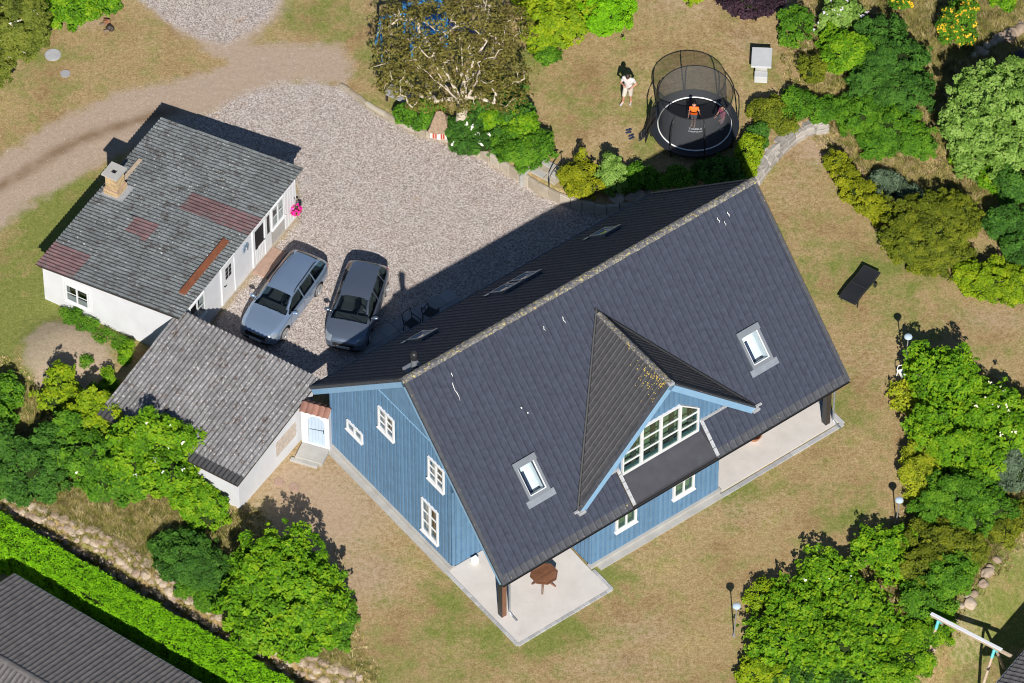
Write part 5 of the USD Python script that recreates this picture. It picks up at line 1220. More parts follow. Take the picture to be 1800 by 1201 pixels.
# ---------------------------------------------------------------- people
def bone(a, b, ra, rb): 
    A, B = Manifold.sphere(ra, 14).translate(list(map(float, a))), Manifold.sphere(rb, 14).translate(list(map(float, b)))
    return Manifold.batch_hull([A, B])
def surf(m, rl=.02, it=6):
    m = m.refine_to_length(rl); me = m.to_mesh(); tm = trimesh.Trimesh(me.vert_properties[:, :3], me.tri_verts, process=True)
    trimesh.smoothing.filter_taubin(tm, iterations=it); return tm
def hand(w, d, up, side):
    """palm and five bent fingers; w wrist, d direction, side towards the thumb"""
    w, d, side = np.asarray(w, float), np.asarray(d, float), np.asarray(side, float); d /= np.linalg.norm(d); side -= d * (side @ d); side /= np.linalg.norm(side); n = np.cross(d, side)
    ms = [Manifold.batch_hull([Manifold.sphere(.014, 8).translate(list(w + d * a + side * b)) for a, b in ((.0, .022), (.0, -.022), (.085, .034), (.085, -.034))])]
    for q, L in zip((-.033, -.011, .011, .033), (.062, .075, .08, .07)):
        p0 = w + d * .085 + side * q; p1 = p0 + d * L * .5 + n * .008; p2 = p1 + d * L * .4 + n * .022; ms += [bone(p0, p1, .0095, .009), bone(p1, p2, .009, .008)]
    p0 = w + d * .02 + side * .03; p1 = p0 + side * .035 + d * .03; p2 = p1 + d * .035 + n * .01; ms += [bone(p0, p1, .012, .0105), bone(p1, p2, .0105, .009)]
    return ms
def person(label, loc, yaw, J, H, top, bottom, hair, shoes, cap=None, sleeve=.55, short=.8):
    """J: joints in a frame where x is forward, y left, z up"""
    t = thing("person", label, "person", loc, yaw); s = H / 1.75; V = {k: np.array(v, float) for k, v in J.items()}
    b = []
    hd, nk = V["head"], V["neck"]
    for sd in ("l", "r"):
        b += [bone(V["sh" + sd], V["el" + sd], .052 * s, .042 * s), bone(V["el" + sd], V["wr" + sd], .041 * s, .028 * s), bone(V["hip" + sd], V["kn" + sd], .088 * s, .058 * s), bone(V["kn" + sd], V["an" + sd], .056 * s, .036 * s)]
        f = V["toe" + sd]; b += [bone(V["an" + sd], f, .042 * s, .03 * s)]
        dr = V["wr" + sd] - V["el" + sd]; b += hand(V["wr" + sd], dr, None, np.array([1., 0, .2]))
    b += [Manifold.batch_hull([Manifold.sphere(.075 * s, 12).translate(list(V[k])) for k in ("shl", "shr")] + [Manifold.sphere(.10 * s, 12).translate(list((V["hipl"] + V["hipr"]) / 2 + [0, 0, .25 * s]))]),
          Manifold.batch_hull([Manifold.sphere(.10 * s, 12).translate(list(V[k])) for k in ("hipl", "hipr")] + [Manifold.sphere(.115 * s, 12).translate(list((V["hipl"] + V["hipr"]) / 2 + [0, 0, .25 * s]))])]
    fw_ = V.get("face", np.array([1., 0, -.1])); fw_ = fw_ / np.linalg.norm(fw_); lt = np.cross([0, 0, 1.], fw_); lt /= np.linalg.norm(lt); uf = np.cross(fw_, lt)
    b += [bone(nk, hd - uf * .05 * s, .055 * s, .055 * s), Manifold.sphere(.098 * s, 20).scale([1, .82, 1.18]).translate(list(hd)), bone(hd - uf * .07 * s + fw_ * .02, hd - uf * .105 * s + fw_ * .055 * s, .06 * s, .032 * s),
          bone(hd + fw_ * .092 * s + uf * .01, hd + fw_ * .112 * s - uf * .03 * s, .009, .015)]
    for sg in (-1, 1): b.append(bone(hd + lt * sg * .083 * s - uf * .02, hd + lt * sg * .090 * s + uf * .02, .014, .018))
    body = Manifold.batch_boolean(b, manifold3d.OpType.Add)
    part("body", surf(body, .022), M("skin"), t, smooth=True)
    for sg in (-1, 1): part("eye", trimesh.creation.icosphere(1, .011 * s).apply_translation(hd + fw_ * .088 * s + lt * sg * .032 * s + uf * .012), M("hair_dark"), t)
    part("mouth", tube([hd + fw_ * .094 * s - uf * .062 * s + lt * q for q in (-.022, 0, .022)], .006, 5), M("petal_pink"), t)
    hr = Manifold.sphere(.112 * s, 18).scale([1, .88, 1.12]).translate(list(hd + uf * .018 * s - fw_ * .018 * s))
    hr = hr - Manifold.cube([.4, .4, .4], True).translate(list(hd + fw_ * .235 * s - uf * .135 * s)) - Manifold.cube([.5, .5, .3], True).translate(list(hd - uf * .235 * s))
    part("hair", surf(hr, .02, 2), M(hair), t, smooth=True)
    if cap:
        cp = Manifold.batch_hull([Manifold.sphere(.116 * s, 16).translate(list(hd + uf * .05 * s)), Manifold.sphere(.05, 10).translate(list(hd + uf * .12 * s))]); cp = cp - Manifold.cube([.5, .5, .2], True).translate(list(hd - uf * .04))
        br = Manifold.batch_hull([Manifold.cylinder(.012, .08, .08, 14).translate(list(hd + uf * .06 * s + fw_ * q)) for q in (.06, .13)])
        part("cap", surf(cp + br, .025, 2), M(cap), t, smooth=True)
    m_ = (V["hipl"] + V["hipr"]) / 2
    sh_ = [Manifold.batch_hull([Manifold.sphere(.086 * s, 14).translate(list(V[k])) for k in ("shl", "shr")] + [Manifold.sphere(.135 * s, 14).translate(list(m_ + [0, 0, .26 * s]))]),
           Manifold.batch_hull([Manifold.sphere(.135 * s, 14).translate(list(m_ + [0, 0, .26 * s]))] + [Manifold.sphere(.115 * s, 12).translate(list(V[k] + [0, 0, .06 * s])) for k in ("hipl", "hipr")])]
    for sd in ("l", "r"): q = V["sh" + sd] + (V["el" + sd] - V["sh" + sd]) * sleeve; sh_.append(bone(V["sh" + sd], q, .068 * s, .066 * s))
    part("shirt", surf(Manifold.batch_boolean(sh_, manifold3d.OpType.Add), .025), M(top), t, smooth=True)
    pt = [Manifold.batch_hull([Manifold.sphere(.118 * s, 12).translate(list(V[k])) for k in ("hipl", "hipr")])]
    for sd in ("l", "r"):
        q = V["hip" + sd] + (V["kn" + sd] - V["hip" + sd]) * min(short, 1.0); pt.append(bone(V["hip" + sd], q, .112 * s, .088 * s))
        if short > 1: pt.append(bone(V["kn" + sd], V["an" + sd] + [0, 0, .05], .075 * s, .06 * s))
    part("shorts" if short <= 1 else "trousers", surf(Manifold.batch_boolean(pt, manifold3d.OpType.Add), .025), M(bottom), t, smooth=True)
    if shoes:
        for sd in ("l", "r"): part("shoe", surf(bone(V["an" + sd] - [0, 0, .045 * s], V["toe" + sd], .05 * s, .045 * s), .02, 3), M(shoes), t, smooth=True)
    return t
def stand(H, dr=0.0, **over):
    s = H / 1.75
    J = dict(head=(0.02, 0, 1.62), neck=(0, 0, 1.45), shl=(0, .19, 1.38), shr=(0, -.19, 1.38), ell=(-.02, .25, 1.10), elr=(-.02, -.25, 1.10), wrl=(.08, .27, .86), wrr=(.08, -.27, .86), hipl=(0, .095, .90), hipr=(0, -.095, .90), knl=(.03, .10, .49), knr=(.03, -.10, .49), anl=(0, .11, .085), anr=(0, -.11, .085), toel=(.16, .13, .035), toer=(.16, -.13, .035))
    J.update(over)
    return {k: np.array(v, float) * (s if k != "face" else 1) for k, v in J.items()}
f1 = gp(1104, 181)
person("man in white shirt, shorts and cap walking on the lawn, holding something to his chest", f1, math.radians(-110), stand(1.80, elr=(.06, -.30, 1.13), wrr=(.26, -.10, 1.22), ell=(-.06, .32, 1.14), wrl=(.20, .16, 1.08), head=(.10, 0, 1.60), face=(1, 0, -.45), knl=(.04, .11, .49), knr=(.20, -.12, .52), anr=(.14, -.17, .16), toer=(.28, -.22, .06), anl=(-.06, .10, .085), toel=(.10, .12, .035)), 1.8, "shirt_white", "shorts_cream", "hair_dark", "cover_grey", sleeve=.5, short=.85)
zmat = tz + PADZ - .015
f2_ = pix(1219, 221, zmat)
person("child in orange sleeveless top and dark shorts standing on the trampoline", f2_, math.radians(-95), stand(1.34, ell=(.0, .29, 1.12), wrl=(.05, .36, .90), elr=(-.05, -.24, 1.12), knl=(.05, .08, .49), anl=(.04, .06, .085), toel=(.20, .04, .035), knr=(.03, -.07, .49), anr=(-.02, -.09, .085), toer=(.13, -.14, .035)), 1.34, "shirt_orange", "shorts_grey", "hair_dark", None, sleeve=.15, short=.55)
f3_ = pix(1269, 225, zmat)
person("child in pink top seen through the trampoline net at its right edge", f3_, math.radians(-150), stand(1.30, elr=(.10, -.24, 1.12), wrr=(.25, -.18, 1.0), ell=(.08, .24, 1.1), wrl=(.2, .2, .95), knl=(.12, .10, .50)), 1.30, "shirt_pink", "trousers_mauve", "hair_brown", "white_plastic", sleeve=.6, short=1.2)

# ---------------------------------------------------------------- garden things
for k, (u, v, a, lb) in enumerate(((1105, 231, .3, "pair of dark sandals lying on the lawn, farther from the house"), (1110, 241, .5, "pair of dark sandals lying on the lawn, nearer the house"))):
    t = thing("sandals", lb, "shoes", gp(u, v), a)
    for s in (-1, 1):
        o = np.array([.03 * s, .07 * s, 0]); sole = extr(shapely.union_all([shapely.Point(-.09, 0).buffer(.042), shapely.Point(.08, 0).buffer(.05), sbox(-.09, -.04, .08, .042)]), .025, basis(o, (1, 0, 0), (0, 1, 0), (0, 0, 1)))
        p = part("sole", sole, M("interior_navy"), t); part("strap", tube([o + (.04, -.05, .02), o + (.05, 0, .07), o + (.04, .05, .02)], .014, 6), M("black_fabric"), p)
c = gp(1338, 122); t = thing("stone_table", "square pale concrete garden table with block foot behind the trampoline", "table", c, math.radians(-4))
part("tabletop", cbx(-.42, .42, -.43, .68, .50, .60, .012), M("table_grey"), t); part("foot", cbx(-.24, .26, -.42, .40, .0, .50, .015), M("concrete"), t)
part("seat_block", cbx(-.26, .28, -.80, -.44, .0, .36, .015), M("table_grey"), t)
c = gp(706, 181); t = thing("low_table", "grey slab topped low garden table under the brown leaved tree", "table", c, math.radians(-32))
part("tabletop", cbx(-.72, .62, -.30, .32, .40, .46, .01), M("slab_grey"), t)
for x in (-.62, .5):
    for y in (-.22, .24): part("leg", cbx(x, x + .08, y - .04, y + .04, 0, .40, .006), M("dark_wood"), t)
# thatched play hut
c = gp(773, 236); t = thing("play_hut", "tiny play hut with steep thatched roof and red and cream front", "play hut", c, math.radians(-8))
part("wall", bx(-.36, .36, -.25, .40, 0, .42), M("cream_paint"), t)
for k in range(7): part("picket", cbx(-.36 + k * .105, -.36 + k * .105 + .075, -.275, -.255, .02, .42, .006), M("red_paint" if k in (1, 2, 4, 5) else "white_paint"), t)
part("door", cbx(-.08, .08, -.30, -.277, .0, .34, .005), M("white_paint"), t)
rv = np.array([(-.46, -.36, .38), (.46, -.36, .38), (.46, .52, .38), (-.46, .52, .38), (-.14, .12, 1.22), (.14, .12, 1.22), (0, .12, 1.30)])
hm_ = trimesh.convex.convex_hull(rv); hm_ = hm_.subdivide().subdivide().subdivide()
hm_.vertices = hm_.vertices + (meshkit.noise(hm_.vertices * 14, 3)[:, None] - .5) * .08
part("thatch", hm_, M("thatch"), t)
# blue climbing frame behind the tree
c = gp(748, 78); t = thing("climbing_frame", "bright blue climbing frame half hidden behind the brown leaved tree", "play frame", c, math.radians(15))
for x in (-.75, .75):
    for y in (-.6, .6): part("post", cbx(x - .06, x + .06, y - .06, y + .06, 0, 2.1, .01), M("play_blue"), t)
for y in (-.6, .6): part("rail", cbx(-.75, .75, y - .05, y + .05, 1.85, 1.97, .01), M("play_blue"), t)
for x in (-.75, .75): part("rail", cbx(x - .05, x + .05, -.6, .6, 2.02, 2.12, .01), M("play_blue"), t)
part("platform", cbx(-.7, .7, -.55, .55, 1.05, 1.11, .01), M("play_blue"), t)
for k in range(4): part("rung", cyl((-.75, -.62, .3 + k * .3), (.75, -.62, .3 + k * .3), .03), M("play_blue"), t)
part("slide", extr(Polygon([(.75, 1.1), (.75, 1.04), (2.4, .14), (2.6, .14), (2.6, .2), (2.42, .2)]), .5, basis((0, .25, 0), (1, 0, 0), (0, 0, 1), (0, -1, 0))), M("play_dark_blue"), t)
part("swing_seat", cbx(-1.5, -1.15, -.2, .2, .40, .44, .01), M("play_dark_blue"), t)
part("swing_beam", cbx(-1.9, -.75, -.05, .05, 2.02, 2.12, .01), M("play_blue"), t)
part("swing_leg", cat_([tube([(-1.9, 0, 2.08), (-2.0, -.55, 0)], .045, 6), tube([(-1.9, 0, 2.08), (-2.0, .55, 0)], .045, 6)]), M("play_blue"), t)
part("swing_rope", cat_([cyl((-1.47, 0, .44), (-1.47, 0, 2.06), .012), cyl((-1.18, 0, .44), (-1.18, 0, 2.06), .012)]), M("white_plastic"), t)
# sun lounger
a, b = pix(1489, 529, .36), pix(1533, 475, .36); d = b - a; L = np.linalg.norm(d[:2]); yaw = math.atan2(d[1], d[0])
t = thing("sun_lounger", "black sling sun lounger with wheels standing alone on the dry lawn", "sun lounger", (a[0], a[1], 0), yaw)
xs_ = np.linspace(0, L, 15); W2 = .38; zz = lambda x: .36 + .05 * math.sin(x * 2.4) + max(0, x - 1.25) * .16
V, F = [], []
for x in xs_:
    for y in (-W2 + .03, 0, W2 - .03): V.append((x, y, zz(x) - (.02 if y == 0 else 0)))
for k in range(14):
    for j in range(2): q = k * 3 + j; F += [(q, q + 3, q + 4), (q, q + 4, q + 1)]
part("sling", trimesh.Trimesh(np.array(V), np.array(F), process=False), M("black_fabric"), t, smooth=True)
for s in (-1, 1):
    part("side_rail", tube([(x, s * W2, zz(x)) for x in xs_], .025, 7), M("dark_metal"), t)
    part("leg", tube([(.25, s * W2, .36), (.20, s * W2, 0)], .024, 7), M("dark_metal"), t)
    part("leg", tube([(1.45, s * W2, .36), (1.55, s * W2, .10)], .024, 7), M("dark_metal"), t)
    wv = trimesh.creation.annulus(.035, .11, .04, sections=20); wv.apply_transform(trimesh.transformations.rotation_matrix(math.pi / 2, (1, 0, 0))); wv.apply_translation((1.55, s * (W2 + .05), .11)); part("wheel", wv, M("dark_metal"), t)
for x in (0.0, .95, L): part("cross_bar", cyl((x, -W2, zz(x)), (x, W2, zz(x)), .022), M("dark_metal"), t)
# garden lamps
for u, v, h, lb in ((1589, 660, 2.3, "tall garden lamp with pale round head beside the right hand shrubs, highest of the three"), (1575, 921, 1.42, "garden lamp with pale round head between the middle and near shrubs"), (1290, 1118, 1.8, "garden lamp with pale round head beside the lobed hydrangea bush")):
    p = gp(u, v); t = thing("garden_lamp", lb, "garden lamp", p, group="garden lamps along the shrub border")
    part("pole", cat_([cyl((0, 0, -.1), (.06, .0, h - .12), .028, .024, 10), cyl((0, 0, 0), (0, 0, .05), .07, .06, 12)]), M("pole_grey"), t)
    part("lamp_head", trimesh.creation.revolve(np.array([(0, -.13), (.06, -.11), (.13, -.02), (.165, .03), (.15, .075), (.09, .11), (0, .125)]), sections=24).apply_translation((.06, 0, h - .02)), M("lamp_glass"), t, smooth=40)
    part("collar", cyl((.06, 0, h - .17), (.06, 0, h - .11), .04, .06, 12), M("dark_metal"), t)
for k, (u, v, r, lb) in enumerate(((187, 40, .16, "reddish brown tree stump in the top left lawn, farther of two"), (193, 52, .17, "dark grey brown tree stump in the top left lawn, nearer of two"))):
    p = gp(u, v); t = thing("tree_stump", lb, "stump", p)
    part("stump", stone((0, 0, .05), (r, r * .8, r), 50 + k, 1.0, 2), M("brown_wood" if k == 0 else "dark_wood"), t); part("root", stone((-.14, -.1, .0), (.14, .07, .09), 60 + k, 1.0, 1), M("bark"), t)
# white garden chair, sticks
def chair(name, label, loc, yaw, mat, slim=False, group=None):
    t = thing(name, label, "chair", loc, yaw, group)
    part("seat", cbx(-.24, .24, -.24, .24, .40, .44, .012), M(mat), t)
    part("backrest", trimesh.convex.convex_hull(np.array([(-.27 - a * .10, y, .46 + a * .42) for a in (0, 1) for y in (-.22, .22)] + [(-.23 - a * .10, y, .46 + a * .42) for a in (0, 1) for y in (-.22, .22)])) if not slim else tube([(-.24, -.24, .42), (-.34, -.24, .92), (-.34, .24, .92), (-.24, .24, .42)], .022, 6), M(mat), t)
    for x in (-.22, .22):
        for y in (-.22, .22): part("leg", cyl((x, y, .41), (x * 1.15, y * 1.1, 0), .022), M(mat), t)
    for s in (-1, 1): part("armrest", tube([(-.27, s * .25, .64), (.20, s * .26, .64), (.24, s * .25, .42)], .022, 6), M(mat), t)
    return t
chair("garden_chair", "white plastic garden chair at the foot of the tall garden lamp", gp(1590, 668), math.radians(200), "white_plastic")
hc = HF.w(6.25, 7.95, .035); chair("metal_chair", "black metal framed chair on the paving behind the house, nearer the dark car", hc, HOUSE_YAW - math.pi / 2 + .15, "dark_metal", True)
hc = HF.w(7.2, 7.98, .035); chair("metal_chair", "black metal chair on the paving behind the house, mostly hidden by the eave", hc, HOUSE_YAW + .4, "dark_metal", True)
p = gp(1796, 108); chair("metal_chair", "dark garden chair cut off by the right edge near the pale boulders", p, 2.4, "dark_metal", True)
p = gp(1612, 690); t = thing("bean_poles", "two bare thin sticks leaning in the shrubs by the white chair", "sticks", p)
part("stick", cyl((-.25, .2, .9), (.45, -.5, .5), .02), M("pale_wood"), t); part("stick", cyl((-.2, .05, .9), (.5, -.75, .55), .018), M("pale_wood"), t)
# octagonal table on the patio
c = pix(956, 1009, .76); t = thing("octagonal_table", "brown slatted octagonal wooden table with splayed legs on the patio", "table", (c[0], c[1], .06), HOUSE_YAW)
oc = Polygon([(.56 * math.cos(math.pi / 8 + k * math.pi / 4), .56 * math.sin(math.pi / 8 + k * math.pi / 4)) for k in range(8)])
part("frame", extr(oc.difference(oc.buffer(-.07)), .035, basis((0, 0, .69), (1, 0, 0), (0, 1, 0), (0, 0, 1))), M("brown_wood"), t)
inn = oc.buffer(-.075)
for k in range(11):
    st_ = inn.intersection(sbox(-.6, -.50 + k * .092, .6, -.50 + k * .092 + .078))
    if st_.area > .002: part("slat", extr(st_, .025, basis((0, 0, .698), (1, 0, 0), (0, 1, 0), (0, 0, 1))), M("brown_wood"), t)
part("cross_rail", cat_([cbx(-.5, .5, -.035, .035, .64, .688, .005), cbx(-.035, .035, -.5, .5, .66, .689, .005)]), M("brown_wood"), t)
for k in range(4):
    a_ = k * math.pi / 2 + math.pi / 4; ca2, sa2 = math.cos(a_), math.sin(a_); part("leg", tube([(-.25 * ca2, -.25 * sa2, .66), (.46 * ca2, .46 * sa2, 0)], .035, 6), M("brown_wood"), t)
c = HF.w(13.55, -4.78, .06); t = thing("terracotta_bowl", "terracotta bowl on the terrace showing just below the eave", "plant bowl", c)
part("bowl", trimesh.creation.revolve(np.array([(0, 0), (.18, 0), (.30, .22), (.32, .26), (.28, .26), (.20, .06), (0, .05)]), sections=28), M("terracotta"), t, smooth=40)
c = HF.w(1.0, -3.15, .06); t = thing("white_box", "small white box on the patio against the recessed blue wall", "box", c, HOUSE_YAW)
part("box", cbx(-.12, .12, -.10, .10, 0, .26, .015), M("white_plastic"), t); part("lid", cbx(-.13, .13, -.11, .11, .26, .29, .01), M("white_plastic"), t)
# pergola like swing frame at the near right
a, b = pix(1637, 1079, 1.45), pix(1761, 1143, 1.45); d = b - a; L = np.linalg.norm(d[:2]); yaw = math.atan2(d[1], d[0])
t = thing("swing_frame", "wooden swing frame with white topped beam and turquoise leg tops", "swing frame", (a[0], a[1], -.9), yaw); BZ = 2.35
part("beam", cbx(0, L + .45, -.05, .05, BZ - .14, BZ - .01, .01), M("pale_wood"), t)
part("beam_cap", cbx(-.02, L, -.075, .075, BZ, BZ + .03, .008), M("beam_white"), t)
for x in (.35, L - .30):
    for s in (-1, 1):
        p0, p1 = np.array([x, s * .03, BZ - .12]), np.array([x - .02, s * .95, 0.0]); pm_ = p0 + (p1 - p0) * .16
        lg2 = part("leg", cyl(pm_, p1, .055, .06, 10), M("pale_wood"), t); part("leg_top", cyl(p0, pm_, .062, .062, 10), M("teal_paint"), lg2)
# flower pot on the corner of the outbuilding
c = GFr.w(8.58, -.16, .55); t = thing("hanging_flowers", "hanging basket of bright pink flowers at the outbuilding's right corner", "flower basket", c)
part("basket", trimesh.creation.revolve(np.array([(0, 0), (.10, .02), (.17, .16), (.15, .16), (.08, .05), (0, .04)]), sections=18), M("dark_wood"), t)
part("bracket", tube([(-.05, .12, .9), (0, .02, .85), (0, 0, .2)], .012, 6), M("dark_metal"), t)
# ---------------------------------------------------------------- plants
def leaves(C, Nrm, size, seed, aspect=.6, tone=None):
    """diamond leaves, slightly folded: C centres, Nrm facing; one island each"""
    r = np.random.default_rng(seed); n = len(C)
    q = r.normal(size=(n, 3)); u = np.cross(Nrm, q); u /= np.linalg.norm(u, axis=1, keepdims=True) + 1e-9; v = np.cross(Nrm, u)
    s = (size * (.65 + .7 * r.random(n)))[:, None]; fold = Nrm * s * .22
    P = np.stack([C - u * s, C - v * s * aspect + fold, C + u * s, C + v * s * aspect + fold], 1).reshape(-1, 3)
    k = np.arange(n)[:, None] * 4
    F = np.vstack([k + [0, 1, 2], k + [0, 2, 3]])
    m = trimesh.Trimesh(P, F, process=False); m.metadata['tone'] = np.repeat(.5 * r.random(n) + (.5 * r.random(tone.max() + 1)[tone] if tone is not None else .25), 4); return m
def unit(r, n):
    q = r.normal(size=(n, 3)); return q / np.linalg.norm(q, axis=1, keepdims=True)
def crown_points(c, rad, seed, clump=.34, dens=1.0, leaf=.08, floor=-.55):
    """leaf centres and normals for one ellipsoid built of leaf clumps"""
    r = np.random.default_rng(seed); c, rad = np.asarray(c, float), np.asarray(rad, float); R = float(np.mean(rad))
    area = 4 * math.pi * ((rad[0] * rad[1]) ** 1.6 / 3 + (rad[0] * rad[2]) ** 1.6 / 3 + (rad[1] * rad[2]) ** 1.6 / 3) ** (1 / 1.6)
    cr = max(.11, clump * min(1.0, .50 + R * .32))
    K = max(9, int(area / (cr * cr * 1.55)))
    d = unit(r, K * 2); d = d[d[:, 2] > floor][:K]; n = len(d)
    wob = 1 + .62 * (meshkit.noise(d * 1.5 + seed * 3.7, seed)[:, None] - .5) + .45 * (meshkit.noise(d * 3.9 + seed * 1.3, seed + 5)[:, None] - .5)
    f = .55 + .45 * r.random((n, 1)); crs = cr * (.45 + .75 * r.random(n))
    shoot = r.random(n) < .24; f[shoot] = .96 + .17 * r.random((shoot.sum(), 1)); crs[shoot] *= .62
    cc = c + d * rad * wob * f
    per = dens * .72 * 4 * math.pi * crs ** 2 * .62 / (leaf * leaf * .9)
    idx = np.repeat(np.arange(n), np.maximum(5, per.astype(int)))
    e = unit(r, len(idx)); e = e + .5 * d[idx]; e /= np.linalg.norm(e, axis=1, keepdims=True)
    rr = crs[idx] * (.45 + .7 * r.random(len(idx)) ** .7)
    C = cc[idx] + e * rr[:, None] * np.array([1, 1, .8]) + r.normal(0, .02, (len(idx), 3))
    Nn = e * .36 + d[idx] * .30 + r.normal(size=e.shape) * .36 + np.array([0, -.30, .62]); Nn /= np.linalg.norm(Nn, axis=1, keepdims=True)
    return C, Nn, cc, idx
NLEAF = [0]
def lpart(name, m, mat, parent):
    p = part(name, m, mat, parent)
    t = m.metadata["tone"].astype(np.float32)
    UsdGeom.PrimvarsAPI(p).CreatePrimvar("tone", Sdf.ValueTypeNames.Color3fArray, "vertex").Set(Vt.Vec3fArray.FromNumpy(np.repeat(t[:, None], 3, 1)))
    return p
LEAF_SCALE = .84
def shrub(name, label, cat, pal, h, blobs, leaf=.08, clump=.34, dens=1.0, flowers=None, nflow=0, fsize=.06, stem="bark", nstem=6, group=None, seed=None, core=True, lift=0.0):
    """blobs in photo pixels (cx, cy, rx, ry[, h]); each becomes an ellipsoid standing on the ground where it is seen"""
    leaf = leaf * LEAF_SCALE; seed = seed or (sum(map(ord, label)) * 7 % 9973); r = np.random.default_rng(seed); Cs, Ns, CC, base = [], [], [], []; cores = []; TI = []
    for k, bl in enumerate(blobs):
        cx, cy, rx, ry = bl[:4]; hh = bl[4] if len(bl) > 4 else h
        g = gp(cx, cy + .5 * hh * 29)
        cz = g[2] + hh * .5 + lift; p = pix(cx, cy, cz)
        a = rx / 44; c_ = hh * .5; b = math.sqrt(max((ry / 44) ** 2 - (.66 * c_) ** 2, (.38 * a) ** 2)) / .75; b = min(max(b, .6 * a), 1.5 * a)
        rad = np.array([a, b, c_]) * .90
        C, Nn, cc, ti = crown_points((p[0], p[1], cz), rad, seed + k * 13, clump, dens, leaf); keep = C[:, 2] > g[2] + .03; TI.append(ti[keep] + 1000 * k)
        Cs.append(C[keep]); Ns.append(Nn[keep]); CC.append(cc); base.append((p[0], p[1], g[2]))
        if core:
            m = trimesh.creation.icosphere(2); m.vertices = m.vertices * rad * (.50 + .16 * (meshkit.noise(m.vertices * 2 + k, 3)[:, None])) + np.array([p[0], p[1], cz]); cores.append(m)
    C, Nn = np.vstack(Cs), np.vstack(Ns); NLEAF[0] += len(C)
    b0 = np.array(base[0]) if len(base) == 1 else np.array(base).mean(0); b0[2] = hz(b0[0], b0[1])
    t = thing(name, label, cat, b0, group=group)
    fol = leaves(C - b0, Nn, leaf, seed, tone=np.concatenate(TI))
    lpart("foliage", fol, M("leaf_" + pal), t)
    sm = []
    for bb, cc in zip(base, CC):
        bb = np.array(bb)
        for q in r.choice(len(cc), min(nstem, len(cc)), replace=False):
            e = cc[q]; md = bb + (e - bb) * .5 + np.array([0, 0, .12 * h]) + r.normal(0, .04, 3)
            sm.append(tube([bb - b0 + r.normal(0, .03, 3) - [0, 0, .08], md - b0, e - b0], [.02 + .012 * h, .014 + .006 * h, .008], 5))
    part("stem", cat_(sm), M(stem), t)
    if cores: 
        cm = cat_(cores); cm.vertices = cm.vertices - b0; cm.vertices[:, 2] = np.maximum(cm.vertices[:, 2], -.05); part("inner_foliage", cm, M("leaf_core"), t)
    if flowers:
        allc = np.vstack([C]); up = allc[(Nn[:, 2] > .1) & (Nn[:, 1] < .75)]; ctr = up[r.choice(len(up), nflow)]
        pts = np.repeat(ctr, 7, 0) + r.normal(0, fsize * .75, (nflow * 7, 3)) + [0, -.03, .06]
        nn = unit(r, len(pts)) * .6 + [0, -.4, .8]; nn /= np.linalg.norm(nn, axis=1, keepdims=True)
        part("flowers", leaves(pts - b0, nn, fsize * .8, seed + 1, .85), M(flowers), t, kind="stuff")
    return t
raw("leaf_core", {"p": ("principled_bsdf", {"base_color": (0.02, 0.035, 0.008), "roughness": 0.95, "specular_ior_level": 0.1})}, [], "p.BSDF")

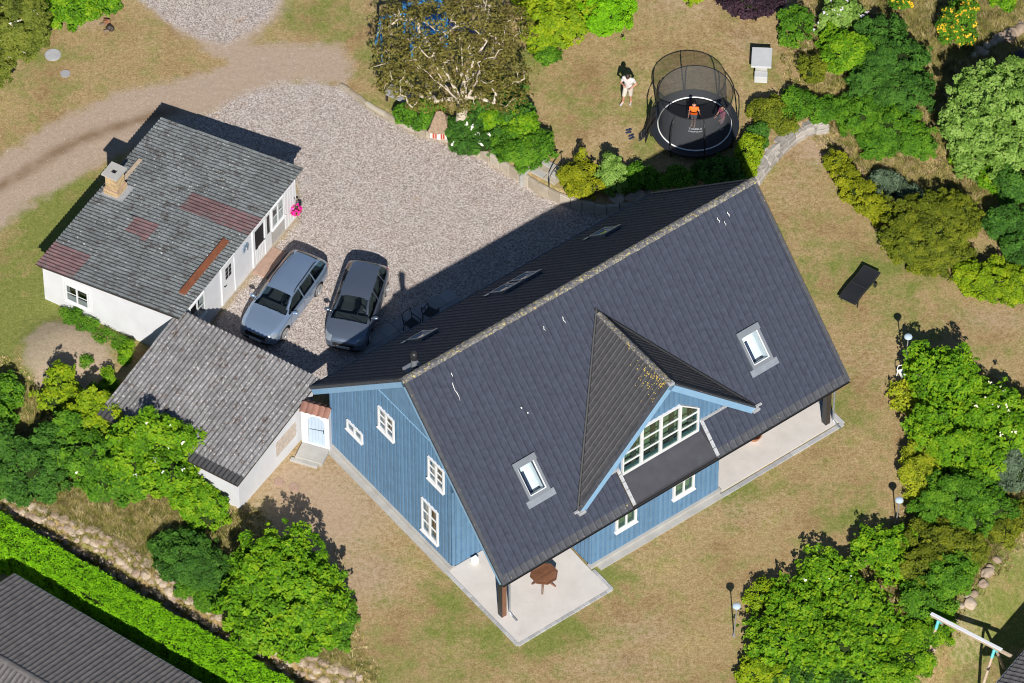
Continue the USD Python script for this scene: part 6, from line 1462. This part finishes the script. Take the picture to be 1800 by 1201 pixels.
def tree(name, label, base_px, top, pal, crown, leaf, clump, dens, bark, limbs, trunk_r, seed, spread=.5, twigs=3, flowers=None):
    """a tree: tapered trunk, limbs bending out to the leaf clumps, twigs; crown = list of (cx, cy, rx, ry, z, rz) in pixels and metres"""
    leaf = leaf * LEAF_SCALE; r = np.random.default_rng(seed); g = gp(*base_px); t = thing(name, label, "tree", g)
    Cs, Ns, CC, TI = [], [], [], []
    for k, (cx, cy, rx, ry, z, rz) in enumerate(crown):
        p = pix(cx, cy, g[2] + z); a = rx / 44; b = math.sqrt(max((ry / 44) ** 2 - (.66 * rz) ** 2, (.5 * a) ** 2)) / .75
        C, Nn, cc, ti = crown_points((p[0], p[1], g[2] + z), (a, b, rz), seed + k * 17, clump, dens, leaf, -.8); TI.append(ti + 1000 * k); Cs.append(C); Ns.append(Nn); CC.append(cc)
    C, Nn, CC = np.vstack(Cs), np.vstack(Ns), np.vstack(CC); NLEAF[0] += len(C)
    keep = C[:, 2] > g[2] + .1; C, Nn = C[keep], Nn[keep]
    lpart("crown", leaves(C - g, Nn, leaf, seed, tone=np.concatenate(TI)[keep]), M("leaf_" + pal), t)
    fork = np.array([0, 0, top * spread * .5]) + np.array([r.normal(0, .1), r.normal(0, .1), 0])
    nodes = [np.array([0, 0, -.15]), np.array([0, 0, .12]), fork * .5 + r.normal(0, .03, 3), fork]; par = [-1, 0, 1, 2]; first = []
    tg = CC[r.permutation(len(CC))[:limbs * twigs * 3]] - g
    cc0 = tg.mean(0); R0 = np.ptp(tg, 0)[:2].mean() * .30
    lead = [cc0 + np.array([math.cos(a) * R0, math.sin(a) * R0, (.2 + r.normal(0, .25)) * top * .2]) for a in (np.arange(limbs) + .5 * r.random(limbs)) * 2 * math.pi / limbs]
    order = lead + sorted(tg, key=lambda e: np.linalg.norm(e - fork))
    paths = []
    for k, e in enumerate(order):
        A = np.array(nodes); A[:2] = 1e3; dist = np.linalg.norm(A - e, axis=1) + .5 * np.maximum(0, A[:, 2] - e[2] + .1)
        q = 3 if k < len(lead) else int(np.argmin(dist)); s0 = nodes[q]; v = e - s0; L = np.linalg.norm(v)
        n_ = max(2, int(L / .35)); path = [q]; sag = r.normal(0, .09 * L, 3) + np.array([0, 0, .10 * L])
        for m_ in range(1, n_ + 1):
            f = m_ / n_; nodes.append(s0 + v * f + sag * math.sin(math.pi * f) + r.normal(0, .025, 3)); par.append(path[-1]); path.append(len(nodes) - 1)
        paths.append(path)
    cnt = np.zeros(len(nodes)); 
    for p_ in paths: cnt[p_[-1]] += 1
    for q in range(len(nodes) - 1, 0, -1): cnt[par[q]] += cnt[q]
    rad_ = np.maximum(trunk_r * (cnt / cnt[0]) ** .52, .012 if bark != "bark" else .008); rad_[0] = trunk_r * 1.5; rad_[1] = trunk_r * 1.15
    ms = [tube([nodes[q] for q in (0, 1, 2, 3)], [rad_[q] for q in (0, 1, 2, 3)], 9)]
    for p_ in paths:
        rr = [min(rad_[q], rad_[p_[1]]) for q in p_]; rr[-1] *= .5
        ms.append(tube([nodes[q] for q in p_], rr, 6))
    part("trunk", cat_(ms), M(bark), t, smooth=50)
    return t

def clipped_hedge(name, label, top_px, width, z0, z1, pal, leaf, n, seed):
    """clipped hedge: a box shaped run along a line of photo pixels given at its top centre"""
    r = np.random.default_rng(seed); L = resample(np.array([pix(u, v, z1) for u, v in top_px]), .4); c0 = L.mean(0); c0[2] = z0; t = thing(name, label, "hedge", c0)
    seg = np.linalg.norm(np.diff(L[:, :2], axis=0), axis=1); k = r.integers(0, len(L) - 1, n); f = r.random(n)[:, None]; P = L[k] * (1 - f) + L[k + 1] * f; d = (L[k + 1] - L[k])[:, :2]; d /= np.linalg.norm(d, axis=1, keepdims=True); nr = np.stack([-d[:, 1], d[:, 0]], 1)
    H = z1 - z0; per = np.array([H, width, H]); w = r.random(n) * per.sum(); side = np.where(w < H, -1, np.where(w < H + width, 0, 1))
    off = np.where(side == 0, (r.random(n) - .5) * width, side * width / 2); zz_ = np.where(side == 0, z1, z0 + r.random(n) * H)
    lump = (meshkit.fbm(np.stack([P[:, 0] * 2, P[:, 1] * 2, zz_ * 2 + off * 2], 1), 3, seed) - .5) * .48 + r.normal(0, .05, n)
    C = np.stack([P[:, 0] + nr[:, 0] * (off + np.where(side == 0, 0, side * lump)), P[:, 1] + nr[:, 1] * (off + np.where(side == 0, 0, side * lump)), zz_ + np.where(side == 0, lump, 0)], 1)
    Nn = np.stack([nr[:, 0] * side, nr[:, 1] * side, (side == 0) * 1.0], 1) + r.normal(0, .32, (n, 3)); Nn += np.array([0, -.25, .45]); Nn /= np.linalg.norm(Nn, axis=1, keepdims=True)
    lpart("foliage", leaves(C - c0, Nn, leaf, seed, tone=(np.floor(C[:, 0] * 6) * 7 + np.floor(C[:, 1] * 6) * 131 + 100000).astype(int) % 977), M("leaf_" + pal), t)
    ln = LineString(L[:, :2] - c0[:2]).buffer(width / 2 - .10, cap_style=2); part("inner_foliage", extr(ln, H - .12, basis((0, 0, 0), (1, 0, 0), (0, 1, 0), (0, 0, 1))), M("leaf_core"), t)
    part("stem", cat_([cyl((*(L[i, :2] - c0[:2]), -.05), (*(L[i, :2] - c0[:2]), H * .5), .03, .02, 5) for i in range(0, len(L), 2)]), M("bark"), t)
    NLEAF[0] += n; return t

clipped_hedge("clipped_hedge", "long bright green clipped hedge running diagonally across the near left corner", [(-60, 893), (0, 930), (100, 988), (200, 1047), (300, 1104), (400, 1160), (500, 1220), (580, 1268)], 1.25, -1.02, .62, "hedge", .042, 62000, 3)

# near left: maple, shrubs along the bank
tree("young_maple", "round bright green maple bush between the boulder bank and the dry lawn", (505, 1110), 3.0, "bright", [(500, 1045, 92, 88, 1.75, 1.35), (475, 1000, 62, 50, 2.2, .8), (545, 1075, 62, 55, 1.4, .9), (450, 1070, 55, 55, 1.2, .9), (510, 1110, 70, 40, .8, .7)], .095, .34, 1.0, "bark", 6, .09, 21)
shrub("shrub", "small green shrub on the right flank of the round maple bush", "shrub", "mid", 1.2, [(598, 1085, 28, 38), (590, 1120, 24, 26, .8)], .06)
shrub("shrub", "dark green shrub left of the round maple bush by the boulders", "shrub", "dark", 1.5, [(330, 985, 55, 50), (370, 1010, 40, 40, 1.2), (300, 960, 30, 28, 1.1)], .055)
shrub("shrub", "low green ground cover tuft below the dark shrub at the boulder edge", "shrub", "mid", .7, [(375, 1055, 32, 18), (335, 1040, 26, 16)], .055)
shrub("elder", "tall green elder with white flower heads leaning on the low shed's corner", "tree", "bright", 3.2, [(278, 782, 74, 56), (295, 838, 52, 50, 2.4), (225, 820, 50, 48, 2.5), (340, 878, 40, 34, 1.4)], .085, .36, flowers="petal_white", nflow=24, fsize=.042)
shrub("shrub", "light green shrub in front of the low shed's left corner", "shrub", "lime", 2.2, [(172, 722, 40, 30), (145, 748, 40, 34, 1.8), (196, 752, 34, 32, 2.0)], .075)
shrub("shrub", "green flowering shrub left of the elder with scattered white blooms", "shrub", "mid", 2.0, [(150, 800, 70, 48), (200, 850, 60, 36, 1.5), (120, 760, 42, 36, 1.8)], .075, flowers="petal_white", nflow=22, fsize=.04)
shrub("shrub", "dark green shrub mass at the left edge above the boulder bank", "shrub", "dark", 1.8, [(55, 830, 70, 45), (15, 800, 45, 45, 2.0), (90, 790, 50, 36, 1.8), (20, 860, 40, 22, 1.0)], .07)
shrub("shrub", "low mid green shrub at the left edge above the dark shrub mass", "shrub", "mid", 1.3, [(10, 690, 26, 36), (0, 740, 30, 28)], .07)
shrub("sapling", "slim light green sapling rising in front of the earth heap", "tree", "lime", 2.0, [(108, 672, 26, 36), (95, 705, 34, 20, 1.2), (128, 700, 22, 22, 1.4)], .075, .26, .8)
shrub("weeds", "patch of low green weeds on the earth heap by the outbuilding wall", "weeds", "mid", .3, [(118, 556, 26, 8), (150, 570, 22, 8), (180, 590, 18, 8), (152, 635, 10, 8, .2), (212, 605, 14, 14, .4)], .04, dens=.5, nstem=3, core=False)
shrub("climber", "green weeds climbing along the low shed's left side", "weeds", "bright", .8, [(190, 668, 14, 22), (222, 622, 12, 16, .6), (170, 690, 16, 14, .9)], .055, nstem=3)
shrub("shrub", "green shrub growing against the low shed's near white corner", "shrub", "bright", 1.1, [(378, 890, 26, 22), (360, 912, 36, 16, .7)], .07)

# far left
tree("weeping_birch", "birch with hanging olive foliage and white limbs in the top left corner", (-30, 170), 6.0, "birch", [(10, 30, 75, 55, 4.2, 1.7), (40, 60, 48, 40, 3.2, 1.1), (-20, 110, 40, 55, 2.0, 1.4), (8, 90, 22, 30, 1.8, .8)], .06, .3, .9, "birch_bark", 6, .12, 31)
shrub("rose_bush", "large green bush with a few white blooms at the top left edge", "shrub", "bright", 1.6, [(120, 8, 78, 34), (60, 0, 55, 32), (175, 0, 36, 24, 1.3)], .085, flowers="petal_white", nflow=7, fsize=.07)
shrub("low_plant", "small green plant beside the upper gravel patch", "plant", "mid", .5, [(196, 12, 14, 12)], .07, nstem=3)

# the brown leaved tree and the bed below it
tree("copper_tree", "large tree with sparse brownish leaves and pale bare limbs behind the gravel yard", (808, 232), 6.6, "brown", [(770, 20, 50, 34, 5.6, .7), (845, 25, 58, 36, 5.4, .8), (700, 40, 44, 36, 4.6, .7), (895, 50, 40, 40, 4.4, .8), (735, 85, 46, 36, 4.2, .7), (860, 85, 52, 36, 4.4, .7), (800, 75, 44, 30, 5.0, .6), (690, 95, 34, 34, 3.4, .6), (720, 140, 52, 32, 2.9, .6), (890, 125, 46, 34, 3.2, .6), (840, 140, 42, 30, 3.2, .6), (775, 125, 36, 26, 3.9, .5), (690, 150, 34, 22, 2.2, .4), (880, 170, 52, 26, 2.4, .5), (800, 180, 34, 20, 2.0, .4), (745, 175, 34, 22, 2.0, .4)], .06, .23, .115, "pale_bark", 6, .23, 44, .5, 8)
shrub("shrub", "dark leafy shrub at the copper tree's right foot", "shrub", "dark", 1.5, [(885, 165, 40, 34), (910, 205, 34, 34, 1.4), (850, 190, 36, 28, 1.2)], .075)
shrub("shrub", "bright green shrub in the bed right of the copper tree", "shrub", "bright", 1.4, [(918, 222, 26, 32), (870, 212, 26, 22, 1.1)], .075)
shrub("shrub", "green shrub between the copper tree's bed and the garden steps", "shrub", "mid", 1.2, [(915, 270, 40, 30), (950, 260, 22, 30, 1.2), (893, 246, 28, 20, 1.0)], .06)
shrub("rose_bush", "rose bush with dense white blooms above the kerb", "shrub", "dark", .9, [(850, 255, 34, 22), (820, 245, 30, 26, .9), (880, 240, 26, 16, .8)], .06, flowers="petal_white", nflow=20, fsize=.06)
shrub("shrub", "dark shrub in the bed between play hut and white rose bush", "shrub", "dark", .9, [(805, 225, 22, 22), (830, 215, 24, 18, 1.0)], .06)
shrub("shrub", "leafy shrub left of the thatched play hut", "shrub", "mid", 1.1, [(738, 205, 26, 26), (715, 205, 20, 18, .8), (755, 195, 20, 24, 1.2)], .065)
# top centre
shrub("shrub", "large lime green shrub right of the copper tree at the top edge", "shrub", "lime", 2.2, [(975, 45, 58, 46), (955, 15, 50, 34, 2.4), (1000, 5, 60, 36, 2.2), (950, 75, 26, 22, 1.4)], .085, .32)
shrub("shrub", "dense vivid light green shrub at the top edge, right of the lime green one", "shrub", "hedge", 1.7, [(1065, 32, 54, 40), (1085, 0, 42, 36, 1.5), (1040, 5, 40, 30, 1.5)], .045, .22)
shrub("shrub", "small round dark green shrub below the lime green shrub", "shrub", "mid", .7, [(963, 97, 23, 19)], .045, .2)
shrub("shrub", "deep purple leaved shrub at the top edge", "shrub", "purple", 1.4, [(1320, 2, 54, 28), (1290, 6, 34, 22, 1.1), (1355, 0, 30, 22, 1.1)], .075)
shrub("shrub", "scrap of green shrub at the top edge above the trampoline", "shrub", "lime", .8, [(1215, -4, 22, 16)], .07)
shrub("shrub", "round bright green shrub at the top of the trampoline lawn's right side", "shrub", "mid", 1.4, [(1400, 46, 31, 36)], .06)
shrub("lilac", "lilac bush with pale flower clusters near the top right", "shrub", "pale", 1.6, [(1482, 22, 34, 34), (1460, 45, 24, 26, 1.3)], .075, flowers="petal_lilac", nflow=22, fsize=.05)
shrub("shrub", "yellow green bush below the lilac", "shrub", "bright", 1.7, [(1490, 92, 46, 42), (1465, 70, 26, 24, 1.3)], .075)
shrub("shrub", "thin olive shrub left of the yellow green bush by the lawn edge", "shrub", "olive", 1.0, [(1430, 124, 26, 22)], .06, dens=.7)
shrub("thicket", "dense dark green thicket filling the bank right of the trampoline", "thicket", "dark", 1.7, [(1570, 110, 62, 52), (1545, 60, 46, 36), (1590, 165, 56, 44), (1530, 150, 48, 36, 1.5)], .06, .3)
shrub("thicket", "green bramble thicket above the dry stone wall", "thicket", "mid", 1.3, [(1575, 225, 58, 40), (1520, 205, 46, 36), (1610, 250, 34, 34), (1545, 255, 42, 26, 1.0), (1480, 190, 36, 26, 1.0)], .055, .3)
shrub("shrub", "spreading green shrub in the middle of the hedge row behind the dry stone wall", "shrub", "mid", .9, [(1405, 180, 34, 24), (1440, 195, 30, 22, .9), (1385, 205, 28, 18, .7)], .055)
shrub("shrub", "olive green shrub in the hedge row above the dry stone wall's bend", "shrub", "olive", .9, [(1352, 200, 30, 28), (1380, 215, 22, 22, .8), (1335, 195, 22, 18, .8)], .06)
shrub("shrub", "small round blue green shrub beside the trampoline's right edge", "shrub", "dark", .7, [(1335, 236, 17, 20)], .05)
shrub("shrub", "bright lime shrub between trampoline and dry stone wall", "shrub", "lime", .9, [(1318, 262, 24, 28), (1312, 288, 18, 20, .7)], .065)
shrub("shrub", "dark shrub in the house's shadow below the trampoline", "shrub", "dark", .9, [(1260, 300, 48, 22), (1290, 310, 26, 16, .7)], .065)
shrub("shrub", "round blue green shrub in the house's shadow left of the dark one", "shrub", "mid", .8, [(1190, 312, 32, 20)], .065)
shrub("shrub", "green shrub half in the house's shadow between conifer and round shrub", "shrub", "mid", .8, [(1130, 308, 34, 20), (1105, 322, 26, 16, .7), (1150, 318, 24, 14, .7)], .055)
shrub("conifer", "small upright green shrub between the yellow green shrub and the shaded bed", "shrub", "pale", 1.4, [(1075, 300, 22, 36), (1080, 322, 24, 22, 1.0)], .05, .24)
shrub("shrub", "yellow green shrub right of the garden steps", "shrub", "gold", 1.0, [(1020, 305, 34, 24), (1030, 328, 34, 18, .8), (998, 312, 16, 16, .8), (1024, 282, 9, 16, 1.2)], .055)
# top right
shrub("broom", "broom bush covered with yellow flowers near the far right boulders", "shrub", "mid", 1.9, [(1685, 45, 34, 40), (1690, 18, 26, 26, 1.5)], .05, .3, .7, flowers="petal_yellow", nflow=170, fsize=.042)
shrub("broom", "small yellow flowering broom at the top edge", "shrub", "mid", 1.0, [(1582, 6, 18, 14)], .05, flowers="petal_yellow", nflow=45, fsize=.04)
shrub("shrub", "strip of green plants at the top right edge", "shrub", "bright", .7, [(1760, 0, 28, 10)], .06)
tree("apple_tree", "large light green fruit tree near the right edge", (1750, 290), 4.4, "pale", [(1748, 205, 78, 80, 2.6, 1.6), (1715, 165, 45, 45, 3.0, .9), (1780, 150, 50, 45, 3.0, .9), (1705, 225, 48, 45, 2.2, .9), (1790, 240, 55, 60, 2.2, 1.1), (1735, 270, 60, 32, 1.4, .8)], .085, .30, .95, "bark", 8, .11, 55)
shrub("shrub", "bright green sucker shoots under the fruit tree", "shrub", "bright", 1.0, [(1705, 280, 30, 22), (1745, 315, 24, 22, .8)], .07)
shrub("shrub", "dark green shrub at the right edge below the fruit tree", "shrub", "dark", 1.8, [(1785, 330, 36, 40), (1770, 395, 40, 36), (1790, 440, 30, 30, 1.5)], .065)
shrub("shrub", "grey green shrub in the thicket's shade", "shrub", "grey", .9, [(1560, 325, 36, 26), (1600, 345, 26, 18, .7)], .05)
shrub("golden_hedge", "curved row of yellow green clipped shrubs beside the dry lawn", "hedge", "gold", 1.0, [(1472, 288, 24, 22), (1490, 312, 26, 24), (1508, 338, 28, 24), (1530, 360, 30, 24), (1556, 378, 22, 18, .8)], .05, .24)
shrub("yew", "broad rounded olive green conifer right of the sun lounger", "shrub", "olive", 1.9, [(1640, 400, 84, 66), (1600, 425, 50, 44, 1.6), (1680, 380, 50, 46, 1.8), (1650, 450, 66, 32, 1.2)], .05, .24)
shrub("shrub", "broad lime yellow shrub at the right edge below the conifer", "shrub", "lime", 1.2, [(1735, 492, 56, 38), (1785, 505, 44, 34), (1700, 485, 26, 26, 1.0)], .055, .24)
# right border
shrub("shrub", "tall loose green shrub behind the tall garden lamp", "shrub", "bright", 2.6, [(1655, 660, 54, 62), (1620, 640, 30, 34, 2.0), (1690, 690, 44, 44, 2.2), (1650, 740, 56, 40, 1.8)], .085, .32, .8)
shrub("shrub", "sparse yellowish shrub at the foot of the tall garden lamp", "shrub", "yolk", .8, [(1583, 690, 24, 18), (1595, 712, 28, 16, .7)], .08, dens=.4, core=False)
shrub("elder", "green elder with cream flower heads at the right edge", "shrub", "bright", 2.2, [(1760, 720, 55, 48), (1785, 770, 45, 46), (1720, 740, 40, 40, 2.0)], .075, flowers="petal_cream", nflow=80, fsize=.042)
shrub("shrub", "bright green shrub in the middle of the right hand border", "shrub", "bright", 1.9, [(1690, 790, 56, 40), (1640, 775, 44, 30, 1.6), (1740, 820, 40, 36, 1.7)], .07)
shrub("shrub", "pale yellow shrub on the lawn side of the right hand border", "shrub", "yolk", 1.3, [(1618, 830, 33, 40), (1610, 800, 22, 22, 1.0)], .055)
shrub("shrub", "grey green willow like shrub at the right edge", "shrub", "grey", 1.6, [(1785, 830, 28, 44), (1795, 800, 22, 26, 1.4)], .055)
shrub("shrub", "olive tinged green shrub mass in the right hand border", "shrub", "mid", 1.7, [(1690, 870, 62, 42), (1745, 890, 38, 38, 1.4), (1640, 895, 36, 34, 1.4), (1700, 920, 52, 34, 1.3)], .06)
shrub("shrub", "reddish olive shrub between the border mass and the hydrangea bush", "shrub", "olive", 1.5, [(1640, 950, 52, 40), (1690, 965, 46, 36, 1.4), (1620, 1000, 40, 36, 1.4)], .06)
shrub("shrub", "dark green shrub behind the swing frame", "shrub", "mid", 1.5, [(1665, 1015, 42, 42), (1625, 1055, 46, 36, 1.3), (1690, 1000, 26, 30, 1.1)], .06)
shrub("shrub", "low bright green shrub at the swing frame's left leg", "shrub", "bright", .9, [(1620, 1120, 50, 26), (1600, 1160, 46, 26), (1650, 1095, 30, 20, .8), (1560, 1190, 50, 24)], .055)
shrub("hydrangea", "large lobed green hydrangea mass at the lower right, nearest the lawn", "shrub", "bright", 1.5, [(1455, 1010, 54, 44), (1400, 1075, 60, 52), (1370, 1130, 60, 50), (1500, 1060, 56, 46), (1480, 1130, 66, 50), (1430, 1170, 66, 40, 1.2), (1520, 1175, 50, 40, 1.2), (1540, 1100, 44, 44, 1.4)], .085, .20, .9, flowers="petal_white", nflow=12, fsize=.042)
shrub("hydrangea", "round lobed green bush beside the middle garden lamp", "shrub", "bright", 1.3, [(1545, 965, 50, 36), (1590, 950, 36, 26, 1.1), (1575, 995, 40, 32, 1.2)], .08, .20, .9)
shrub("shrub", "small lime green shrub on the lawn side of the hydrangea mass", "shrub", "lime", .9, [(1345, 1042, 34, 22), (1325, 1060, 16, 14, .6)], .055)
shrub("shrub", "lime green shrub at the bottom edge below the hydrangea mass", "shrub", "lime", .9, [(1330, 1185, 30, 26), (1370, 1195, 26, 20, .8)], .07)
shrub("shrub", "dark shrub at the bottom edge right of the lime green one", "shrub", "dark", 1.0, [(1400, 1200, 40, 22), (1480, 1205, 50, 20)], .07)
shrub("bramble", "bramble scrub on the bank at the far right below the grey green shrub", "shrub", "olive", .8, [(1765, 935, 26, 24), (1790, 905, 20, 24)], .055, dens=.7)
# hanging flowers' blooms
r_ = np.random.default_rng(2); hf = stage.GetPrimAtPath("/World/hanging_flowers")
q_ = unit(r_, 160) * [.24, .24, .20] + [0, 0, .28]
part("blooms", leaves(q_[:110], unit(r_, 110), .06, 4, .85), M("petal_pink"), hf, kind="stuff"); lpart("foliage", leaves(q_[110:] * [.9, .9, .8], unit(r_, 50), .06, 5), M("leaf_bright"), hf)


# yellow lichen at the dormer's apex
nl = 110; a_ = np.abs(r_.normal(0, .75, nl)); b_ = np.abs(r_.normal(0, .45, nl)) + .04; lp = np.stack([DX - b_ * cd, yv + .08 + a_, DZ - b_ * sd_ + .055], 1)
part("lichen", leaves(lp, np.tile([-sd_, 0, cd], (nl, 1)) + r_.normal(0, .05, (nl, 3)), (.028), 9, .8), M("lichen_yellow"), house, kind="stuff")
